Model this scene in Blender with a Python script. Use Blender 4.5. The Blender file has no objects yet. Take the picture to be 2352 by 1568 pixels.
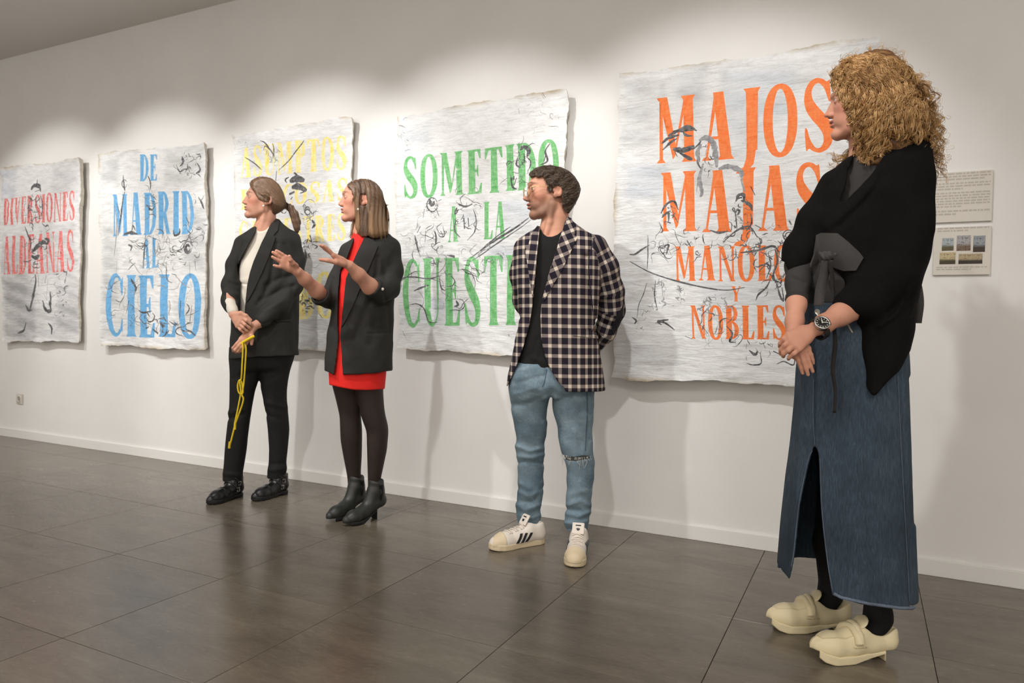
import bpy, bmesh, math, random
import numpy as np
from mathutils import Vector, Matrix
from mathutils.geometry import delaunay_2d_cdt
random.seed(7); np.random.seed(7)
SC = bpy.context.scene
COL = SC.collection

# ---------------------------------------------------------------- camera
IW, IH, FPX = 2352.0, 1568.0, 1643.13
YAW, PITCH, ROLL = 0.46088, -0.01775, 0.02294
CAM = np.array([0.0, -3.43468, 0.98252])
def _axes():
    cy, sy, cp, sp = math.cos(YAW), math.sin(YAW), math.cos(PITCH), math.sin(PITCH)
    f = np.array([-sy*cp, cy*cp, sp]); r = np.array([cy, sy, 0.0]); u = np.cross(r, f)
    cr, sr = math.cos(ROLL), math.sin(ROLL)
    return r*cr+u*sr, u*cr-r*sr, f
AR, AU, AF = _axes()
cd = bpy.data.cameras.new('camera'); cam = bpy.data.objects.new('camera', cd); COL.objects.link(cam)
cd.sensor_fit = 'HORIZONTAL'; cd.sensor_width = 36.0; cd.lens = FPX/IW*36.0; cd.clip_start = 0.05
cam.matrix_world = Matrix(((AR[0], AU[0], -AF[0], CAM[0]), (AR[1], AU[1], -AF[1], CAM[1]), (AR[2], AU[2], -AF[2], CAM[2]), (0, 0, 0, 1)))
SC.camera = cam
cd.dof.use_dof = True; cd.dof.focus_distance = 2.6; cd.dof.aperture_fstop = 4.2

# ---------------------------------------------------------------- light and exposure
wd = bpy.data.worlds.new('world'); SC.world = wd; wd.use_nodes = True
wd.node_tree.nodes['Background'].inputs[0].default_value = (0.9, 0.95, 1.0, 1)
wd.node_tree.nodes['Background'].inputs[1].default_value = 0.05
SC.view_settings.view_transform = 'Standard'; SC.view_settings.look = 'None'
SC.view_settings.exposure = -0.08; SC.view_settings.gamma = 1.0; SC.view_settings.use_curve_mapping = False
SPOT_POWER = 124.0
SPOT_X = (-5.72, -4.5, -3.1, -1.95, -0.70)       # one track spotlight in front of every poster
SPOT_Y, SPOT_Z = -2.05, 2.98
FILL_SPOT_X = (-6.4, -4.0, -1.6, 1.4)               # unseen fill spots, added to bounce light off the wall behind the viewer
FILL_SPOT_POWER = 440.0
FILL_PANELS = ((-5.0, -4.3, 38.0), (-1.8, -4.3, 42.0), (1.5, -3.9, 84.0))   # unseen fill panels behind the viewer, added to raise the ambient light
def spotlight(x, y, z, target, power, size, blend, col=(1.0, 0.985, 0.97)):  # builds the poster track spots and the added fill spots
    ld = bpy.data.lights.new('track_or_fill_spot', 'SPOT'); lo = bpy.data.objects.new('track_or_fill_spot', ld); COL.objects.link(lo)
    ld.energy = power; ld.color = col; ld.spot_size = math.radians(size); ld.spot_blend = blend; ld.shadow_soft_size = 0.035
    lo.location = (x, y, z); lo.rotation_euler = (Vector(target)-Vector(lo.location)).to_track_quat('-Z', 'Y').to_euler()
for i, x in enumerate(SPOT_X):
    spotlight(x, SPOT_Y, SPOT_Z, (x, 0.0, 1.15), SPOT_POWER*(0.95, 1.05, 1.15, 0.95, 0.85)[i], 62, 0.5)
for x in FILL_SPOT_X:
    spotlight(x, -5.1, SPOT_Z, (x, -7.2, 1.5), FILL_SPOT_POWER, 92, 0.8, (1.0, 0.965, 0.925))
for x, y, p in FILL_PANELS:
    ld = bpy.data.lights.new('fill_panel_light', 'AREA'); lo = bpy.data.objects.new('fill_panel_light', ld); COL.objects.link(lo)
    ld.shape = 'RECTANGLE'; ld.size = 1.8; ld.size_y = 1.2; ld.energy = p; ld.color = (1.0, 0.955, 0.905)
    lo.location = (x, y, 3.085)

# ---------------------------------------------------------------- helpers
def ray_dir(px, py):
    px = np.asarray(px, float); py = np.asarray(py, float)
    return AF + ((px-IW/2)/FPX)[..., None]*AR - ((py-IH/2)/FPX)[..., None]*AU
def on_plane_y(px, py, y=0.0):
    d = ray_dir(px, py); t = (y-CAM[1])/d[..., 1]; return CAM+d*t[..., None]
def on_floor(px, py, z=0.0):
    d = ray_dir(px, py); t = (z-CAM[2])/d[..., 2]; return CAM+d*t[..., None]
def to_px(P):
    q = np.asarray(P)-CAM; z = q@AF
    return IW/2+FPX*(q@AR)/z, IH/2-FPX*(q@AU)/z, z

def srgb(r, g, b):
    f = lambda c: (c/255/12.92) if c/255 <= 0.04045 else ((c/255+0.055)/1.055)**2.4
    return (f(r), f(g), f(b), 1.0)
def tag(o, label=None, cat=None, group=None, kind=None):
    if label: o['label'] = label
    if cat: o['category'] = cat
    if group: o['group'] = group
    if kind: o['kind'] = kind
    return o
def link(name, me, mat=None, parent=None, smooth=True):
    o = bpy.data.objects.new(name, me); COL.objects.link(o)
    if mat is not None and len(me.materials) == 0: me.materials.append(mat)
    if parent is not None: o.parent = parent
    if smooth and len(me.polygons): me.polygons.foreach_set('use_smooth', np.ones(len(me.polygons), bool))
    return o
def mesh_np(name, V, F):
    """V (n,3); F (m,k) array or list of lists"""
    me = bpy.data.meshes.new(name)
    V = np.asarray(V, np.float32)
    if isinstance(F, np.ndarray):
        m, k = F.shape
        me.vertices.add(len(V)); me.vertices.foreach_set('co', V.ravel())
        me.loops.add(m*k); me.loops.foreach_set('vertex_index', F.astype(np.int32).ravel())
        me.polygons.add(m); me.polygons.foreach_set('loop_start', np.arange(0, m*k, k, dtype=np.int32))
        me.update(calc_edges=True)
    else:
        me.from_pydata([tuple(v) for v in V], [], [tuple(f) for f in F]); me.update()
    return me
def color_attr(me, name, C):
    a = me.color_attributes.new(name, 'FLOAT_COLOR', 'POINT')
    C = np.asarray(C, np.float32)
    if C.shape[1] == 3: C = np.concatenate([C, np.ones((len(C), 1), np.float32)], 1)
    a.data.foreach_set('color', C.ravel())
def vec_attr(me, name, C):
    a = me.attributes.new(name, 'FLOAT_VECTOR', 'POINT'); a.data.foreach_set('vector', np.asarray(C, np.float32).ravel())
def empty(name, loc, rz=0.0):
    o = bpy.data.objects.new(name, None); COL.objects.link(o); o.location = loc; o.rotation_euler = (0, 0, rz); o.empty_display_size = 0.1
    return o
def box(name, lo, hi, mat, parent=None, bevel=0.0, seg=2):
    bm = bmesh.new(); bmesh.ops.create_cube(bm, size=1.0)
    lo = Vector(lo); hi = Vector(hi)
    for v in bm.verts: v.co = Vector([(lo[k]+hi[k])/2+v.co[k]*(hi[k]-lo[k]) for k in range(3)])
    if bevel: bmesh.ops.bevel(bm, geom=bm.edges[:], offset=bevel, segments=seg, affect='EDGES', clamp_overlap=True)
    me = bpy.data.meshes.new(name); bm.to_mesh(me); bm.free()
    return link(name, me, mat, parent, smooth=False)

class Mat:
    """small node-graph helper"""
    def __init__(s, name, base=(0.8, 0.8, 0.8, 1), rough=0.6, spec=0.5, metal=0.0):
        s.m = bpy.data.materials.new(name); s.m.use_nodes = True; s.nt = s.m.node_tree; s.b = s.nt.nodes['Principled BSDF']
        s.b.inputs['Base Color'].default_value = base; s.b.inputs['Roughness'].default_value = rough
        s.b.inputs['Specular IOR Level'].default_value = spec; s.b.inputs['Metallic'].default_value = metal
    def n(s, t, **kw):
        nd = s.nt.nodes.new(t)
        for k, v in kw.items():
            if hasattr(nd, k) and not k.startswith('i_'): setattr(nd, k, v)
        return nd
    def l(s, a, b): s.nt.links.new(a, b); return s
    def coord(s, kind='Object', scale=(1, 1, 1)):
        tc = s.n('ShaderNodeTexCoord'); mp = s.n('ShaderNodeMapping'); mp.inputs['Scale'].default_value = scale
        s.l(tc.outputs[kind], mp.inputs['Vector']); return mp.outputs['Vector']
    def attr(s, name, out='Color'):
        a = s.n('ShaderNodeAttribute'); a.attribute_name = name; return a.outputs[out]
    def noise(s, vec, scale, detail=3, rough=0.55, dist=0.0):
        t = s.n('ShaderNodeTexNoise'); t.inputs['Scale'].default_value = scale; t.inputs['Detail'].default_value = detail
        t.inputs['Roughness'].default_value = rough; t.inputs['Distortion'].default_value = dist
        if vec is not None: s.l(vec, t.inputs['Vector'])
        return t.outputs['Fac']
    def ramp(s, fac, stops, interp='LINEAR'):
        r = s.n('ShaderNodeValToRGB'); e = r.color_ramp.elements; r.color_ramp.interpolation = interp
        while len(e) < len(stops): e.new(0.5)
        for el, (p, c) in zip(e, stops): el.position = p; el.color = c if len(c) == 4 else (*c, 1)
        s.l(fac, r.inputs['Fac']); return r.outputs['Color']
    def mix(s, fac, a, b, mode='MIX'):
        m = s.n('ShaderNodeMix'); m.data_type = 'RGBA'; m.blend_type = mode
        for inp, v in ((0, fac), (6, a), (7, b)):
            if isinstance(v, (int, float)): m.inputs[inp].default_value = v
            elif isinstance(v, tuple): m.inputs[inp].default_value = v
            else: s.l(v, m.inputs[inp])
        return m.outputs[2]
    def math(s, op, a, b=None, c=None):
        m = s.n('ShaderNodeMath'); m.operation = op
        for i, v in enumerate((a, b, c)):
            if v is None: continue
            if isinstance(v, (int, float)): m.inputs[i].default_value = v
            else: s.l(v, m.inputs[i])
        return m.outputs[0]
    def base(s, c): s.l(c, s.b.inputs['Base Color']); return s
    def bump(s, h, strength=0.3, dist=0.01):
        b = s.n('ShaderNodeBump'); b.inputs['Strength'].default_value = strength; b.inputs['Distance'].default_value = dist
        s.l(h, b.inputs['Height']); s.l(b.outputs['Normal'], s.b.inputs['Normal']); return s
# ---------------------------------------------------------------- the room
RX0, RX1, RY0, CEIL = -8.6, 3.4, -7.2, 3.110
def mat_wall():
    m = Mat('wall_paint', srgb(233, 231, 228), 0.9, 0.2)
    v = m.coord('Object'); n = m.noise(v, 260, 4, 0.6); m.bump(n, 0.10, 0.002)
    n2 = m.noise(v, 2.2, 3); m.base(m.ramp(n2, [(0.3, srgb(231, 229, 226)), (0.7, srgb(236, 234, 231))])); return m.m
M_WALL = mat_wall()
M_CEIL = Mat('ceiling_paint', srgb(226, 223, 218), 0.95, 0.1).m
M_BASE = Mat('baseboard_paint', srgb(235, 233, 229), 0.38, 0.5).m
def mat_tile():
    m = Mat('floor_tile', (0.2, 0.18, 0.16, 1), 0.4, 0.5)
    oi = m.n('ShaderNodeObjectInfo')
    g = m.n('ShaderNodeNewGeometry'); ad = m.n('ShaderNodeVectorMath'); ad.operation = 'ADD'
    sc = m.n('ShaderNodeVectorMath'); sc.operation = 'SCALE'; sc.inputs[3].default_value = 7.0
    cb = m.n('ShaderNodeCombineXYZ'); m.l(oi.outputs['Random'], cb.inputs[0]); m.l(oi.outputs['Random'], cb.inputs[2])
    m.l(cb.outputs[0], sc.inputs[0]); m.l(g.outputs['Position'], ad.inputs[0]); m.l(sc.outputs[0], ad.inputs[1])
    mp = m.n('ShaderNodeMapping'); mp.inputs['Scale'].default_value = (1.0, 3.0, 1.0); mp.inputs['Rotation'].default_value = (0, 0, 0.25); m.l(ad.outputs[0], mp.inputs['Vector'])
    v = mp.outputs['Vector']
    n1 = m.noise(v, 3.0, 6, 0.62, 0.6); n2 = m.noise(v, 38, 5, 0.7)
    f = m.math('ADD', m.math('MULTIPLY', n1, 0.65), m.math('MULTIPLY', n2, 0.35))
    c = m.ramp(f, [(0.30, srgb(88, 80, 69)), (0.52, srgb(108, 99, 87)), (0.72, srgb(124, 115, 102))])
    hv = m.n('ShaderNodeHueSaturation'); m.l(c, hv.inputs['Color']); m.l(m.math('ADD', m.math('MULTIPLY', oi.outputs['Random'], 0.09), 0.955), hv.inputs['Value'])
    m.base(hv.outputs[0])
    m.l(m.math('ADD', m.math('MULTIPLY', n2, 0.12), 0.19), m.b.inputs['Roughness'])
    m.bump(n2, 0.05, 0.002); return m.m
M_TILE = mat_tile()
M_GROUT = Mat('floor_grout', srgb(52, 46, 40), 0.8, 0.2).m
T = 0.6; TX0, TY0 = -2.79070, -0.88427
floor = box('floor', (RX0, RY0, -0.06), (RX1, 0.0, -0.0025), M_GROUT); tag(floor, kind='structure')
xs = [RX0]+[TX0+i*T for i in range(-20, 20) if RX0+0.01 < TX0+i*T < RX1-0.01]+[RX1]
ys = [RY0]+[TY0+j*T for j in range(-20, 3) if RY0+0.01 < TY0+j*T < -0.01]+[0.0]
tile_cache = {}
def tile_mesh(w, h):
    k = (round(w, 4), round(h, 4))
    if k not in tile_cache:
        g = 0.0011; b = 0.0008; z0, z1 = -0.003, 0.0
        bm = bmesh.new(); r = []
        for (a, z) in ((g, z0), (g, z1-b), (g+b, z1)):
            r.append([bm.verts.new((x, y, z)) for x, y in ((a, a), (w-a, a), (w-a, h-a), (a, h-a))])
        for q in range(2):
            for i in range(4): bm.faces.new((r[q][i], r[q][(i+1) % 4], r[q+1][(i+1) % 4], r[q+1][i]))
        bm.faces.new(r[2])
        me = bpy.data.meshes.new('tile'); bm.to_mesh(me); bm.free(); me.materials.append(M_TILE); tile_cache[k] = me
    return tile_cache[k]
def seen_tile(x0, x1, y0, y1):
    return y1 > -3.0 and x0 > -8.0
rest = []
for i in range(len(xs)-1):
    for j in range(len(ys)-1):
        x0, x1, y0, y1 = xs[i], xs[i+1], ys[j], ys[j+1]
        o = bpy.data.objects.new('tile', tile_mesh(x1-x0, y1-y0)); COL.objects.link(o); o.location = (x0, y0, 0); o.parent = floor
tag(box('wall_back', (RX0-0.1, 0.0, -0.06), (RX1+0.1, 0.12, CEIL+0.1), M_WALL), kind='structure')
tag(box('wall_left', (RX0-0.12, RY0, -0.06), (RX0, 0.0, CEIL+0.1), M_WALL), kind='structure')
tag(box('wall_right', (RX1, RY0, -0.06), (RX1+0.12, 0.0, CEIL+0.1), M_WALL), kind='structure')
tag(box('wall_front', (RX0-0.1, RY0-0.12, -0.06), (RX1+0.1, RY0, CEIL+0.1), M_WALL), kind='structure')
tag(box('ceiling', (RX0-0.12, RY0-0.12, CEIL), (RX1+0.12, 0.0, CEIL+0.1), M_CEIL), kind='structure')
tag(box('baseboard_back', (RX0, -0.013, 0.0), (RX1, 0.0, 0.0676), M_BASE, bevel=0.002), kind='structure')
# ---------------------------------------------------------------- posters: torn, crumpled painted sheets with brush lettering
def ellipse(cx, cy, rx, ry, n=28, a0=0.0, a1=2*math.pi, p=2.0):
    out = []
    for k in range(n):
        a = a0+(a1-a0)*k/n; c, s_ = math.cos(a), math.sin(a)
        out.append((cx+rx*math.copysign(abs(c)**(2/p), c), cy+ry*math.copysign(abs(s_)**(2/p), s_)))
    return out
def stem(x, w, y0=0.0, y1=1.0, sf=0.10, sh=0.035, top=True, bot=True, x2=None):
    """upright stroke with wedge serifs; x2 = shift of the top end (slanted stroke)"""
    d = 0.0 if x2 is None else x2-x
    P = []
    if bot: P += [(x-sf, y0), (x+w+sf, y0), (x+w+0.02, y0+sh*1.7)]
    else: P += [(x, y0), (x+w, y0)]
    if top: P += [(x+w+d+0.02, y1-sh*1.7), (x+w+d+sf, y1), (x+d-sf, y1), (x+d-0.02, y1-sh*1.7)]
    else: P += [(x+w+d, y1), (x+d, y1)]
    if bot: P += [(x-0.02, y0+sh*1.7)]
    return [P]
def bar(x0, y0, x1, y1, t0, t1):
    return [[(x0, y0-t0/2), (x1, y1-t1/2), (x1, y1+t1/2), (x0, y0+t0/2)]]
def chaikin(p, it=2):
    p = np.array(p, float)
    for _ in range(it):
        q = np.roll(p, -1, 0); p = np.stack([p*.8+q*.2, p*.2+q*.8], 1).reshape(-1, 2)
    return [tuple(a) for a in p]
def glyph(ch):
    """list of shapes; a shape is a list of contours (even-odd). Box is [0,W]x[0,1]; returns W, shapes"""
    K, H = 0.34, 0.10          # thick and thin strokes, in units of a 1-wide letter
    G = []
    if ch == 'I': return 0.52, [stem(0.11, K)]
    if ch == 'L': return 0.86, [stem(0.12, K), [[(0.2, 0), (0.84, 0), (0.88, 0.24), (0.80, 0.24), (0.66, 0.05), (0.2, 0.05)]]]
    if ch in 'EF':
        G = [stem(0.12, K), [[(0.2, 1), (0.80, 1), (0.82, 0.79), (0.75, 0.79), (0.62, 0.95), (0.2, 0.95)]], [[(0.3, 0.49), (0.56, 0.49), (0.62, 0.39), (0.67, 0.39), (0.67, 0.65), (0.62, 0.65), (0.56, 0.545), (0.3, 0.545)]]]
        if ch == 'E': G.append([[(0.2, 0), (0.84, 0), (0.88, 0.24), (0.80, 0.24), (0.66, 0.05), (0.2, 0.05)]])
        return 0.90, G
    if ch == 'T':
        return 0.98, [stem(0.34, K, top=False), [[(0.02, 1), (0.96, 1), (0.98, 0.76), (0.91, 0.76), (0.78, 0.945), (0.20, 0.945), (0.07, 0.76), (0.0, 0.76)]]]
    if ch == 'O': return 1.04, [[ellipse(0.52, 0.5, 0.52, 0.52, 34, p=2.25), ellipse(0.52, 0.5, 0.23, 0.45, 30)]]
    if ch == 'C':
        o = ellipse(0.54, 0.5, 0.54, 0.52, 26, math.radians(48), math.radians(312)); i = ellipse(0.60, 0.5, 0.29, 0.455, 24, math.radians(312), math.radians(48))
        return 0.98, [[o+[(0.90, 0.10)]+i[1:]+[(0.90, 0.90)]], [[(0.80, 0.86), (0.95, 0.97), (0.95, 0.66), (0.89, 0.66)]], [[(0.80, 0.12), (0.93, 0.05), (0.95, 0.28), (0.90, 0.28)]]]
    if ch == 'D': return 1.0, [stem(0.10, K), [[(0.2, 0)]+ellipse(0.40, 0.5, 0.60, 0.5, 24, -math.pi/2, math.pi/2)+[(0.2, 1), (0.2, 0.95)]+ellipse(0.40, 0.5, 0.30, 0.45, 20, math.pi/2, -math.pi/2)+[(0.2, 0.05)]]]
    if ch in 'PRB':
        G = [stem(0.10, K)]
        y0 = 0.46 if ch != 'B' else 0.50
        cy, ry = (1+y0)/2, (1-y0)/2
        G.append([[(0.2, y0)]+ellipse(0.42, cy, 0.44, ry, 18, -math.pi/2, math.pi/2)+[(0.2, 1), (0.2, 0.95)]+ellipse(0.42, cy, 0.16, ry-0.05, 14, math.pi/2, -math.pi/2)+[(0.2, y0+0.05)]])
        if ch == 'B':
            G.append([[(0.2, 0)]+ellipse(0.42, 0.265, 0.52, 0.265, 18, -math.pi/2, math.pi/2)+[(0.2, 0.53), (0.2, 0.48)]+ellipse(0.42, 0.265, 0.22, 0.215, 14, math.pi/2, -math.pi/2)+[(0.2, 0.05)]]); return 0.96, G
        if ch == 'R': G.append([[(0.42, 0.48), (0.66, 0.50), (0.96, 0.03), (1.05, 0.0), (0.70, 0.0)]]); return 1.02, G
        return 0.90, G
    if ch == 'A': return 1.06, [stem(0.60, K, x2=0.36, sf=0.11, top=False), [[(0.10, 0.0), (0.17, 0.0), (0.52, 0.98), (0.40, 1.0)]], [[(-0.02, 0), (0.32, 0), (0.20, 0.05), (0.06, 0.05)]], bar(0.22, 0.33, 0.72, 0.33, 0.045, 0.045), [[(0.36, 1.0), (0.66, 1.0), (0.60, 0.9), (0.42, 0.9)]]]
    if ch == 'V': return 1.04, [[[(0.06, 1), (0.38, 1), (0.62, 0.14), (0.50, 0.0)]], [[(0.47, 0.03), (0.55, 0.0), (0.95, 1), (0.86, 1)]], stem(0.12, 0.2, 0.97, 1.0, sf=0.13, bot=False, top=False), [[(0.74, 1), (1.04, 1), (0.97, 0.955), (0.82, 0.955)]], [[(-0.04, 1), (0.46, 1), (0.38, 0.955), (0.06, 0.955)]]]
    if ch == 'Y': return 1.0, [[[(0.05, 1), (0.37, 1), (0.60, 0.46), (0.40, 0.40)]], [[(0.50, 0.46), (0.58, 0.42), (0.92, 1), (0.83, 1)]], stem(0.36, 0.27, 0.0, 0.46, top=False), [[(0.72, 1), (1.0, 1), (0.94, 0.955), (0.78, 0.955)]], [[(-0.04, 1), (0.46, 1), (0.38, 0.955), (0.06, 0.955)]]]
    if ch == 'N': return 1.10, [stem(0.13, 0.08, sf=0.12), stem(0.90, 0.08, sf=0.12), [[(0.10, 1.0), (0.36, 1.0), (0.98, 0.0), (0.80, 0.0)]]]
    if ch == 'M': return 1.42, [stem(0.13, 0.08, sf=0.12), stem(0.98, 0.29, sf=0.10, x2=0.94), [[(0.08, 1.0), (0.38, 1.0), (0.70, 0.20), (0.58, 0.04)]], [[(0.57, 0.04), (0.66, 0.10), (1.06, 1.0), (0.96, 1.0)]]]
    if ch == 'U': return 1.04, [stem(0.10, K, 0.26, 1.0, bot=False), stem(0.80, 0.09, 0.26, 1.0, bot=False, sf=0.12), [ellipse(0.495, 0.30, 0.395, 0.32, 16, math.pi, 2*math.pi)+[(0.89, 0.30), (0.80, 0.30)]+ellipse(0.60, 0.30, 0.20, 0.26, 14, 2*math.pi, math.pi)+[(0.40, 0.30), (0.10, 0.30)]]]
    if ch == 'J': return 0.62, [stem(0.24, K, 0.10, 1.0, bot=False), [[(0.24, 0.12), (0.54, 0.12), (0.46, -0.10), (0.16, -0.24), (-0.10, -0.22), (-0.02, -0.17), (0.14, -0.14), (0.22, -0.02)]]]
    if ch == 'S':
        return 0.94, [[chaikin([(0.80, 0.99), (0.84, 0.68), (0.77, 0.68), (0.66, 0.86), (0.50, 0.95), (0.36, 0.93), (0.27, 0.84), (0.30, 0.73), (0.44, 0.63), (0.68, 0.50), (0.85, 0.38), (0.92, 0.26), (0.88, 0.12), (0.74, 0.02), (0.52, -0.02), (0.32, 0.01), (0.20, 0.06), (0.11, 0.0), (0.07, 0.34), (0.14, 0.34), (0.24, 0.16), (0.40, 0.05), (0.54, 0.05), (0.63, 0.13), (0.62, 0.23), (0.50, 0.33), (0.28, 0.45), (0.11, 0.58), (0.05, 0.72), (0.09, 0.87), (0.22, 0.98), (0.42, 1.02), (0.60, 1.0), (0.72, 0.95)])]]
    if ch == ' ': return 0.7, []
    raise ValueError(ch)

def pip(P, contours):
    """even-odd point in polygon for points P (n,2)"""
    c = np.zeros(len(P), bool)
    for q in contours:
        q = np.asarray(q); a = q; b = np.roll(q, -1, 0)
        for (x0, y0), (x1, y1) in zip(a, b):
            if y0 == y1: continue
            m = ((y0 > P[:, 1]) != (y1 > P[:, 1]))
            m &= P[:, 0] < (x1-x0)*(P[:, 1]-y0)/(y1-y0)+x0
            c ^= m
    return c
def brush(pts, w, taper=0.25, rnd=None):
    """closed contour of a brush stroke with swelling width along a smoothed polyline"""
    p = np.asarray(pts, float)
    if len(p) > 2:                                           # Catmull-Rom
        q = np.vstack([2*p[0]-p[1], p, 2*p[-1]-p[-2]]); out = []
        for i in range(1, len(q)-2):
            for t in np.linspace(0, 1, 5, endpoint=False):
                out.append(0.5*((2*q[i])+(-q[i-1]+q[i+1])*t+(2*q[i-1]-5*q[i]+4*q[i+1]-q[i+2])*t*t+(-q[i-1]+3*q[i]-3*q[i+1]+q[i+2])*t**3))
        p = np.array(out+[q[-2]])
    d = np.gradient(p, axis=0); n = np.stack([-d[:, 1], d[:, 0]], 1); n /= np.linalg.norm(n, axis=1)[:, None]+1e-9
    t = np.linspace(0, 1, len(p)); ww = w*(taper+(1-taper)*np.sin(math.pi*np.clip(t, 0.02, 0.98))**0.7)
    if rnd is not None: ww = ww*(0.75+0.5*rnd.random(len(p)))
    return [tuple(a) for a in (p+n*ww[:, None]/2)]+[tuple(a) for a in (p-n*ww[:, None]/2)[::-1]]

def fbm1(x, seed, freqs=((1.3, 1.0), (3.1, 0.5), (7.7, 0.3), (19, 0.16))):
    r = np.random.RandomState(seed); s = 0
    for f, a in freqs: s = s+a*np.sin(x*f*2*math.pi+r.rand()*6.28)
    return s

def mat_paper():
    m = Mat('painted_paper', (0.8, 0.8, 0.8, 1), 0.72, 0.25)
    a = m.attr('wash'); v = m.coord('Object', (2.2, 1, 9.0)); n = m.noise(v, 4.5, 4, 0.6, 0.4); n2 = m.noise(m.coord('Object', (1.0, 1, 2.6)), 60, 4, 0.7)
    f = m.math('ADD', m.math('MULTIPLY', n, 0.62), m.math('MULTIPLY', n2, 0.38))
    streak = m.ramp(f, [(0.30, srgb(200, 200, 200)), (0.42, srgb(226, 226, 225)), (0.58, srgb(240, 241, 241))])
    c = m.mix(1.0, streak, a, 'MULTIPLY'); m.base(c)
    vb = m.coord('Object', (2.0, 1, 11.0)); nb = m.noise(vb, 3.6, 3, 0.55, 0.9); m.bump(m.math('ADD', nb, m.math('MULTIPLY', n2, 0.15)), 0.55, 0.012); return m.m
M_PAPER = mat_paper()
def mat_ink(name, hi, lo, cover=0.30):
    """brush paint: thins out along the wrinkles so that the white ground shows through"""
    m = Mat(name, hi, 0.62, 0.35)
    n = m.noise(m.coord('Object', (1.6, 1, 6.0)), 14, 6, 0.72, 0.8); n2 = m.noise(m.coord('Object', (3.0, 1, 1.0)), 26, 4, 0.65)
    f = m.math('ADD', m.math('MULTIPLY', n, 0.6), m.math('MULTIPLY', n2, 0.4))
    m.base(m.ramp(f, [(cover, srgb(236, 232, 226)), (cover+0.10, lo), (0.62, hi)]))
    nb = m.noise(m.coord('Object', (2.0, 1, 11.0)), 5.0, 5, 0.6, 1.2); m.bump(nb, 0.35, 0.008); return m.m
M_BLACKINK = mat_ink('black_ink', srgb(40, 40, 43), srgb(116, 116, 118), 0.33)
M_GREYINK = mat_ink('grey_ink_wash', srgb(120, 120, 124), srgb(180, 180, 182), 0.30)
M_BACKING = Mat('backing_board', srgb(196, 186, 170), 0.8, 0.2).m

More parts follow.
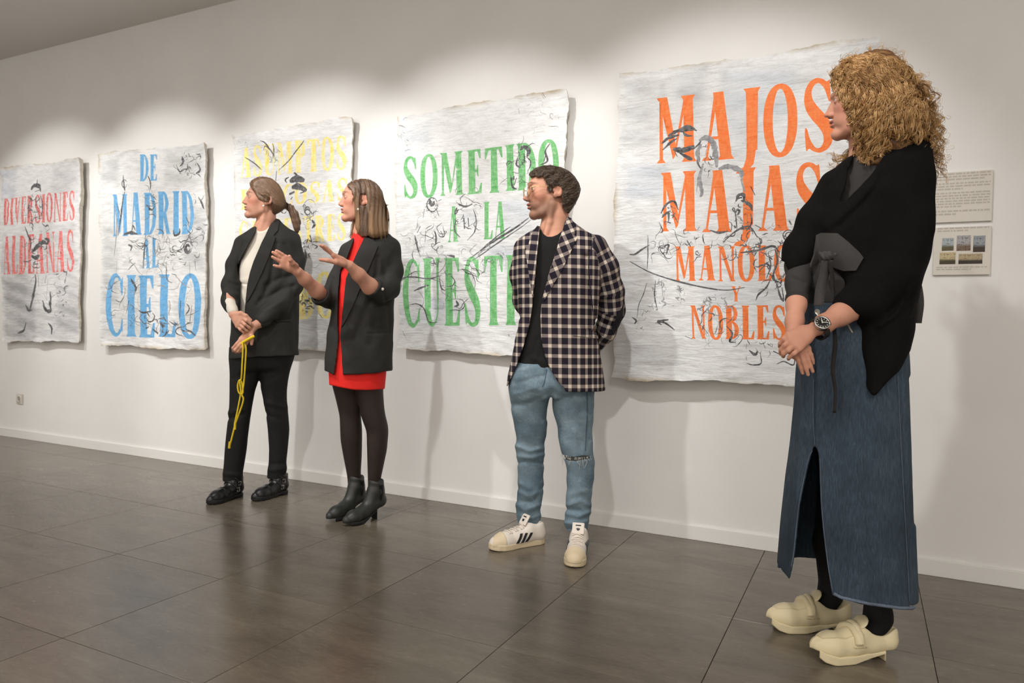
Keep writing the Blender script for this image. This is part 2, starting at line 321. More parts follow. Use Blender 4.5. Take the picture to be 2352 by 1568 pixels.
SHEET_Y = -0.055
def build_poster(name, label, corners, words, colour, strokes, washes, seed, tint=(1, 1, 1), SHEET_Y=-0.055):
    """corners: TL,TR,BR,BL pixels of the hanging sheet; words: (text, TL,TR,BL,BR pixels); strokes: (pixel polyline, width px, grey?)"""
    rnd = np.random.RandomState(seed)
    W = lambda p: on_plane_y(np.array(p, float)[..., 0], np.array(p, float)[..., 1], SHEET_Y)[..., [0, 2]]
    c = W(corners); cx, cz = c[:, 0].mean(), c[:, 1].mean()
    L = lambda p: W(p)-np.array([cx, cz])
    mpp = np.linalg.norm(W([corners[0]])[0]-W([(corners[0][0], corners[0][1]+40)])[0])/40       # metres per pixel
    C = L(corners)
    # torn outline
    out = []
    for k in range(4):
        a, b = C[k], C[(k+1) % 4]; ln = np.linalg.norm(b-a); n = int(ln/0.012); t = np.arange(n)/n
        nrm = np.array([b[1]-a[1], a[0]-b[0]])/ln
        r = fbm1(t*ln, seed*11+k, ((0.7, 1.2), (1.9, .8), (4.3, .5), (11, .3), (27, .16)))*0.0058*(1.2 if k % 2 else 1.0)+rnd.randn(n)*0.0007
        r *= np.clip(np.minimum(t, 1-t)*20, 0, 1)
        out.append(a+(b-a)*t[:, None]-nrm*r[:, None])
    out = np.vstack(out); shapes = []
    inside = lambda P: pip(P, [out])
    for text, tl, tr, bl, br in words:
        gl = [glyph(ch) for ch in text]; gap = 0.14; tw = sum(g[0] for g in gl)+gap*(len(gl)-1); x = 0.0
        q = L([tl, tr, bl, br]); sh = []
        for w, G in gl:
            jx, jy = rnd.randn(2)*0.006
            for contours in G:
                cc = []
                for con in contours:
                    p = np.array(con); u = ((x+p[:, 0])/tw)[:, None]; v = (p[:, 1]+jy)[:, None]
                    cc.append((q[2]*(1-u)+q[3]*u)*(1-v)+(q[0]*(1-u)+q[1]*u)*v)
                sh.append(cc)
            x += w+gap
        shapes.append(('word', text, sh))
    ink = [[np.array(brush(L(s[0]), s[1]*mpp, rnd=rnd))] for s in strokes if not (len(s) > 2 and s[2])]
    gink = [[np.array(brush(L(s[0]), s[1]*mpp, rnd=rnd))] for s in strokes if len(s) > 2 and s[2]]
    shapes.append(('ink', 'black', ink)); shapes.append(('ink', 'grey', gink))
    V = [tuple(p) for p in out]; E = [(i, (i+1) % len(out)) for i in range(len(out))]
    for kind, nm, sh in shapes:
        for con in (q for s in sh for q in s):
            b0 = len(V); V += [tuple(p) for p in con]; E += [(b0+i, b0+(i+1) % len(con)) for i in range(len(con))]
    lo, hi = out.min(0), out.max(0); gs = 0.0135
    gx, gz = np.meshgrid(np.arange(lo[0], hi[0], gs), np.arange(lo[1], hi[1], gs)); gp = np.stack([gx.ravel(), gz.ravel()], 1)+rnd.randn(gx.size, 2)*0.0022
    gp = gp[inside(gp)]; V += [tuple(p) for p in gp]
    v2, e2, f2, *_ = delaunay_2d_cdt([Vector(p) for p in V], E, [], 0, 1e-5)
    v2 = np.array([tuple(v) for v in v2]); f2 = np.array(f2, int)
    cen = v2[f2].mean(1); f2 = f2[inside(cen)]; cen = v2[f2].mean(1)
    cls = np.zeros(len(f2), int); names = [None]
    for kind, nm, sh in shapes:
        idx = len(names); names.append((kind, nm))
        for contours in sh:
            allp = np.vstack(contours); bl_, bh_ = allp.min(0), allp.max(0)
            m = np.where((cen >= bl_).all(1) & (cen <= bh_).all(1))[0]
            if len(m): cls[m[pip(cen[m], contours)]] = idx
    # relief of the crumpled sheet
    x, z = v2[:, 0], v2[:, 1]; w_, h_ = hi-lo; u = (x-lo[0])/w_; v = (z-lo[1])/h_
    y = 0.006*fbm1(z+0.12*np.sin(x*3+seed), seed, ((0.9, 1), (2.3, .6), (5.5, .35), (11, .16)))*(0.6+0.4*np.sin(x*2.1+seed))
    y = y+0.0035*fbm1(x+0.2*z, seed+5, ((1.1, 1), (3.3, .5), (8, .25)))+0.0011*np.sin(95*z+6*np.sin(x*7+seed)+9*fbm1(x, seed+9, ((1.7, .3), (4.1, .2))))
    e = np.minimum(np.minimum(u*w_, (1-u)*w_), np.minimum(v*h_, (1-v)*h_))
    y = y-0.010*np.exp(-(e/0.03)**2)*(fbm1(x*1.3+z*0.9, seed+3)*0.7+0.2)-0.022*np.exp(-((u-1)**2*w_**2+(v-1)**2*h_**2)/0.0035)-0.02*np.exp(-((u)**2*w_**2+(v-1)**2*h_**2)/0.002)*(seed % 2)
    P3 = np.stack([x, y, z], 1)
    # colour of the ground: patches of greyed newsprint under the white paint, tan torn rim
    wash = np.ones((len(v2), 3))*np.array(tint)
    def soft(d, s): return 1/(1+np.exp(d/s))
    for (x0, y0, x1, y1, col, amt) in washes:
        a, b = L([(x0, y0), (x1, y1)]); q0, q1 = np.minimum(a, b), np.maximum(a, b)
        d = np.maximum(np.maximum(q0[0]-x, x-q1[0]), np.maximum(q0[1]-z, z-q1[1]))
        m = soft(d, 0.012)*amt*(0.75+0.25*np.sin(z*50+x*13)); wash = wash*(1-m[:, None])+np.array(col)*m[:, None]*wash
    rim = np.exp(-(e/0.018)**2)*np.clip(0.65+0.6*fbm1(x*1.7+z*1.3, seed+21), 0, 1); wash = wash*(1-rim[:, None]*(1-np.array([0.70, 0.58, 0.42])))
    root = empty(name, (cx, SHEET_Y, cz)); tag(root, label, 'poster', 'painted paper posters along the gallery wall')
    def sub(mask, nm, mat, lab=None):
        if not mask.any(): return None
        f = f2[mask]; ids, inv = np.unique(f, return_inverse=True); me = mesh_np(nm, P3[ids], inv.reshape(f.shape)[:, ::1])
        color_attr(me, 'wash', wash[ids]); o = link(nm, me, mat, root)
        if lab: o['label'] = lab
        return o, ids
    # orientation: face the room (-y)
    nrm = np.cross(P3[f2[:, 1]]-P3[f2[:, 0]], P3[f2[:, 2]]-P3[f2[:, 0]]); fl = nrm[:, 1] > 0; f2[fl] = f2[fl][:, ::-1]
    sub(cls == 0, 'sheet', M_PAPER)
    for i in range(1, len(names)):
        kind, nm = names[i]
        if kind == 'word': sub(cls == i, 'lettering', colour[0], '%s brush lettering %s' % (colour[1], nm))
        else:
            r_ = sub(cls == i, 'ink_drawing', M_BLACKINK if nm == 'black' else M_GREYINK)
            if r_: r_[0]['kind'] = 'stuff'
    # rim and back of the layered sheet
    n = len(out); rim_f = v2[:n]; yo = y[:n]
    b = np.vstack([np.stack([rim_f[:, 0], yo, rim_f[:, 1]], 1), np.stack([rim_f[:, 0]*0.985, np.maximum(yo+0.006, 0.012)+0.010, rim_f[:, 1]*0.985], 1), [[0, 0.034, 0]]])
    F = []
    for i in range(n):
        j = (i+1) % n; F.append((i, n+i, n+j, j)); F.append((n+i, 2*n, n+j))
    me = mesh_np('torn_edge', b, F); color_attr(me, 'wash', np.tile([[0.86, 0.80, 0.70]], (len(b), 1))); link('torn_edge', me, M_PAPER, root, smooth=False)
    box('backing_board', (lo[0]+0.10, 0.030, lo[1]+0.12), (hi[0]-0.10, -SHEET_Y-0.0005, hi[1]-0.12), M_BACKING, root)
    return root
def scribble(seed, cx, cy, rx, ry, n, w, grey=False):
    r = np.random.RandomState(seed); S = []
    for k in range(int(n*1.6)):
        p = np.array([cx+rx*(r.rand()*2-1), cy+ry*(r.rand()*2-1)]); a = r.rand()*6.28; turn = r.randn()*0.45; st = (rx+ry)*(0.06+0.16*r.rand()); pts = [p]
        for j in range(3+r.randint(3)):
            a += r.randn()*0.55+turn; p = p+st*0.5*np.array([math.cos(a), math.sin(a)]); pts.append(p)
        S.append((pts, w*(0.22+1.0*r.rand()**2), grey))
    return S
def loop(cx, cy, rx, ry, w, a0=0, a1=6.0, n=9, grey=False):
    return (np.array([(cx+rx*math.cos(a), cy+ry*math.sin(a)) for a in np.linspace(a0, a1, n)]), w, grey)
GREY, BLUE = (0.66, 0.66, 0.67), (0.64, 0.70, 0.79)

M_RED = mat_ink('red_paint', srgb(222, 74, 76), srgb(232, 150, 146), 0.34)
M_BLUE = mat_ink('blue_paint', srgb(88, 162, 218), srgb(136, 190, 228), 0.28)
M_YEL = mat_ink('yellow_paint', srgb(247, 222, 96), srgb(246, 234, 166), 0.36)
M_GRN = mat_ink('green_paint', srgb(86, 174, 92), srgb(144, 204, 146), 0.32)
M_ORG = mat_ink('orange_paint', srgb(246, 112, 38), srgb(250, 150, 90), 0.24)

# red
st = [([(84, 412), (85, 424)], 7), ([(72, 436), (78, 426), (90, 428), (94, 440)], 9), ([(80, 440), (92, 436)], 5), ([(60, 520), (66, 540), (74, 560), (70, 580)], 5), ([(76, 580), (88, 566), (100, 556), (108, 560)], 11), ([(74, 588), (84, 592), (92, 586)], 10), ([(104, 548), (112, 552), (108, 562)], 8),
      ([(82, 630), (80, 660), (74, 690), (66, 714)], 8), ([(66, 714), (60, 708)], 7), ([(58, 700), (64, 712), (74, 712)], 6), ([(98, 690), (106, 712), (116, 712), (112, 690)], 8), ([(114, 668), (116, 692), (116, 712)], 6), ([(60, 740), (54, 758), (40, 765)], 6), ([(110, 742), (118, 752), (118, 768)], 6), ([(88, 632), (90, 660)], 3), ([(104, 632), (102, 650)], 3),
      ([(64, 556), (60, 566)], 6), ([(84, 600), (78, 606), (90, 606)], 4), ([(108, 640), (106, 690)], 2), ([(76, 446), (70, 470), (66, 500)], 3), ([(94, 446), (98, 470), (96, 500)], 3)]
st += scribble(3, 82, 480, 18, 30, 22, 2.6)+scribble(4, 88, 560, 20, 50, 16, 2.4)+scribble(5, 138, 650, 12, 34, 14, 3.0)+scribble(6, 140, 700, 10, 24, 6, 2.4)+scribble(8, 90, 660, 40, 60, 8, 1.4, True)
wr = [(0, 392, 34, 460, BLUE, .6), (120, 380, 180, 440, GREY, .5), (4, 560, 60, 700, GREY, .8), (100, 520, 170, 640, GREY, .6), (10, 650, 80, 780, GREY, .9), (130, 650, 180, 760, GREY, .7), (40, 700, 178, 780, GREY, .6)]
build_poster('poster', 'grey-white torn paper poster with red words DIVERSIONES ALDEANAS, leftmost of the five',
    [(-2, 386), (186, 362), (181, 786), (3, 784)], [('DIVERSIONES', (9, 457), (173, 437), (9, 518), (172, 505)), ('ALDEANAS', (8, 545), (170, 528), (7, 631), (168, 624))], (M_RED, 'red'), st, wr, 3, (0.93, 0.92, 0.92))
# blue
st = [([(283, 402), (285, 425), (287, 438)], 5), loop(286, 422, 6, 9, 2.5), ([(286, 440), (280, 470), (276, 500), (270, 540)], 5), ([(268, 468), (276, 500)], 5), ([(262, 470), (268, 520), (262, 590)], 2), ([(340, 404), (346, 420), (344, 440)], 4), ([(336, 470), (348, 482), (356, 470)], 4), ([(284, 538), (300, 534), (318, 538)], 7), ([(302, 534), (305, 518), (312, 530)], 4),
      ([(294, 562), (302, 566), (300, 576)], 6), ([(336, 540), (332, 580), (330, 616)], 4), ([(352, 540), (356, 580)], 3), ([(398, 528), (400, 540), (410, 536), (411, 524)], 5), loop(430, 568, 9, 14, 3.5), loop(430, 570, 5, 8, 6), ([(434, 600), (435, 640)], 3), ([(384, 590), (388, 592)], 5), ([(456, 452), (464, 468), (468, 480)], 5), ([(416, 358), (420, 372), (412, 382)], 5), ([(404, 378), (412, 394), (424, 388)], 3), ([(430, 376), (436, 396)], 6), ([(452, 374), (460, 390), (450, 398)], 4), ([(300, 640), (312, 660), (310, 668)], 7), ([(268, 598), (266, 640)], 2), ([(382, 600), (384, 640), (396, 650)], 2.5),
      ([(296, 690), (290, 720)], 4), ([(318, 712), (330, 718), (350, 714)], 4), ([(370, 742), (376, 752)], 14), ([(352, 756), (364, 766)], 9), ([(416, 690), (414, 730)], 7), ([(440, 700), (436, 740)], 4), ([(244, 684), (256, 680)], 3)]
st += scribble(13, 436, 378, 22, 26, 26, 2.2)+scribble(14, 350, 580, 60, 40, 30, 2.0)+scribble(15, 430, 560, 26, 40, 22, 2.4)+scribble(16, 300, 690, 40, 60, 18, 2.2)+scribble(17, 380, 740, 60, 24, 26, 3.0)+scribble(18, 345, 470, 10, 40, 10, 2.6)+scribble(19, 360, 640, 80, 60, 18, 2.2, True)+scribble(20, 450, 500, 18, 50, 12, 3, True)
wr = [(232, 370, 270, 420, GREY, .8), (380, 345, 470, 420, GREY, .7), (420, 480, 470, 620, GREY, .9), (236, 520, 270, 700, GREY, .7), (236, 640, 330, 780, GREY, .4), (400, 680, 470, 760, GREY, .5), (250, 380, 272, 396, (.7, .72, .76), .9)]
build_poster('poster', 'white torn paper poster with blue words DE MADRID AL CIELO',
    [(227, 355), (471, 327), (473, 802), (230, 794)], [('DE', (322, 355), (363, 354), (322, 417), (362, 414)), ('MADRID', (258, 446), (444, 437), (258, 542), (444, 536)), ('AL', (328, 548), (364, 548), (328, 616), (364, 615)), ('CIELO', (242, 631), (461, 631), (242, 771), (461, 777))], (M_BLUE, 'blue'), st, wr, 5, (0.97, 0.97, 0.965))
# yellow
st = [([(630, 356), (622, 344), (610, 328), (600, 324)], 3), ([(628, 364), (630, 345), (628, 330)], 3), ([(640, 390), (665, 365), (690, 335), (700, 322)], 3), ([(632, 415), (634, 392)], 5), ([(560, 360), (585, 376), (600, 390)], 3), ([(606, 345), (612, 336), (626, 352), (624, 366)], 2.5),
      ([(674, 396), (682, 402)], 16), ([(664, 416), (680, 410), (698, 414)], 16), ([(668, 430), (684, 428), (704, 438)], 14), ([(664, 446), (676, 440)], 12), ([(672, 452), (668, 458)], 9), ([(658, 420), (654, 412), (662, 406)], 4), ([(690, 444), (700, 440)], 8), loop(706, 484, 6, 9, 3), ([(698, 488), (706, 480), (716, 490)], 4), loop(712, 478, 14, 20, 1.3), ([(716, 505), (722, 515), (716, 524)], 7), ([(712, 540), (716, 556)], 10), ([(708, 548), (704, 560)], 6), ([(716, 560), (730, 566), (724, 572)], 3), ([(702, 572), (706, 590), (698, 600)], 5), ([(708, 592), (704, 610)], 5), ([(700, 610), (698, 622)], 3), ([(694, 570), (704, 566), (714, 572)], 2)]
st += scribble(23, 705, 590, 12, 40, 22, 2.2)+scribble(24, 700, 690, 12, 30, 16, 3)+scribble(25, 560, 330, 12, 8, 6, 1.5)+scribble(26, 708, 500, 14, 26, 16, 1.8)+scribble(27, 625, 360, 16, 20, 10, 2, True)+scribble(28, 742, 700, 16, 20, 8, 2.5)
wr = [(540, 320, 600, 420, GREY, .5), (700, 340, 800, 420, GREY, .3), (540, 480, 800, 560, GREY, .25), (690, 640, 760, 800, GREY, .55)]
build_poster('poster', 'white torn paper poster with yellow word ASUMPTOS behind the two women in black blazers',
    [(535, 311), (809, 269), (812, 808), (538, 796)], [('ASUMPTOS', (551, 340), (795, 310), (549, 408), (795, 387)), ('BELICOSAS', (552, 435), (800, 408), (552, 481), (798, 459)), ('CAMPESTRES', (548, 509), (795, 489), (548, 567), (795, 551)), ('BO', (683, 634), (767, 622), (685, 732), (769, 729))], (M_YEL, 'yellow'), st, wr, 8, (0.985, 0.98, 0.98))
# green
st = [([(985, 456), (992, 470), (998, 462)], 10), loop(993, 470, 12, 16, 3), ([(975, 480), (972, 500)], 4), ([(1002, 480), (1008, 496)], 4), ([(953, 540), (957, 560), (962, 580)], 5), ([(978, 530), (976, 556)], 4), ([(1000, 562), (1002, 545), (998, 530)], 5), ([(965, 520), (958, 535)], 5), ([(1012, 530), (1018, 545)], 4), ([(1052, 468), (1068, 474), (1084, 468)], 4), ([(1048, 476), (1044, 490), (1052, 480)], 6), ([(1046, 500), (1044, 530), (1056, 545)], 3), ([(1086, 480), (1092, 500), (1090, 530), (1072, 552)], 3), ([(1064, 500), (1066, 525)], 9), ([(1074, 500), (1076, 520)], 6), ([(1060, 470), (1056, 455), (1068, 445)], 2), ([(1080, 470), (1088, 458)], 2),
      ([(1080, 592), (1110, 570), (1140, 550), (1180, 525), (1215, 500)], 5), ([(1084, 598), (1120, 574), (1150, 553), (1190, 526), (1220, 505)], 3), ([(1112, 566), (1130, 552), (1150, 536), (1172, 520)], 3), ([(1196, 345), (1205, 338), (1216, 346), (1212, 360)], 9), ([(1190, 362), (1186, 378), (1196, 385)], 5), ([(1186, 408), (1180, 425)], 5), ([(1172, 400), (1176, 428), (1186, 434)], 4), ([(1210, 360), (1220, 372), (1214, 392)], 3), ([(1200, 380), (1206, 366), (1204, 352)], 3), ([(1240, 380), (1258, 370), (1254, 348), (1264, 330)], 4), ([(1256, 352), (1250, 372)], 5), ([(924, 660), (925, 640), (950, 636), (985, 640), (1015, 632)], 3), ([(952, 668), (970, 660), (985, 655)], 5), ([(940, 700), (960, 698), (975, 710), (985, 738), (1005, 740)], 3), ([(1048, 690), (1052, 700), (1044, 704)], 6), ([(1026, 586), (1040, 588), (1044, 592)], 5), ([(960, 570), (966, 590)], 4), ([(1010, 634), (1014, 660), (1024, 668)], 3), ([(926, 760), (934, 776)], 2), ([(1192, 250), (1194, 262)], 2), ([(1212, 244), (1218, 240)], 2), ([(1168, 768), (1170, 772)], 4)]
st += scribble(33, 980, 560, 40, 50, 26, 2.0)+scribble(34, 1070, 480, 30, 40, 20, 2.0)+scribble(35, 1030, 640, 90, 50, 34, 2.0)+scribble(36, 1195, 390, 30, 50, 26, 2.0)+scribble(37, 990, 480, 18, 24, 14, 2)+scribble(38, 1120, 590, 60, 20, 14, 3, True)+scribble(39, 930, 320, 10, 50, 8, 1.2)+scribble(40, 1260, 260, 30, 40, 8, 1.2)
wr = [(920, 290, 990, 330, BLUE, .5), (1150, 460, 1220, 520, BLUE, .6), (1120, 560, 1180, 620, BLUE, .6), (930, 560, 1100, 600, GREY, .3), (920, 690, 1100, 750, BLUE, .35), (990, 680, 1020, 740, BLUE, .5), (1060, 480, 1090, 510, BLUE, .5)]
build_poster('poster', 'white torn paper poster with green words SOMETIDO A LA CUESTION',
    [(911, 267), (1304, 206), (1302, 822), (914, 798)], [('SOMETIDO', (925, 362), (1284, 320), (926, 457), (1284, 430)), ('A', (1029, 474), (1052, 472), (1029, 556), (1052, 554)), ('LA', (1110, 464), (1161, 462), (1110, 550), (1161, 548)), ('CUESTION', (926, 596), (1300, 580), (928, 748), (1300, 746))], (M_GRN, 'green'), st, wr, 12, (0.985, 0.985, 0.985))
# orange
st = [([(1520, 330), (1535, 318), (1560, 310)], 7), ([(1535, 312), (1560, 300), (1595, 296)], 9), ([(1560, 298), (1580, 290), (1600, 300)], 7), ([(1522, 345), (1540, 328), (1555, 318)], 6), ([(1545, 342), (1570, 345), (1595, 335)], 12), ([(1560, 350), (1580, 362), (1590, 366)], 8), ([(1550, 348), (1556, 360)], 6), ([(1590, 344), (1605, 330), (1612, 318)], 4), ([(1568, 300), (1575, 310), (1590, 312)], 5),
      ([(1605, 322), (1622, 316), (1636, 326), (1643, 350), (1646, 384)], 13, True), ([(1610, 330), (1602, 350), (1606, 372)], 9, True), ([(1634, 324), (1642, 350), (1644, 384)], 4), ([(1604, 340), (1602, 372), (1612, 390)], 4), ([(1614, 318), (1626, 318), (1634, 330)], 3), ([(1615, 375), (1606, 410), (1612, 440), (1608, 452)], 9, True), ([(1604, 400), (1600, 440)], 2), ([(1650, 388), (1672, 382), (1700, 392), (1704, 412)], 11, True), ([(1664, 384), (1690, 388), (1704, 404)], 4), ([(1702, 410), (1710, 440)], 10, True), ([(1724, 428), (1734, 448)], 5),
      ([(1690, 462), (1696, 448), (1708, 448), (1708, 466)], 8), ([(1686, 476), (1690, 500), (1692, 526)], 3), ([(1702, 460), (1722, 470), (1728, 484)], 7), ([(1690, 480), (1698, 484), (1694, 494)], 5), ([(1724, 490), (1726, 512), (1714, 530)], 4), ([(1518, 490), (1530, 470), (1548, 462), (1558, 482)], 5), ([(1520, 500), (1534, 488), (1536, 508)], 6), ([(1548, 494), (1556, 510)], 6), ([(1514, 510), (1522, 530), (1516, 534)], 3),
      ([(1446, 584), (1458, 584), (1476, 572), (1492, 562)], 4), ([(1446, 600), (1500, 628), (1580, 652), (1660, 666), (1710, 660)], 3.5), ([(1488, 540), (1488, 580), (1487, 618)], 2.5), ([(1490, 602), (1450, 600)], 1.6), ([(1520, 568), (1536, 562), (1530, 584)], 4), ([(1578, 552), (1586, 566)], 7), ([(1600, 576), (1606, 582)], 6), ([(1630, 528), (1650, 534), (1672, 530)], 5), ([(1660, 556), (1690, 530), (1720, 520), (1740, 545)], 4), ([(1700, 580), (1740, 575), (1775, 565), (1790, 580)], 6), ([(1780, 572), (1786, 600), (1776, 630), (1782, 650)], 5), ([(1764, 580), (1770, 610), (1760, 640)], 3), ([(1736, 690), (1742, 676), (1760, 660), (1770, 640)], 4), ([(1784, 650), (1792, 680), (1800, 690), (1796, 660)], 4), ([(1802, 640), (1812, 660), (1806, 600)], 3),
      ([(1486, 650), (1480, 672), (1468, 700), (1464, 730)], 2), ([(1506, 644), (1504, 680), (1510, 708)], 3), ([(1520, 644), (1522, 680)], 2.5), ([(1556, 656), (1566, 690)], 2), ([(1452, 728), (1462, 736), (1458, 744)], 4), ([(1506, 742), (1524, 740), (1540, 750), (1550, 758)], 4), ([(1520, 746), (1512, 738), (1536, 734)], 5), ([(1574, 772), (1590, 778)], 3), ([(1628, 682), (1634, 690)], 8), ([(1668, 748), (1682, 766), (1676, 784), (1690, 786)], 4), ([(1720, 804), (1734, 814), (1740, 806)], 6), ([(1714, 834), (1730, 838), (1748, 834), (1746, 812)], 3), ([(1776, 806), (1800, 818)], 7), ([(1784, 836), (1800, 830), (1822, 838), (1826, 820)], 3), ([(1752, 786), (1758, 800)], 3), ([(1734, 516), (1748, 524)], 4), loop(1812, 540, 14, 12, 2), loop(1812, 540, 8, 7, 2), loop(1834, 548, 8, 8, 2), ([(1812, 506), (1818, 516)], 8)]
st += scribble(43, 1560, 560, 60, 30, 24, 2.4)+scribble(44, 1700, 560, 50, 36, 26, 2.6)+scribble(45, 1770, 620, 30, 50, 24, 3.0)+scribble(46, 1660, 740, 60, 40, 24, 2.4)+scribble(47, 1512, 680, 14, 34, 16, 3, True)+scribble(48, 1560, 680, 12, 26, 10, 3, True)+scribble(49, 1640, 700, 30, 20, 14, 3, True)+scribble(50, 1700, 490, 20, 36, 18, 2.6)+scribble(51, 1536, 492, 16, 24, 14, 2.4)+scribble(52, 1470, 740, 12, 30, 8, 1.6)+scribble(53, 1790, 545, 30, 26, 16, 2.4)+scribble(54, 1630, 360, 14, 34, 14, 2.2)+scribble(55, 1740, 800, 30, 18, 8, 2)
wr = [(1555, 170, 1615, 215, (.66, .67, .70), .9), (1570, 215, 1612, 270, GREY, .8), (1516, 190, 1530, 240, GREY, .8), (1668, 170, 1820, 270, BLUE, .6), (1820, 160, 1900, 200, GREY, .5), (1430, 180, 1500, 330, GREY, .6), (1440, 385, 1530, 450, BLUE, .7), (1590, 380, 1640, 440, GREY, .6), (1950, 110, 2020, 180, (.75, .78, .82), .8), (1680, 280, 1760, 360, BLUE, .4), (1620, 640, 1800, 700, BLUE, .35), (1440, 780, 1560, 850, GREY, .5), (1470, 520, 1500, 640, GREY, .35), (1660, 165, 1664, 260, (.6, .6, .6), .8)]
build_poster('poster', 'large white torn paper poster with orange words MAJOS MAJAS MANOLOS Y NOBLES',
    [(1424, 170), (2023, 86), (2012, 898), (1404, 866)], [('MAJOS', (1508, 227), (1917, 180), (1508, 376), (1917, 348)), ('MAJAS', (1517, 399), (1892, 373), (1517, 533), (1892, 530)), ('MANOLOS', (1549, 566), (1862, 562), (1551, 645), (1862, 645)), ('Y', (1679, 657), (1702, 657), (1679, 692), (1702, 692)), ('NOBLES', (1585, 702), (1806, 701), (1588, 778), (1806, 780))], (M_ORG, 'orange'), st, wr, 17, (0.965, 0.965, 0.97), -0.085)
# ---------------------------------------------------------------- implicit modelling kit (bodies, clothes, shoes)
def smin(a, b, k):
    if k <= 0: return np.minimum(a, b)
    h = np.clip(0.5+0.5*(b-a)/k, 0, 1); return b*(1-h)+a*h-k*h*(1-h)
def smax(a, b, k): return -smin(-a, -b, k)
PAD = 0.05
class Field:
    def __init__(s): s.ops = []
    def add(s, fn, lo, hi, k=0.0, op='u', pad=PAD):
        s.ops.append((fn, np.asarray(lo, float)-pad-k, np.asarray(hi, float)+pad+k, k, op)); return s
    def copy(s): f = Field(); f.ops = list(s.ops); return f
    def glob(s, fn, k=0.0, op='i'): s.ops.append((fn, None, None, k, op)); return s
    def __call__(s, P):
        d = np.full(len(P), PAD*1.2)
        for fn, lo, hi, k, op in s.ops:
            if lo is None: m = np.arange(len(P)) if op in ('i', 's') else np.where(np.abs(d) < 0.06)[0]
            else: m = np.where(((P >= lo) & (P <= hi)).all(1))[0]
            if len(m) == 0: continue
            e = fn(P[m])
            if op == 'u': d[m] = smin(d[m], e, k)
            elif op == 's': d[m] = smax(d[m], -e, k)
            elif op == 'i': d[m] = smax(d[m], e, k)
            elif op == 'd': d[m] = d[m]+e
        return d
    # primitives
    def chain(s, pts, k=0.006, kk=0.01, op='u', flat=None):
        """pts: [(p, r)]: tapered limb through joints. flat=(axis vector, factor): squash the section along an axis"""
        p = np.array([q[0] for q in pts], float); r = np.array([q[1] for q in pts], float)
        ax = None
        if flat is not None: ax = np.asarray(flat[0], float); ax = ax/np.linalg.norm(ax); fc = 1/flat[1]-1
        def fn(P):
            d = None
            for i in range(len(p)-1):
                a, b = p[i], p[i+1]; ab = b-a; v = P-a
                t = np.clip((v@ab)/(ab@ab), 0, 1); w = v-t[:, None]*ab
                if ax is not None: w = w+np.outer(w@ax, ax)*fc
                e = np.sqrt((w*w).sum(1))-(r[i]+t*(r[i+1]-r[i]))
                if ax is not None: e = e*0.8
                d = e if d is None else smin(d, e, kk)
            return d
        R = r.max(); return s.add(fn, p.min(0)-R, p.max(0)+R, k, op)
    def ell(s, c, rad, M=None, k=0.01, op='u'):
        c = np.asarray(c, float); rad = np.asarray(rad, float); M = np.eye(3) if M is None else np.asarray(M, float)   # rows of M = axes
        def fn(P):
            q = (P-c)@M.T; a = np.sqrt(((q/rad)**2).sum(1)); b = np.sqrt(((q/rad**2)**2).sum(1))+1e-9
            return a*(a-1)/b
        R = rad.max(); return s.add(fn, c-R, c+R, k, op)
    def rbox(s, c, half, r, M=None, k=0.004, op='u'):
        c = np.asarray(c, float); half = np.asarray(half, float); M = np.eye(3) if M is None else np.asarray(M, float)
        def fn(P):
            q = np.abs((P-c)@M.T)-half+r
            return np.sqrt((np.maximum(q, 0)**2).sum(1))+np.minimum(q.max(1), 0)-r
        R = np.linalg.norm(half); return s.add(fn, c-R, c+R, k, op)
    def loft(s, rows, k=0.02, p=2.3, op='u', cap=0.006, smooth=True):
        """rows: (z, cx, cy, hx, hy), upright loft with superelliptic sections"""
        R = np.array(sorted(rows), float); zz = np.linspace(R[0, 0], R[-1, 0], max(40, int((R[-1, 0]-R[0, 0])/0.006)))
        T = np.stack([np.interp(zz, R[:, 0], R[:, i]) for i in range(1, 5)], 1)
        if smooth:
            w = 5; ker = np.hanning(2*w+3)[1:-1]; ker /= ker.sum()
            T = np.stack([np.convolve(np.pad(T[:, i], w, 'edge'), ker, 'valid') for i in range(4)], 1)
        def fn(P):
            z = np.clip(P[:, 2], zz[0], zz[-1])
            cx, cy, hx, hy = [np.interp(z, zz, T[:, i]) for i in range(4)]
            a = np.abs(P[:, 0]-cx)/hx; b = np.abs(P[:, 1]-cy)/hy
            n = (a**p+b**p)**(1/p)
            gx = (a**(p-1))/hx; gy = (b**(p-1))/hy; g = np.sqrt(gx*gx+gy*gy)/np.maximum(n, 1e-3)**(p-1)
            d = (n-1)/np.maximum(g, 1.0)
            d = np.where(n < 0.3, np.minimum(d, -0.7*np.minimum(hx, hy)*0.6), d)
            return smax(d, np.maximum(P[:, 2]-zz[-1], zz[0]-P[:, 2]), cap)
        lo = [(T[:, 0]-T[:, 2]).min(), (T[:, 1]-T[:, 3]).min(), zz[0]]; hi = [(T[:, 0]+T[:, 2]).max(), (T[:, 1]+T[:, 3]).max(), zz[-1]]
        return s.add(fn, lo, hi, k, op)

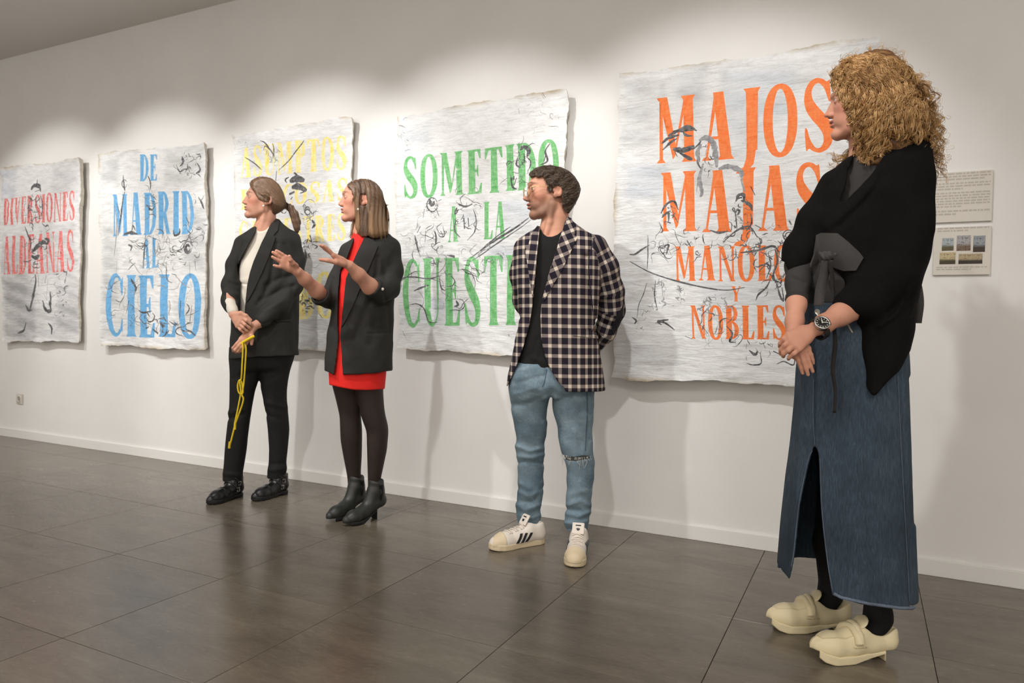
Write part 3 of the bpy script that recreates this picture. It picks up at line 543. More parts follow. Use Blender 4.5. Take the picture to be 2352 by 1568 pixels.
def nets(field, lo, hi, h):
    """surface nets of field over the box, evaluated only near the surface"""
    lo = np.asarray(lo, float); hi = np.asarray(hi, float); B = 6
    n = (np.ceil((hi-lo)/h/B).astype(int)+1)*B+1
    nb = (n-1)//B
    ci = np.stack(np.meshgrid(*[np.arange(x) for x in nb], indexing='ij'), -1).reshape(-1, 3)
    cc = lo+(ci+0.5)*B*h; dc = field(cc)
    A = np.repeat(np.repeat(np.repeat(dc.reshape(nb), B, 0), B, 1), B, 2).astype(np.float32)
    A = np.pad(A, ((0, 1), (0, 1), (0, 1)), mode='edge')
    act = np.zeros(nb, bool); act.reshape(-1)[:] = np.abs(dc) < B*h*0.87*1.35+h
    m = np.zeros(n, bool)
    for dx in (0, 1):
        for dy in (0, 1):
            for dz in (0, 1):
                pass
    mm = np.repeat(np.repeat(np.repeat(act, B, 0), B, 1), B, 2); m[:-1, :-1, :-1] = mm
    m[1:, :-1, :-1] |= mm; m[:-1, 1:, :-1] |= mm; m[:-1, :-1, 1:] |= mm; m[1:, 1:, :-1] |= mm; m[1:, :-1, 1:] |= mm; m[:-1, 1:, 1:] |= mm; m[1:, 1:, 1:] |= mm
    ii = np.argwhere(m)
    for s in range(0, len(ii), 400000):
        q = ii[s:s+400000]; A[q[:, 0], q[:, 1], q[:, 2]] = field(lo+q*h)
    A[0], A[-1], A[:, 0], A[:, -1], A[:, :, 0], A[:, :, -1] = [1.0]*6
    S = A < 0
    c = np.zeros(np.array(n)-1, np.int8)
    for dx in (0, 1):
        for dy in (0, 1):
            for dz in (0, 1): c += S[dx:n[0]-1+dx, dy:n[1]-1+dy, dz:n[2]-1+dz]
    cell = np.argwhere((c > 0) & (c < 8)); idx = np.full(np.array(n)-1, -1, np.int32); idx[tuple(cell.T)] = np.arange(len(cell))
    acc = np.zeros((len(cell), 3)); cnt = np.zeros(len(cell))
    cor = [(dx, dy, dz) for dx in (0, 1) for dy in (0, 1) for dz in (0, 1)]
    val = {q: A[cell[:, 0]+q[0], cell[:, 1]+q[1], cell[:, 2]+q[2]] for q in cor}
    for a in cor:
        for ax in range(3):
            if a[ax]: continue
            b = list(a); b[ax] = 1; b = tuple(b); va, vb = val[a], val[b]; x = (va < 0) != (vb < 0)
            t = np.where(x, va/np.where(x, va-vb, 1), 0)
            p = np.tile(np.array(a, float), (len(cell), 1)); p[:, ax] += t
            acc[x] += p[x]; cnt[x] += 1
    V = lo+(cell+acc/np.maximum(cnt, 1)[:, None])*h
    F = []
    for ax in range(3):
        o = [0, 0, 0]; o[ax] = 1
        a = S[:n[0]-o[0], :n[1]-o[1], :n[2]-o[2]]; b = S[o[0]:, o[1]:, o[2]:]
        e = np.argwhere(a != b); u, v = (ax+1) % 3, (ax+2) % 3
        e = e[(e[:, u] > 0) & (e[:, v] > 0) & (e[:, u] < n[u]-1) & (e[:, v] < n[v]-1)]
        q = []
        for du, dv in ((-1, -1), (0, -1), (0, 0), (-1, 0)):
            f = e.copy(); f[:, u] += du; f[:, v] += dv; q.append(idx[tuple(f.T)])
        q = np.stack(q, 1); sg = S[tuple(e.T)]
        q[~sg] = q[~sg][:, ::-1]; F.append(q)
    F = np.vstack(F); F = F[(F >= 0).all(1)]
    return V, F
def relax(V, F, it=1, lam=0.5):
    for _ in range(it):
        s = np.zeros_like(V); c = np.zeros(len(V))
        for a, b in ((0, 1), (1, 2), (2, 3), (3, 0)):
            np.add.at(s, F[:, a], V[F[:, b]]); np.add.at(c, F[:, a], 1)
        V = V+lam*(s/np.maximum(c, 1)[:, None]-V)
    return V
def grad(field, P, e=0.0015):
    g = np.stack([field(P+np.eye(3)[i]*e)-field(P-np.eye(3)[i]*e) for i in range(3)], 1)
    return g/(np.linalg.norm(g, axis=1)[:, None]+1e-9)

def tubes(paths, radii, sides=4, closed_ends=True):
    """many tubes in one vertex/face list. paths: list of (n,3); radii: list of scalars or (n,) arrays"""
    VV, FF, off = [], [], 0
    ang = np.arange(sides)*2*math.pi/sides
    for p, r in zip(paths, radii):
        p = np.asarray(p, float); n = len(p); t = np.gradient(p, axis=0); t /= np.linalg.norm(t, axis=1)[:, None]+1e-12
        a = np.array([0.31, 0.17, 0.93]); u = np.cross(t, a); bad = np.linalg.norm(u, axis=1) < 0.05; u[bad] = np.cross(t[bad], [1.0, 0, 0]); u /= np.linalg.norm(u, axis=1)[:, None]
        w = np.cross(t, u); r = np.broadcast_to(np.asarray(r, float), (n,))
        ring = p[:, None, :]+r[:, None, None]*(np.cos(ang)[None, :, None]*u[:, None, :]+np.sin(ang)[None, :, None]*w[:, None, :])
        VV.append(ring.reshape(-1, 3))
        i = np.arange(n-1)[:, None]*sides; j = np.arange(sides)[None, :]; j2 = (j+1) % sides
        FF.append(np.stack([off+i+j, off+i+j2, off+i+sides+j2, off+i+sides+j], -1).reshape(-1, 4))
        if closed_ends and sides == 4:
            FF.append(np.array([[off+3, off+2, off+1, off], [off+(n-1)*4, off+(n-1)*4+1, off+(n-1)*4+2, off+(n-1)*4+3]]))
        off += n*sides
    return np.vstack(VV), np.vstack(FF)
def spline(pts, n=24):
    p = np.asarray(pts, float)
    if len(p) == 2: return p[0]+(p[1]-p[0])*np.linspace(0, 1, n)[:, None]
    q = np.vstack([2*p[0]-p[1], p, 2*p[-1]-p[-2]]); m = len(p)-1; out = []
    for g in np.linspace(0, m-1e-6, n):
        i = int(g)+1; t = g-int(g)
        out.append(0.5*((2*q[i])+(-q[i-1]+q[i+1])*t+(2*q[i-1]-5*q[i]+4*q[i+1]-q[i+2])*t*t+(-q[i-1]+3*q[i]-3*q[i+1]+q[i+2])*t**3))
    return np.array(out)
def poly_sd(X, Y, poly):
    """signed distance in 2D (negative inside)"""
    q = np.asarray(poly, float); d = np.full(len(X), 1e18); ins = np.zeros(len(X), bool)
    for (x0, y0), (x1, y1) in zip(q, np.roll(q, -1, 0)):
        ex, ey = x1-x0, y1-y0; wx, wy = X-x0, Y-y0; t = np.clip((wx*ex+wy*ey)/(ex*ex+ey*ey+1e-12), 0, 1)
        d = np.minimum(d, (wx-ex*t)**2+(wy-ey*t)**2)
        c = (y0 > Y) != (y1 > Y)
        if y1 != y0: c &= X < (x1-x0)*(Y-y0)/(y1-y0)+x0
        else: c &= False
        ins ^= c
    d = np.sqrt(d); return np.where(ins, -d, d)
def line_dist(X, Y, pl):
    q = np.asarray(pl, float); d = np.full(len(X), 1e18)
    for (x0, y0), (x1, y1) in zip(q[:-1], q[1:]):
        ex, ey = x1-x0, y1-y0; wx, wy = X-x0, Y-y0; t = np.clip((wx*ex+wy*ey)/(ex*ex+ey*ey+1e-12), 0, 1)
        d = np.minimum(d, (wx-ex*t)**2+(wy-ey*t)**2)
    return np.sqrt(d)

class Person:
    """a standing figure in its own frame: x right in view, y away from the viewer, z up; origin on the floor between the feet"""
    def __init__(s, foot, label):
        s.F = on_floor(*foot); n = s.F-CAM; n[2] = 0; s.dist = np.linalg.norm(n); s.n = n/s.dist
        s.r = np.array([s.n[1], -s.n[0], 0.0]); s.rz = math.atan2(s.r[1], s.r[0])
        s.cam = s.w2l(CAM[None])[0]; s.root = empty('person', s.F, s.rz); tag(s.root, label, 'person')
        a, b = s.q(foot[0], 800), s.q(foot[0]+100, 800); s.s = np.linalg.norm(a-b)/100      # metres per pixel
    def w2l(s, P): v = np.asarray(P)-s.F; return np.stack([v@s.r, v@s.n, v[..., 2]], -1)
    def l2w(s, P): return s.F+P[..., 0:1]*s.r+P[..., 1:2]*s.n+P[..., 2:3]*np.array([0, 0, 1.0])
    def dirs(s, px, py): d = ray_dir(px, py); return np.stack([d@s.r, d@s.n, d[..., 2]], -1)
    def q(s, px, py, y=0.0):
        d = s.dirs(np.asarray(px, float), np.asarray(py, float)); t = (y-s.cam[1])/d[..., 1]; return s.cam+d*np.asarray(t)[..., None]
    def fl(s, px, py, z=0.0): return s.w2l(on_floor(px, py, z)[None])[0]
    def px(s, P): x, y, z = to_px(s.l2w(P)); return x, y, z
    def rows(s, tab, y0=0.0):
        """(py, xl, xr, cy, hy) pixels -> loft rows"""
        out = []
        for py, xl, xr, cy, hy in tab:
            a, b = s.q(xl, py, cy+y0), s.q(xr, py, cy+y0); out.append(((a[2]+b[2])/2, (a[0]+b[0])/2, cy+y0, (b[0]-a[0])/2, hy))
        return out
    def prism(s, poly, ymin=-9.0, ymax=9.0):
        """field of the cut swept along the line of sight through a pixel outline, between two depths"""
        def fn(P):
            x, y, z = s.px(P); d = poly_sd(x, y, poly)*z/FPX
            return np.maximum(d, np.maximum(ymin-P[:, 1], P[:, 1]-ymax))
        return fn
    def crease(s, lines):
        """lines: (pixel polyline, height m, width px): soft ridges (+) and valleys (-) in cloth"""
        bb = [(np.min(l[0], 0)-3*l[2], np.max(l[0], 0)+3*l[2]) for l in lines]
        def fn(P):
            x, y, z = s.px(P); e = np.zeros(len(P))
            for (pl, hgt, w), (lo, hi) in zip(lines, bb):
                m = np.where((x > lo[0]) & (x < hi[0]) & (y > lo[1]) & (y < hi[1]))[0]
                if len(m): e[m] -= hgt*np.exp(-(line_dist(x[m], y[m], pl)/w)**2)
            return e
        return fn
    def march(s, field, px, py, tn=0.8, tf=1.3):
        px = np.asarray(px, float); py = np.asarray(py, float); d = s.dirs(px, py); ln = np.linalg.norm(d, axis=1); d = d/ln[:, None]
        t = np.full(len(px), s.dist*tn); best = t.copy(); bd = np.full(len(px), 9.0); hit = np.zeros(len(px), bool)
        act = np.arange(len(px))
        for _ in range(70):
            if len(act) == 0: break
            e = field(s.cam+d[act]*t[act, None]); ae = np.abs(e); b = ae < bd[act]; best[act[b]] = t[act[b]]; bd[act[b]] = ae[b]
            hit[act] |= e < 0.0004; t[act] += np.maximum(e*0.8, 0.0006); act = act[(e >= 0.0004) & (t[act] < s.dist*tf)]
        return s.cam+d*best[:, None], d, hit
    def add(s, name, field, lo, hi, h, mat, parent=None, label=None, sm=1, colour=None, attr=None):
        lo, hi = np.minimum(lo, hi).astype(float), np.maximum(lo, hi).astype(float); lo[2] = max(-0.004, lo[2]-0.10); hi[2] += 0.08; lo[0] -= 0.05; hi[0] += 0.05
        V, F = nets(field, lo, hi, h)
        if sm: V = relax(V, F, sm, 0.5)
        me = mesh_np(name, V, F)
        if colour is not None: color_attr(me, 'tint', colour(V))
        if attr is not None: vec_attr(me, 'weave', attr(V))
        o = link(name, me, mat, parent or s.root)
        if label: o['label'] = label
        return o
    def patch(s, name, poly, field, mat, off=0.004, thick=0.004, grid=6.0, parent=None, label=None, attr=None, edge=None):
        """a sheet of cloth, leather or metal with a given outline lying on a surface (lapel, pocket, patch, stripe)"""
        poly = np.asarray(poly, float); P = []
        for a, b in zip(poly, np.roll(poly, -1, 0)):
            n = max(1, int(np.linalg.norm(b-a)/(grid*0.7))); P += [tuple(a+(b-a)*k/n) for k in range(n)]
        nb = len(P); E = [(i, (i+1) % nb) for i in range(nb)]; lo, hi = poly.min(0), poly.max(0)
        gx, gy = np.meshgrid(np.arange(lo[0], hi[0], grid), np.arange(lo[1], hi[1], grid)); g = np.stack([gx.ravel(), gy.ravel()], 1)
        if len(g): g = g[poly_sd(g[:, 0], g[:, 1], poly) < -grid*0.35]
        v, e, f, *_ = delaunay_2d_cdt([Vector(p) for p in P]+[Vector(p) for p in g], E, [], 0, 1e-4)
        v = np.array([tuple(a) for a in v]); f = np.array(f, int); c = v[f].mean(1); f = f[poly_sd(c[:, 0], c[:, 1], poly) < 0]
        H, d, hit = s.march(field, v[:, 0], v[:, 1]); G = grad(field, H)
        top = H+G*off; bot = H+G*(off-thick); n = len(v)
        nr = np.cross(top[f[:, 1]]-top[f[:, 0]], top[f[:, 2]]-top[f[:, 0]]); fl = (nr*(s.cam-top[f[:, 0]])).sum(1) < 0; f[fl] = f[fl][:, ::-1]
        ed = {}
        for t in f:
            for a, b in ((t[0], t[1]), (t[1], t[2]), (t[2], t[0])): ed[(a, b)] = 1
        F = [tuple(t) for t in f]+[(a+n, c_+n, b+n) for a, b, c_ in f]+[(b, a, a+n, b+n) for (a, b) in ed if (b, a) not in ed]
        me = mesh_np(name, np.vstack([top, bot]), F)
        if attr is not None: vec_attr(me, 'weave', attr(np.vstack([H, H])))
        o = link(name, me, mat, parent or s.root, smooth=False)
        if label: o['label'] = label
        return o
    def strand(s, field, pts, off=0.002, n=16):
        p = spline(pts, n); H, d, hit = s.march(field, p[:, 0], p[:, 1]); return H+grad(field, H)*off
    def strands(s, field, plist, off=0.002, n=16):
        p = np.vstack([spline(a, n) for a in plist]); H, d, hit = s.march(field, p[:, 0], p[:, 1]); H = H+grad(field, H)*off
        return list(H.reshape(len(plist), n, 3))
    def tube(s, name, paths, radii, mat, parent=None, sides=5, label=None, kind=None, cols=None, tip=None):
        V, F = tubes(paths, radii, sides); me = mesh_np(name, V, F)
        if cols is not None:
            C = []
            for p, c in zip(paths, cols):
                t = np.linspace(0, 1, len(p))[:, None]; cc = np.tile(c, (len(p), 1))
                if tip is not None: cc = cc*(1-t**2*tip[1])+np.array(tip[0])*t**2*tip[1]
                C.append(np.repeat(cc, sides, 0))
            color_attr(me, 'tint', np.vstack(C))
        o = link(name, me, mat, parent or s.root)
        if label: o['label'] = label
        if kind: o['kind'] = kind
        return o
# ---------------------------------------------------------------- people: shared materials, heads, hands, shoes
def mat_cloth(name, c, rough=0.85, weave=900, var=0.10, bump=0.25, spec=0.25, sheen=0.0):
    m = Mat(name, c, rough, spec); v = m.coord('Object'); n = m.noise(v, weave, 2, 0.6); n2 = m.noise(v, 14, 4, 0.6)
    d = tuple(x*(1-var) for x in c[:3])+(1,); l = tuple(min(1, x*(1+var)) for x in c[:3])+(1,)
    m.base(m.ramp(m.math('ADD', m.math('MULTIPLY', n, 0.5), m.math('MULTIPLY', n2, 0.5)), [(0.35, d), (0.65, l)]))
    m.bump(m.math('ADD', n, m.math('MULTIPLY', n2, 1.5)), bump, 0.002)
    m.b.inputs['Sheen Weight'].default_value = sheen; m.b.inputs['Sheen Roughness'].default_value = 0.5
    return m.m
def mat_skin(name):
    m = Mat(name, (0.6, 0.4, 0.3, 1), 0.55, 0.28); a = m.attr('tint'); v = m.coord('Object'); n = m.noise(v, 180, 3, 0.6); n2 = m.noise(v, 22, 3, 0.6)
    m.base(m.mix(1.0, a, m.ramp(n2, [(0.3, (0.95, 0.91, 0.90, 1)), (0.7, (1.0, 1.0, 1.0, 1))]), 'MULTIPLY'))
    m.b.inputs['Subsurface Weight'].default_value = 0.12; m.b.inputs['Subsurface Radius'].default_value = (0.012, 0.005, 0.003); m.b.inputs['Subsurface Scale'].default_value = 0.6
    m.bump(n, 0.08, 0.002); return m.m
M_SKIN = mat_skin('skin')
def mat_hair(name, dark, mid, light, scale=(1, 1, 0.12), s=240, rough=0.42):
    m = Mat(name, mid, rough, 0.5); v = m.coord('Object', scale); n = m.noise(v, s, 3, 0.6); n2 = m.noise(m.coord('Object'), 18, 3)
    m.base(m.ramp(m.math('ADD', m.math('MULTIPLY', n, 0.7), m.math('MULTIPLY', n2, 0.3)), [(0.32, dark), (0.5, mid), (0.70, light)])); m.bump(n, 0.35, 0.002); return m.m
def mat_strand(name, rough=0.38):
    m = Mat(name, (0.3, 0.2, 0.1, 1), rough, 0.5); m.base(m.attr('tint')); return m.m
def strand_cols(n, stops, seed, tip=None):
    r = np.random.RandomState(seed); c = np.array([x[:3] for x in stops]); t = r.rand(n)*(len(c)-1); i = np.minimum(t.astype(int), len(c)-2); f = (t-i)[:, None]
    return c[i]*(1-f)+c[i+1]*f
def strand_mix(cid, stops, seed):
    r = np.random.RandomState(seed); c = np.array([x[:3] for x in stops]); t = np.clip(np.array(cid)*.75+r.rand(len(cid))*.3, 0, .999)*(len(c)-1); i = t.astype(int); f = (t-i)[:, None]
    return c[i]*(1-f)+c[i+1]*f
def mat_leather(name, c, rough=0.35, bump=0.12):
    m = Mat(name, c, rough, 0.5); n = m.noise(m.coord('Object'), 420, 3, 0.6); m.bump(n, bump, 0.001); return m.m
M_EYE = Mat('eye', (1, 1, 1, 1), 0.12, 0.6); M_EYE.base(M_EYE.attr('tint')); M_EYE = M_EYE.m
M_GOLD = Mat('gold', srgb(232, 196, 140), 0.25, 0.5, 1.0).m
M_PEARL = Mat('pearl', srgb(238, 230, 218), 0.2, 0.6).m
M_STEEL = Mat('steel', srgb(205, 203, 198), 0.2, 0.5, 1.0).m
M_BLAZER = mat_cloth('black_blazer_wool', srgb(43, 42, 40), 0.82, 700, 0.16, 0.25, 0.3)
M_BLACKCLOTH = mat_cloth('black_cotton', srgb(27, 27, 26), 0.85, 900, 0.15, 0.2)

class Head:
    """skull, jaw, nose, lips, eye sockets, ears; X forward, Y towards the person's left, Z up, metres for a 22.5 cm head"""
    def __init__(s, P, nose, sc, yaw, pitch, roll=0.0, y=0.0, male=False, ear=-0.014, chin=0.0, nz=1.0, jaw=1.0):
        s.P, s.sc = P, sc; a, b, g = math.radians(yaw), math.radians(pitch), math.radians(roll)
        f0 = np.array([-math.cos(a), -math.sin(a), 0.0]); z = np.array([0, 0, 1.0])
        f = f0*math.cos(b)+z*math.sin(b); u = z*math.cos(b)-f0*math.sin(b); l = np.cross(u, f)
        l, u = l*math.cos(g)+u*math.sin(g), u*math.cos(g)-l*math.sin(g)
        s.M = np.stack([f, l, u]); s.male, s.ear, s.chin, s.nz, s.jaw = male, ear, chin, nz, jaw
        s.tip = np.array([(0.1125 if male else 0.1112)+0.003*(nz-1)*10, 0, -0.031])
        s.O = P.q(nose[0], nose[1], y)-(s.tip*sc)@s.M
    def out(s, p): return s.O+(np.asarray(p, float)*s.sc)@s.M
    def inn(s, Q): return ((Q-s.O)@s.M.T)/s.sc
    def field(s, F):
        c = s.sc; M = s.M; o = s.out; j = s.jaw; ch = s.chin
        def ell(p, r, k=0.01, op='u', rot=None):
            A = M if rot is None else rot@M
            F.ell(o(p), np.array(r)*c, A, k*c, op)
        def cap(pts, k=0.006, op='u', kk=0.01): F.chain([(o(p), r*c) for p, r in pts], k*c, kk*c, op)
        ell((-0.005, 0, 0.024), (0.089, 0.073, 0.077), 0)
        fem = not s.male
        ell((0.030, 0, -0.014), (0.057, 0.057, 0.082), 0.02)
        for sg in (-1, 1):
            cap([((0.002, sg*0.050*j, -0.035), 0.018), ((0.006, sg*0.047*j, -0.066), 0.0165), ((0.042, sg*0.031*j, -0.089), 0.0160), ((0.072+ch, sg*0.010, -0.0975), 0.0155)], 0.016)
            ell((0.050, sg*0.035, -0.020), (0.026, 0.026, 0.024), 0.016)
            ell((0.066, sg*0.018, -0.058), (0.020, 0.020, 0.022), 0.014)
        if fem:
            for sg in (-1, 1): ell((0.036, sg*0.030, -0.056), (0.036, 0.026, 0.036), 0.020)
        ell((0.0765+ch, 0, -0.094), (0.0165, 0.0185, 0.0165), 0.012)
        ell((0.038, 0, -0.086), (0.036, 0.030, 0.016), 0.016)
        br = 0.008 if s.male else 0.0055
        cap([((0.078, 0.034, 0.026), br), ((0.085, 0.015, 0.023), br), ((0.085, -0.015, 0.023), br), ((0.078, -0.034, 0.026), br)], 0.012)
        for sg in (-1, 1):
            ell((0.097 if s.male else 0.0985, sg*0.033, 0.004), (0.021, 0.017, 0.012), 0.012, 's')
            ell((0.0715, sg*0.0325, 0.003), (0.0152, 0.0158, 0.0148), 0.004)
            ell((0.0850, sg*0.0365, 0.0026), (0.0095, 0.0140, 0.0036 if s.male else 0.0028), 0.002, 's')
        n = s.nz
        cap([((0.083, 0, 0.010), 0.0075), ((0.0922+0.004*(n-1) if s.male else 0.0893, 0, -0.008), 0.0074), ((0.1035+0.03*(n-1), 0, -0.0305), 0.0088 if s.male else 0.0076)], 0.006)
        ell((0.0850, 0, -0.0240), (0.0150, 0.0135, 0.0180), 0.008)
        for sg in (-1, 1):
            ell((0.0925, sg*0.0098, -0.0350), (0.0100, 0.0066, 0.0070), 0.005)
            ell((0.0975, sg*0.0050, -0.0425), (0.0035, 0.0022, 0.0022), 0.002, 's')
        ell((0.0835, 0, -0.0550), (0.0150, 0.0205, 0.0066), 0.005)
        ell((0.0830, 0, -0.0680), (0.0130, 0.0175, 0.0070), 0.004)
        ell((0.1000, 0, -0.0612), (0.0130, 0.0240, 0.0011), 0.002, 's')
        ell((0.0985, 0, -0.0800), (0.0105, 0.018, 0.0055), 0.008, 's')
        for sg in (-1, 1):
            e = s.ear; t = math.radians(-14); R = np.array([[math.cos(t), 0, math.sin(t)], [0, 1, 0], [-math.sin(t), 0, math.cos(t)]])
            t2 = math.radians(-22*sg); R2 = np.array([[math.cos(t2), math.sin(t2), 0], [-math.sin(t2), math.cos(t2), 0], [0, 0, 1]])
            ell((e, sg*0.0795, -0.004), (0.0190, 0.0078, 0.031), 0.003, 'u', R@R2)
            ell((e+0.002, sg*0.0865, -0.001), (0.0120, 0.0062, 0.0220), 0.003, 's', R@R2)
            ell((e-0.001, sg*0.0805, 0.000), (0.0055, 0.0052, 0.0150), 0.003, 'u', R@R2)
            ell((e+0.009, sg*0.0770, -0.028), (0.0090, 0.0058, 0.0105), 0.004)
            ell((e+0.015, sg*0.0750, -0.008), (0.0050, 0.0060, 0.0070), 0.003)
        return F
    def tint(s, skin, lip, brow, stubble=None, blush=None):
        skin = np.array(skin[:3]); lip = np.array(lip[:3]); brow = np.array(brow[:3])
        def fn(V):
            h = s.inn(V); X, Y, Z = h.T; C = np.tile(skin, (len(V), 1)); near = (np.abs(h) < 0.16).all(1)
            def mixin(m, col): C[:] = C*(1-m[:, None])+np.asarray(col)*m[:, None]
            if blush is not None:
                m = np.exp(-(((X-0.062)/0.03)**2+((np.abs(Y)-0.045)/0.025)**2+((Z+0.028)/0.022)**2))*0.55*near; mixin(m, blush)
                m = np.exp(-(((X-0.108)/0.016)**2+(Y/0.016)**2+((Z+0.033)/0.014)**2))*0.45*near; mixin(m, blush)
                m = np.exp(-(((X-s.ear)/0.025)**2+((np.abs(Y)-0.08)/0.02)**2+((Z)/0.035)**2))*0.35*near; mixin(m, blush)
            if stubble is not None:
                d = np.maximum.reduce([(-0.030-0.35*(X-0.02))-Z*-1*-1, np.zeros(len(X))])
                top = np.interp(X, [-0.02, 0.0, 0.03, 0.06, 0.085, 0.10], [-0.008, -0.020, -0.048, -0.056, -0.040, -0.040]); m = 1/(1+np.exp((Z-top)/0.006))
                m *= 1/(1+np.exp((-0.118-Z)/0.006))*1/(1+np.exp((-0.002-X)/0.006))*near
                m *= 1-0.75*np.exp(-((X-0.088)/0.018)**2-((Z+0.086)/0.010)**2)*0.4
                mixin(m*0.8, stubble)
            m = ((((X-0.094)/0.017)**2+(Y/0.0215)**2+((Z+0.0545)/0.0062)**2 < 1) | (((X-0.094)/0.016)**2+(Y/0.019)**2+((Z+0.0672)/0.0068)**2 < 1))*near*0.6; mixin(m, lip)
            by = np.abs(Y); bz = 0.0245+0.004*np.sin(np.clip((by-0.012)/0.034, 0, 1)*math.pi)-0.004*np.clip((by-0.035)/0.02, 0, 1)
            m = np.exp(-((Z-bz)/0.0036)**4)*np.clip((by-0.010)/0.005, 0, 1)*np.clip((0.054-by)/0.016, 0, 1)*(X > 0.03)*near*(0.75 if s.male else 0.55); mixin(m, brow)
            m = np.exp(-(((X-0.084)/0.012)**2+((by-0.033)/0.014)**2+((Z-0.0085)/0.0022)**2))*near*0.8; mixin(m, brow*0.6)
            m = (((X-0.099)/0.006)**2+((by-0.0058)/0.005)**2+((Z+0.0425)/0.004)**2 < 1)*near*0.7; mixin(m, skin*0.35)
            return C
        return fn
    def eyes(s, iris=(0.16, 0.09, 0.05), look=0.0):
        for sg in (-1, 1):
            bm = bmesh.new(); bmesh.ops.create_uvsphere(bm, u_segments=24, v_segments=16, radius=0.0133*s.sc); me = bpy.data.meshes.new('eye'); bm.to_mesh(me); bm.free()
            V = np.array([v.co[:] for v in me.vertices]); c = s.out((0.0722, sg*0.0325, 0.003)); d = np.array([math.cos(look), math.sin(look), 0.0])@s.M
            a = np.degrees(np.arccos(np.clip((V/np.linalg.norm(V, axis=1)[:, None])@d, -1, 1))); C = np.tile([[0.46, 0.41, 0.38]], (len(V), 1)); C[a < 38] = iris; C[a < 18] = (0.01, 0.01, 0.01)
            me.vertices.foreach_set('co', (V+c).astype(np.float32).ravel()); color_attr(me, 'tint', C); link('eye', me, M_EYE, s.P.root)
def join_np(parts):
    VV, FF, CC, off = [], [], [], 0
    for V, F, C in parts: VV.append(V); FF.append(F+off); CC.append(C); off += len(V)
    return np.vstack(VV), np.vstack(FF), np.vstack(CC)
def make_body(P, pieces):
    """pieces: (field, lo, hi, voxel, colour function or constant) -> ONE mesh"""
    parts = []
    for f, lo, hi, h, col in pieces:
        V, F = nets(f, lo, hi, h); V = relax(V, F, 1, 0.5); parts.append((V, F, col(V) if callable(col) else np.tile(np.array(col[:3]), (len(V), 1))))
    V, F, C = join_np(parts); me = mesh_np('body', V, F); color_attr(me, 'tint', C); o = link('body', me, M_SKIN, P.root); return o
def hand(F, wrist, fingers, thumb, rw=0.023, rm=0.0115, flat=None, pk=0.012):
    """wrist (p,r); fingers: [[(knuckle,r),(joint,r),(joint,r),(tip,r)] x4]; thumb chain from the side of the palm"""
    for fg in fingers:
        F.chain([(wrist, rw*0.62), (np.asarray(wrist)*0.45+np.asarray(fg[0][0])*0.55, rm*1.12), (fg[0][0], rm)], pk, 0.012)
        F.chain(fg, 0.003, 0.003)
    for a, b in zip(fingers[:-1], fingers[1:]):
        F.chain([((np.asarray(wrist)*0.6+np.asarray(a[0][0])*0.4), rm*0.9), ((np.asarray(a[0][0])+np.asarray(b[0][0]))/2, rm*0.72)], pk, 0.01)
    F.chain(thumb, 0.010, 0.006)
    return F
def finger(pts, r0=0.0088, r1=0.0066):
    return [(p, r0+(r1-r0)*i/(len(pts)-1)) for i, p in enumerate(pts)]
class Shoe:
    """frame of a shoe: X heel to toe, Y to the left of the walking direction, Z up"""
    def __init__(s, P, heel, toe, L=None, z=0.0):
        a, b = P.fl(*heel), P.fl(*toe); d = b-a; d[2] = 0; n = np.linalg.norm(d); s.L = L or n; s.f = d/n; s.l = np.array([-s.f[1], s.f[0], 0]); s.u = np.array([0, 0, 1.0]); s.O = (a+b)/2-s.f*s.L/2; s.O[2] = z
        s.M = np.stack([s.f, s.l, s.u])
    def o(s, x, y, z): return s.O+s.f*(x*s.L)+s.l*y+s.u*z
    def outline(s, P): q = (P-s.O)@s.M.T; return q[:, 0]/s.L, q[:, 1], q[:, 2]
def sole_field(S, w=1.0, z0=0.0, z1=0.025, pts=None, tip=0.0, arch=0.0, heel=None, grow=0.0):
    """slab with a foot-shaped outline. tip: lift of the toe; heel: (x fraction, height) where the arch lifts off the floor"""
    xs = np.array([0.0, 0.04, 0.12, 0.3, 0.5, 0.68, 0.8, 0.9, 0.96, 1.0]) if pts is None else np.array(pts[0])
    hw = np.array([0.012, 0.026, 0.034, 0.034, 0.036, 0.046, 0.047, 0.040, 0.028, 0.012])*w if pts is None else np.array(pts[1])*w
    def fn(P):
        x, y, z = S.outline(P); h = np.interp(x, xs, hw)+grow; dx = np.maximum(-x, x-1)*S.L-grow
        d = np.maximum(np.abs(y)-h, dx)
        lift = tip*np.clip((x-0.72)/0.28, 0, 1)**2
        if heel is not None: lift = lift+heel[1]*np.clip(1-np.abs((x-heel[0])/heel[2]), 0, 1)**0.6
        dz = np.maximum(z0+lift-z, z-z1-tip*np.clip((x-0.72)/0.28, 0, 1)**2)
        return smax(d*0.9, dz, 0.004)
    lo = np.minimum(S.o(0, -0.06, z0), S.o(1, 0.06, z1)); hi = np.maximum(S.o(0, -0.06, z0), S.o(1, 0.06, z1))
    return fn, lo-0.06, hi+0.06
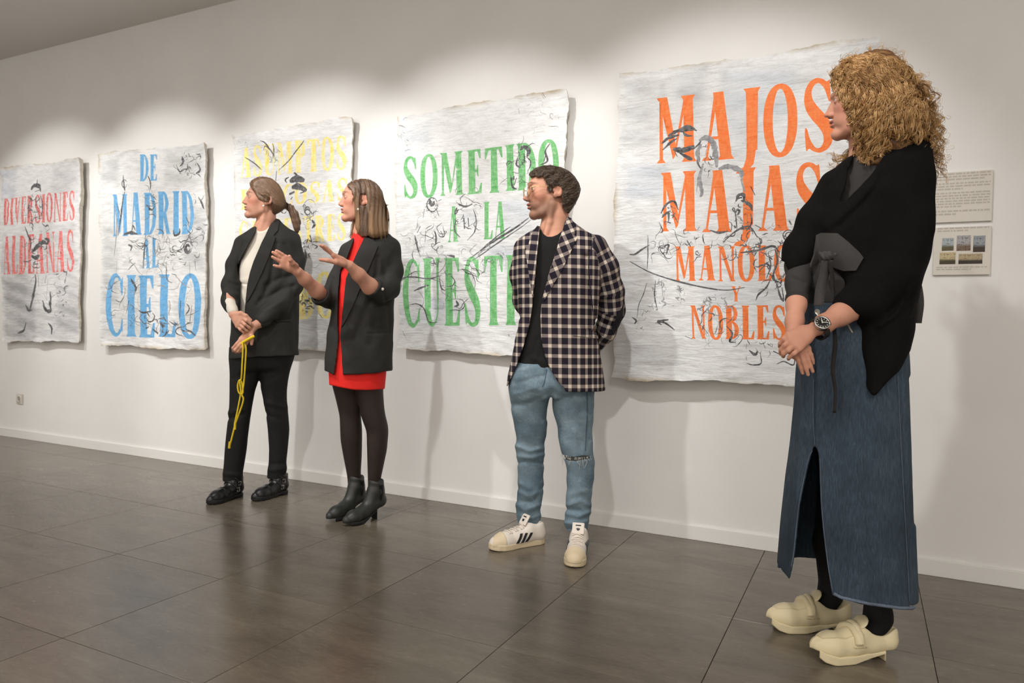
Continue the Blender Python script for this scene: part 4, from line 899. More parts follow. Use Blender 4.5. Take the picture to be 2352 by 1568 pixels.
# ---------------------------------------------------------------- man in the checked blazer
def build_man():
    P = Person((1252, 1262), 'man in round glasses, checked blazer, black shirt and torn light jeans, hands behind back')
    q = P.q; s = P.s
    # head
    H = Head(P, (1201, 456), 1.10, 14, -2, 0, y=-0.02, male=True, ear=-0.010, jaw=1.03, nz=1.03, chin=-0.006)
    hf = Field(); H.field(hf)
    hf.chain([(q(1275, 468, 0.0), 0.052), (q(1276, 500, 0.005), 0.055), (q(1273, 530, 0.01), 0.062), (q(1276, 560, 0.015), 0.085)], 0.014, 0.02)
    hf.chain([(q(1268, 470, -0.055), 0.012), (q(1262, 510, -0.05), 0.013), (q(1252, 545, -0.05), 0.012)], 0.012)
    skin = srgb(210, 156, 130)
    tint = H.tint(skin, srgb(176, 106, 92), srgb(70, 52, 40), stubble=srgb(112, 84, 68)[:3], blush=srgb(206, 130, 108)[:3])
    # trunk and arms under the clothes, same mesh
    bf = Field(); bf.loft(P.rows([(545, 1225, 1330, 0.0, .07), (580, 1205, 1370, 0.0, .095), (700, 1212, 1360, 0.0, .10), (800, 1200, 1360, 0, .10), (880, 1190, 1355, 0, .10)]), 0)
    bf.chain([(q(1368, 580, 0.0), 0.036), (q(1402, 690, 0.08), 0.032), (q(1398, 725, 0.11), 0.030), (q(1350, 794, 0.185), 0.024)], 0.012); bf.chain([(q(1208, 585, 0.03), 0.034), (q(1205, 690, 0.13), 0.032), (q(1240, 755, 0.18), 0.028), (q(1290, 790, 0.20), 0.024)], 0.012)
    # hands clasped behind the back
    w = q(1340, 792, 0.185); hb = Field(); hb.chain([(q(1358, 775, 0.16), 0.028), (w, 0.026)], 0)
    kn = [q(1300, 806+7*i-10, 0.19+0.004*i) for i in range(4)]
    hand(hb, w, [finger([k, k+np.array([-0.03, 0.018, -0.004]), k+np.array([-0.045, 0.0, -0.006]), k+np.array([-0.03, -0.012, -0.006])], 0.0095, 0.0075) for k in kn], finger([w+np.array([-0.02, 0.01, 0.02]), w+np.array([-0.05, 0.02, 0.03]), w+np.array([-0.075, 0.015, 0.02])], 0.011, 0.008))
    hlo, hhi = H.O-np.array([0.17, 0.14, 0.26]), H.O+np.array([0.19, 0.15, 0.16])
    make_body(P, [(hf, hlo, hhi, 0.0021, tint), (bf, q(1160, 900, -0.3), q(1440, 530, 0.4), 0.009, skin), (hb, w-0.14, w+0.12, 0.0028, skin)])
    H.eyes()
    # hair
    M = mat_hair('short_brown_hair', srgb(40, 32, 25), srgb(66, 53, 42), srgb(104, 86, 68), (1, 1, 1), 120, 0.6)
    outline = [(1219, 408), (1214, 401), (1216, 396), (1230, 385), (1248, 379.5), (1268, 379), (1290, 384), (1307, 391.5), (1320, 404), (1330, 420), (1334.5, 434), (1331, 450), (1323, 466), (1316, 478), (1306, 491), (1297, 483), (1291, 470), (1290.5, 452), (1293, 436), (1285, 426), (1276, 426), (1269, 432), (1265, 442), (1262, 443), (1258, 431), (1255, 420), (1248, 407), (1241, 404), (1236, 409), (1230, 403)]
    hr = Field(); hr.loft(P.rows([(378, 1244, 1276, .005, .04), (384, 1230, 1292, .005, .062), (395, 1214, 1312, .005, .080), (410, 1212, 1326, .005, .088), (430, 1222, 1335, .005, .091), (450, 1235, 1333, .005, .090), (470, 1262, 1322, .005, .084), (492, 1292, 1310, .005, .055)]), 0, 2.2)
    rr = np.random.RandomState(4)
    def tuft(Q):
        return 0.0028*np.sin(Q[:, 0]*210+np.sin(Q[:, 2]*90)*2.2)*np.sin(Q[:, 2]*170+Q[:, 0]*60+np.sin(Q[:, 1]*150))+0.0022*np.sin(Q[:, 0]*95-Q[:, 2]*130+Q[:, 1]*120)
    hr.glob(tuft, 0, 'd'); hr.glob(P.prism(outline), 0.004, 'i')
    hair = P.add('hair', hr, q(1205, 500, -0.13), q(1345, 372, 0.14), 0.0024, M, label='short tousled dark brown hair')
    paths, rad = [], []
    for k in range(2200):
        x, y = rr.uniform(1216, 1332), rr.uniform(381, 486)
        if poly_sd(np.array([x]), np.array([y]), outline)[0] > -1.5: continue
        c = np.array([1275.0, 425.0]); v = np.array([x, y])-c; v = v/(np.linalg.norm(v)+1e-6); t = np.array([-0.55*v[0]-0.5, -0.2+0.75*abs(v[0])]); t = t/np.linalg.norm(t)*rr.uniform(7, 15); t += rr.randn(2)*2
        p = [(x, y), (x+t[0]*0.5+rr.randn(), y+t[1]*0.5+rr.randn()), (x+t[0], y+t[1])]
        if poly_sd(np.array([p[2][0]]), np.array([p[2][1]]), outline)[0] > 2.0: continue
        paths.append(p); rad.append(np.linspace(0.0010, 0.0003, 6))
    paths = P.strands(hr, paths, 0.002, 6); gg = grad(hr, np.vstack(paths)).reshape(-1, 6, 3)
    paths = [a+g*np.linspace(0, 1, 6)[:, None]**2*rr.uniform(-0.001, 0.005) for a, g in zip(paths, gg)]
    P.tube('hair_tufts', paths, rad, mat_strand('man_hair_strands', .5), hair, 4, kind='stuff', cols=strand_cols(len(paths), [srgb(42, 33, 26), srgb(70, 56, 44), srgb(96, 78, 62), srgb(122, 102, 82)], 4))
    # glasses: two round lenses on the nose, bridge, temples
    gm = M_GOLD
    lens = Mat('spectacle_lens', (1, 1, 1, 1), 0.02, 0.5); lens.b.inputs['Transmission Weight'].default_value = 1.0; lens.b.inputs['IOR'].default_value = 1.08; lens = lens.m
    gl = None
    for sg in (1, -1):
        c = np.array([0.101, sg*0.036, -0.006]); ang = np.linspace(0, 2*math.pi, 33); tl = 0.28*sg
        ring = np.array([c+np.array([-abs(0.0)-0.20*max(0, 1)*0.024*math.cos(a)*1.0 if False else -0.30*0.024*math.cos(a), sg*0.024*math.cos(a), 0.0235*math.sin(a)]) for a in ang])
        o = P.tube('glasses', [H.out(ring)], [0.0011], gm, gl, 5, label='thin gold round spectacle frame' if gl is None else None) if gl is None else P.tube('lens_rim', [H.out(ring)], [0.0011], gm, gl, 5)
        if gl is None: gl = o
        bmv = np.vstack([H.out(ring[:-1]), H.out(c)[None]]); P_ = [(i, (i+1) % 32, 32) for i in range(32)]
        link('lens', mesh_np('lens', np.vstack([bmv, bmv+H.M[0]*0.0012]), P_+[(b+33, a+33, c_+33) for a, b, c_ in P_]+[((i+1) % 32, i, i+33, (i+1) % 32+33) for i in range(32)]), lens, gl)
        P.tube('temple_arm', [H.out(spline([(0.094, sg*0.060, 0.004), (0.075, sg*0.071, 0.006), (0.03, sg*0.078, 0.006), (-0.018, sg*0.081, 0.004), (-0.034, sg*0.080, -0.018)], 14))], [0.0014], gm, gl, 5)
    P.tube('bridge', [H.out(spline([(0.1085, 0.0125, -0.003), (0.113, 0, 0.002), (0.1085, -0.0125, -0.003)], 8))], [0.0011], gm, gl, 5)
    # t-shirt
    sh = Field(); sh.loft(P.rows([(528, 1236, 1306, 0.01, .062), (545, 1222, 1318, 0.005, .080), (570, 1206, 1350, 0, .098), (640, 1202, 1366, 0, .115), (720, 1205, 1362, 0, .112), (790, 1192, 1362, 0, .112), (846, 1182, 1366, 0, .118)]), 0, 2.3)
    sh.glob(P.prism([(1236, 500), (1240, 522), (1246, 535), (1256, 543), (1268, 543.5), (1280, 539), (1290, 531), (1300, 500)], -1, 0.0), 0.003, 's')
    sh.glob(P.crease([([(1235, 780), (1225, 810), (1190, 835)], -.004, 7), ([(1250, 790), (1235, 835)], -.004, 6), ([(1240, 640), (1232, 720)], -.003, 6), ([(1225, 822), (1262, 838)], .004, 6)]), 0, 'd')
    P.add('t_shirt', sh, q(1170, 852, -0.25), q(1385, 515, 0.25), 0.0042, mat_cloth('black_knit', srgb(26, 26, 25), 0.9, 700, 0.12, 0.2))
    # blazer
    def mat_plaid():
        m = Mat('checked_wool', (0.1, 0.1, 0.1, 1), 0.88, 0.2); a = m.attr('weave', 'Vector'); sp = m.n('ShaderNodeSeparateXYZ'); m.l(a, sp.inputs[0])
        def stripes(ch): return m.math('GREATER_THAN', m.math('PINGPONG', m.math('ADD', ch, 20.0), 0.5), 0.325)
        sm = m.math('MULTIPLY', m.math('ADD', stripes(sp.outputs[0]), stripes(sp.outputs[1])), 0.5)
        n = m.noise(m.coord('Object'), 900, 2); c = m.ramp(sm, [(0.0, srgb(34, 29, 40)), (0.25, srgb(124, 113, 109)), (0.75, srgb(212, 199, 182))], 'CONSTANT')
        m.base(m.mix(0.25, c, m.ramp(n, [(0.3, (0.3, 0.3, 0.3, 1)), (0.7, (1, 1, 1, 1))]), 'MULTIPLY')); m.bump(n, 0.3, 0.002); return m.m
    MP = mat_plaid()
    jk = Field()
    jk.loft(P.rows([(500, 1270, 1306, 0.025, .060), (522, 1238, 1332, 0.02, .082), (545, 1196, 1372, 0.012, .098), (570, 1186, 1384, 0.0, .115), (620, 1184, 1384, 0, .132), (690, 1190, 1376, 0, .130), (745, 1192, 1371, 0, .127), (800, 1178, 1377, 0, .132), (850, 1168, 1385, 0, .138), (893, 1163, 1391, 0, .142)]), 0, 2.35)
    armL = [(q(1368, 566, 0.0), 0.052), (q(1388, 615, 0.02), 0.060), (q(1402, 670, 0.06), 0.058), (q(1405, 712, 0.09), 0.056), (q(1388, 760, 0.13), 0.049), (q(1362, 796, 0.17), 0.042)]
    armR = [(q(1205, 572, 0.02), 0.050), (q(1199, 630, 0.05), 0.052), (q(1205, 690, 0.12), 0.05), (q(1225, 740, 0.17), 0.046), (q(1280, 790, 0.20), 0.040)]
    jk.chain(armL, 0.022, 0.03); jk.chain(armR, 0.02, 0.03)
    jk.glob(P.prism([(1150, 884), (1164, 888), (1166, 886), (1172, 872), (1177, 900), (1150, 930)], -1, 1), 0.003, 's')
    opening = [(1239, 490), (1240, 523), (1238, 545), (1235, 577), (1230, 640), (1226, 680), (1223, 705), (1216.5, 746), (1203, 794), (1190, 830), (1177, 862), (1165, 893), (1180, 900), (1300, 900), (1294, 888), (1281, 876), (1268, 855), (1255, 828), (1247, 800), (1243, 775), (1241, 727), (1244, 695), (1250, 668), (1263, 620), (1276, 580), (1289, 535), (1300, 503), (1302, 480)]
    jk0 = jk.copy(); jk.glob(P.prism(opening, -1, 0.012), 0.004, 's')
    jk.glob(P.crease([([(1346, 590), (1350, 640), (1356, 700), (1366, 760)], -.013, 6), ([(1206, 620), (1204, 690), (1196, 730)], -.007, 5), ([(1345, 758), (1372, 763)], -.006, 5), ([(1370, 735), (1400, 745)], -.005, 5), ([(1378, 700), (1404, 690)], -.005, 6), ([(1385, 775), (1400, 768)], .004, 5),
        ([(1296, 700), (1310, 760), (1330, 850)], -.003, 9), ([(1372, 770), (1360, 820), (1365, 880)], -.006, 7), ([(1180, 790), (1172, 850)], -.004, 5), ([(1362, 545), (1352, 590)], -.005, 5), ([(1200, 560), (1212, 610)], -.004, 5)]), 0, 'd')
    arms = np.array([a[0] for a in armL])
    ax0 = q(1275, 700)
    pitch = 0.0425
    def weave(V):
        th = np.arctan2(V[:, 1]+0.02, V[:, 0]-ax0[0]); rx = 0.175
        a = th*rx/pitch*1.0; a = np.where(np.abs(V[:, 0]-ax0[0]) < 9, (V[:, 0]-ax0[0])/pitch*(1+0.25*(np.abs(V[:, 0]-ax0[0])/0.19)**3), a); b = V[:, 2]/pitch
        lean = (V[:, 2]-1.0)*0.10; a = a+lean/pitch*0.3
        # sleeve region: along and across the arm
        d = np.full(len(V), 9.0); al = np.zeros(len(V)); ac = np.zeros(len(V)); acc = 0.0
        for p0, p1 in zip(arms[:-1], arms[1:]):
            ab = p1-p0; L = np.linalg.norm(ab); t = np.clip(((V-p0)@ab)/L**2, 0, 1); w = V-p0-t[:, None]*ab; e = np.linalg.norm(w, axis=1)
            sd = np.cross(ab/L, [0, 1.0, 0]); m = e < d; d[m] = e[m]; al[m] = acc+t[m]*L; ac[m] = (w@sd)[m]*1.25; acc += L
        X, Y, _ = P.px(V); isarm = (d < 0.085) & ((X > np.interp(Y, [560, 600, 700, 765, 800], [1362, 1352, 1360, 1374, 1376])) | (V[:, 1] > 0.13))
        a = np.where(isarm, ac/pitch+0.3, a); b = np.where(isarm, -al/pitch+0.2, b)
        return np.stack([a, b, np.zeros(len(V))], 1)
    jacket = P.add('blazer', jk, q(1140, 905, -0.35), q(1450, 485, 0.40), 0.0040, MP, attr=weave, label='navy and cream checked blazer')
    def wl(ang, x0=0.0, y0=0.0):
        c, s_ = math.cos(ang), math.sin(ang)
        return lambda V: np.stack([((V[:, 0]*c-V[:, 2]*s_)/pitch)+x0, ((V[:, 0]*s_+V[:, 2]*c)/pitch)+y0, np.zeros(len(V))], 1)
    P.patch('lapel', [(1303, 500), (1310, 503), (1322, 533), (1318, 542), (1326, 547), (1305, 590), (1290, 622), (1270, 655), (1250, 690), (1246, 686), (1264, 620), (1277, 579), (1290, 535)], jk0, MP, 0.006, 0.005, 5, jacket, attr=wl(-0.42, 0.2))
    P.patch('lapel', [(1240, 522), (1236, 520), (1220, 540), (1215, 566), (1212, 568), (1207, 572), (1212, 600), (1218, 640), (1224, 680), (1229, 640), (1234, 585), (1238, 545)], jk0, MP, 0.006, 0.005, 5, jacket, attr=wl(0.10))
    P.tube('armhole_seam', [P.strand(jk, [(1366, 545), (1357, 575), (1352, 600), (1354, 640), (1358, 680), (1362, 715)], -.001, 40)], [.0024], mat_cloth('dark_seam_cloth', srgb(40, 35, 45)), jacket, 6)
    P.patch('pocket_flap', [(1318, 752), (1345, 755), (1370, 760), (1372, 778), (1345, 774), (1317, 770)], jk, MP, 0.004, 0.004, 5, jacket, attr=weave)
    P.patch('elbow_patch', [(1431, 700), (1415, 730), (1404, 752), (1408, 769), (1420, 750), (1429, 730)], jk, mat_cloth('suede_patch', srgb(38, 35, 40), 0.9), 0.003, 0.004, 4, jacket, label='dark elbow patch')
    P.patch('lapel_pin', [(1313, 536), (1317, 535), (1319, 538), (1316, 541), (1313, 540)], jk, M_STEEL, 0.009, 0.003, 2, jacket)
    # jeans
    m = Mat('washed_denim', srgb(100, 128, 146), 0.85, 0.2); v = m.coord('Object'); n = m.noise(v, 5, 4, 0.6); n2 = m.noise(m.coord('Object', (1, 1, 0.25)), 320, 3, 0.6); n3 = m.noise(m.coord('Object', (1.6, 1.6, 3.5)), 9, 4, 0.65)
    c1 = m.ramp(n, [(0.35, srgb(98, 116, 128)), (0.65, srgb(134, 151, 160))]); c2 = m.mix(0.35, c1, m.ramp(n2, [(0.3, srgb(60, 84, 104)), (0.7, srgb(190, 205, 212))]), 'SOFT_LIGHT')
    m.base(m.mix(m.ramp(n3, [(0.55, (0, 0, 0, 1)), (0.75, (0.5, 0.5, 0.5, 1))]), c2, srgb(160, 174, 180))); m.bump(m.math('ADD', n2, m.math('MULTIPLY', n3, 1.0)), 0.35, 0.003); MJ = m.m
    yl, yr = P.fl(1186, 1253)[1], P.fl(1318, 1275)[1]
    def legrows(tab, y0, y1, asp=1.0):
        a, b = tab[0][0], tab[-1][0]; return P.rows([(py, xl, xr, y0+(y1-y0)*(py-a)/(b-a), (xr-xl)/2*s*asp) for py, xl, xr in tab])
    jn = Field()
    jn.loft(P.rows([(828, 1184, 1366, 0, .115), (860, 1176, 1366, 0, .12), (885, 1173, 1366, 0, .118), (915, 1185, 1352, 0, .09)]), 0, 2.3, cap=0.03)
    heelL, heelR = yl+0.10, yr+0.13
    jn.loft(legrows([(850, 1176, 1262), (880, 1171, 1266), (917, 1170, 1263), (956, 1177, 1260), (1012, 1187, 1252), (1030, 1184, 1250), (1068, 1189, 1249), (1124, 1190, 1249), (1169, 1185, 1241), (1206, 1189, 1241)], 0.0, heelL, 1.05), 0.035, 2.1)
    jn.loft(legrows([(850, 1270, 1366), (880, 1264, 1367), (920, 1264, 1365), (984, 1280, 1361), (1040, 1288, 1362), (1060, 1298, 1367), (1075, 1302, 1366), (1119, 1301, 1361), (1164, 1300, 1357), (1200, 1296, 1351), (1228, 1300, 1349)], 0.0, heelR, 1.02), 0.010, 2.1)
    folds = [([(1186, 1024), (1215, 1036), (1246, 1030)], .006, 5), ([(1190, 1048), (1220, 1052), (1248, 1044)], .006, 5), ([(1190, 1064), (1210, 1058), (1246, 1064)], -.005, 4), ([(1192, 1130), (1215, 1140), (1240, 1130)], .006, 6), ([(1188, 1160), (1205, 1172), (1238, 1160)], .008, 6), ([(1192, 1150), (1220, 1152)], -.006, 5), ([(1200, 1186), (1222, 1190), (1240, 1184)], .006, 5), ([(1195, 1110), (1215, 1122)], .004, 6), ([(1230, 1145), (1246, 1120)], -.005, 5),
             ([(1304, 1180), (1330, 1186), (1354, 1176)], .007, 5), ([(1302, 1168), (1330, 1172)], -.006, 5), ([(1296, 1200), (1330, 1204), (1350, 1196)], .007, 5), ([(1306, 1160), (1334, 1150), (1354, 1160)], .007, 6), ([(1310, 1135), (1340, 1128)], .004, 7), ([(1298, 1214), (1340, 1218)], -.006, 4), ([(1268, 900), (1262, 930), (1258, 960)], -.010, 7), ([(1180, 930), (1215, 925), (1255, 905)], -.005, 7), ([(1275, 905), (1310, 915)], -.004, 6), ([(1330, 950), (1340, 990), (1352, 1010)], -.006, 7), ([(1318, 990), (1325, 1020)], .004, 7), ([(1186, 880), (1230, 868), (1252, 862)], -.004, 6), ([(1184, 905), (1230, 890)], .004, 7), ([(1350, 880), (1352, 960), (1350, 1030)], -.003, 3), ([(1254, 850), (1250, 885)], -.004, 3)]
    jn.glob(P.crease(folds), 0, 'd')
    jn.glob(lambda Q: 0.0022*np.sin(Q[:, 2]*60+np.sin(Q[:, 0]*25)*2+Q[:, 0]*30)*np.sin(Q[:, 0]*40+Q[:, 2]*17), 0, 'd')
    rip = [(1289, 1043), (1300, 1047), (1320, 1050), (1340, 1046), (1352, 1048), (1356, 1052), (1340, 1055), (1322, 1059), (1306, 1057), (1294, 1052)]
    jn.glob(P.prism(rip, -1, 0.2), 0.003, 's')
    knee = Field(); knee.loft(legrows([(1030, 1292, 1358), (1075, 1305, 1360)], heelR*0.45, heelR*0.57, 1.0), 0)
    jeans = P.add('jeans', jn, q(1150, 1235, -0.45), q(1385, 835, 0.35), 0.0042, MJ, label='light blue jeans torn at the left knee')
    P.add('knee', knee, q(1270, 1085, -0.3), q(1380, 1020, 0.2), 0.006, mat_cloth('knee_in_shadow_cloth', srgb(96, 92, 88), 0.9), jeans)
    rr = np.random.RandomState(9); paths = []
    for k in range(26):
        x = rr.uniform(1290, 1356); y = np.interp(x, [1289, 1320, 1356], [1042, 1049, 1047]); ln = rr.uniform(5, 14) if rr.rand() < .75 else rr.uniform(18, 30); paths.append([(x, y), (x+rr.randn()*1.5, y+ln*.5), (x+rr.randn()*3, y+ln)])
    paths = P.strands(jn, paths, 0.004, 6); P.tube('frayed_threads', paths, [np.linspace(0.0011, 0.0006, 6)]*len(paths), mat_cloth('white_thread', srgb(206, 208, 206)), jeans, 4, kind='stuff')
    P.tube('side_seam', [P.strand(jn, [(1347, 892), (1349, 940), (1346, 1000), (1344, 1035)], 0.001, 20)], [0.0018], mat_cloth('seam_thread', srgb(66, 88, 104)), jeans, 5)
    P.tube('fly_seam', [P.strand(jn, [(1256, 848), (1252, 872), (1246, 888)], 0.001, 12)], [0.0018], mat_cloth('seam_thread_dark', srgb(66, 88, 104)), jeans, 5)
    # shell-toe trainers with three dark stripes
    MW = mat_leather('white_leather', srgb(222, 212, 200), 0.5); MRUB = mat_leather('cream_rubber', srgb(214, 196, 164), 0.55); MD = mat_leather('dark_leather_stripe', srgb(24, 27, 30), 0.5); ML = mat_cloth('cotton_lace', srgb(220, 210, 198)); MLIN = mat_cloth('shoe_lining', srgb(180, 172, 162))
    def trainer(heel, toe, L, sgn, lab):
        S = Shoe(P, heel, toe, L)
        root = empty('trainer', S.O); root.parent = P.root
        up = Field(); o = S.o
        up.chain([(o(0.14, 0, 0.045), 0.036), (o(0.32, 0, 0.046), 0.036), (o(0.52, 0, 0.040), 0.038), (o(0.74, 0, 0.030), 0.040), (o(0.88, 0, 0.026), 0.034)], 0, 0.02)
        up.chain([(o(0.13, 0, 0.05), 0.037), (o(0.14, 0, 0.078), 0.035)], 0.02); up.chain([(o(0.36, 0, 0.060), 0.036), (o(0.30, 0, 0.080), 0.034), (o(0.20, 0, 0.070), 0.034)], 0.02)
        up.glob(lambda Q: (0.022-S.outline(Q)[2]), 0.004, 'i')
        up.ell(o(0.20, 0, 0.115), (0.050, 0.028, 0.032), S.M, 0.006, 's')
        sole = Field(); f, lo, hi = sole_field(S, 1.0, 0.0, 0.028, tip=0.006); sole.add(f, lo, hi)
        lo, hi = np.minimum(o(0, -0.08, -0.01), o(1, 0.08, 0.17)), np.maximum(o(0, -0.08, -0.01), o(1, 0.08, 0.17)); lo = lo-0.03; hi = hi+0.03; lo[2] = -0.01; hi[2] = 0.18
        body = P.add('shoe_upper', up, lo, hi, 0.0026, MW, None, lab)
        body.name = 'trainer'; bpy.data.objects.remove(root)
        P.add('sole', sole, lo, hi, 0.0026, MRUB, body)
        cap = Field(); cap.ops = list(up.ops); cap.glob(lambda Q: up(Q)-0.0022 if False else np.maximum((0.775-S.outline(Q)[0])*S.L+0.35*np.abs(S.outline(Q)[1])**1.0*0.3, 0.020-S.outline(Q)[2]), 0.002, 'i')
        cap2 = Field(); cap2.glob(lambda Q: smax(up(Q)-0.0030, (0.775-S.outline(Q)[0])*S.L, 0.004), 0, 'u'); cap2.ops[0] = (cap2.ops[0][0], lo, hi, 0, 'u')
        P.add('toe_cap', cap2, lo, hi, 0.0026, MRUB, body, 'cream ribbed rubber toe cap')
        # tongue
        tg = Field(); tg.rbox(o(0.375, 0, 0.118), (0.0045, 0.027, 0.026), 0.004, np.stack([S.f*math.cos(0.55)+S.u*math.sin(0.55), S.l, S.u*math.cos(0.55)-S.f*math.sin(0.55)]))
        tgo = P.add('tongue', tg, o(0.375, 0, 0.118)-0.06, o(0.375, 0, 0.118)+0.06, 0.0026, MW, body)
        A = np.stack([S.f*math.cos(0.55)+S.u*math.sin(0.55), S.l, S.u*math.cos(0.55)-S.f*math.sin(0.55)]); ct = o(0.375, 0, 0.118)+A[0]*0.0048
        for nm, z0, z1, hw in (('tongue_bar', 0.010, 0.015, 0.012), ):
            vv = [ct+A[1]*a+A[2]*b+A[0]*c for c in (0, 0.0012) for a, b in ((-hw, z0), (hw, z0), (hw, z1), (-hw, z1))]; link(nm, mesh_np(nm, vv, [(4, 5, 6, 7), (0, 3, 2, 1), (0, 1, 5, 4), (1, 2, 6, 5), (2, 3, 7, 6), (3, 0, 4, 7)]), MD, tgo, smooth=False)
        for a0, tx in ((0, 0.0), (0.55, 0.004), (-0.55, -0.004)):                         # three-leaf emblem
            th = np.linspace(0, 2*math.pi, 15)[:-1]; u = 0.0026*np.cos(th); w_ = 0.0065*np.sin(th); xx = tx+u*math.cos(a0)+w_*math.sin(a0); zz = -0.004+abs(tx)*-0.3-u*math.sin(a0)+w_*math.cos(a0)
            vv = np.array([ct+A[1]*x+A[2]*z+A[0]*c for c in (0, 0.0012) for x, z in zip(xx, zz)]); n = 14
            link('emblem_leaf', mesh_np('emblem_leaf', vv, [tuple(range(n, 2*n)), tuple(range(n-1, -1, -1))]+[(i, (i+1) % n, (i+1) % n+n, i+n) for i in range(n)]), MD, tgo, smooth=False)
        # stripes on both sides, laces
        for side in (-1, 1):
            for k in range(3):
                x0 = 0.50-0.085*k; pts = [(x0+0.085*(1-t), t) for t in np.linspace(0, 1, 9)]
                path = []
                for xx, t in pts:
                    zc = 0.028+t*0.040; base = np.array([o(xx, side*y, zc) for y in np.linspace(0.005, 0.065, 40)]); e = up(base); i = np.argmax(e > 0.0008) if (e > 0.0008).any() else 20; path.append(base[i])
                path = np.array(path); w_ = S.f*0.0062; n = len(path); nv = S.l*side*0.0016
                vv = np.vstack([path-w_+nv, path+w_+nv, path-w_-nv, path+w_-nv]); F_ = []
                for i in range(n-1): F_ += [(i, n+i, n+i+1, i+1), (2*n+i, 2*n+i+1, 3*n+i+1, 3*n+i), (i, i+1, 2*n+i+1, 2*n+i), (n+i, 3*n+i, 3*n+i+1, n+i+1)]
                link('stripe', mesh_np('stripe', vv, F_), MD, body, smooth=False)
        for k in range(6):
            x = 0.69-0.052*k; pth = []
            for y in np.linspace(-0.024, 0.024, 11):
                col = np.array([o(x+0.02*math.sin(y*60)*(1 if k % 2 else -1)*0.4, y, z) for z in np.linspace(0.03, 0.13, 70)]); e = up(col); i = np.where(e < 0.002)[0]; pth.append(col[i[-1]] if len(i) else col[35])
            P.tube('lace', [np.array(pth)+np.array([0, 0, 0.002])], [0.0030], ML, body, 5)
        return body
    trainer((1241, 1246), (1133, 1263), 0.285, 1, 'white trainer with dark stripes')
    trainer((1332, 1258), (1317, 1306), 0.285, 1, 'white trainer with dark stripes')
    return P
MAN = build_man()
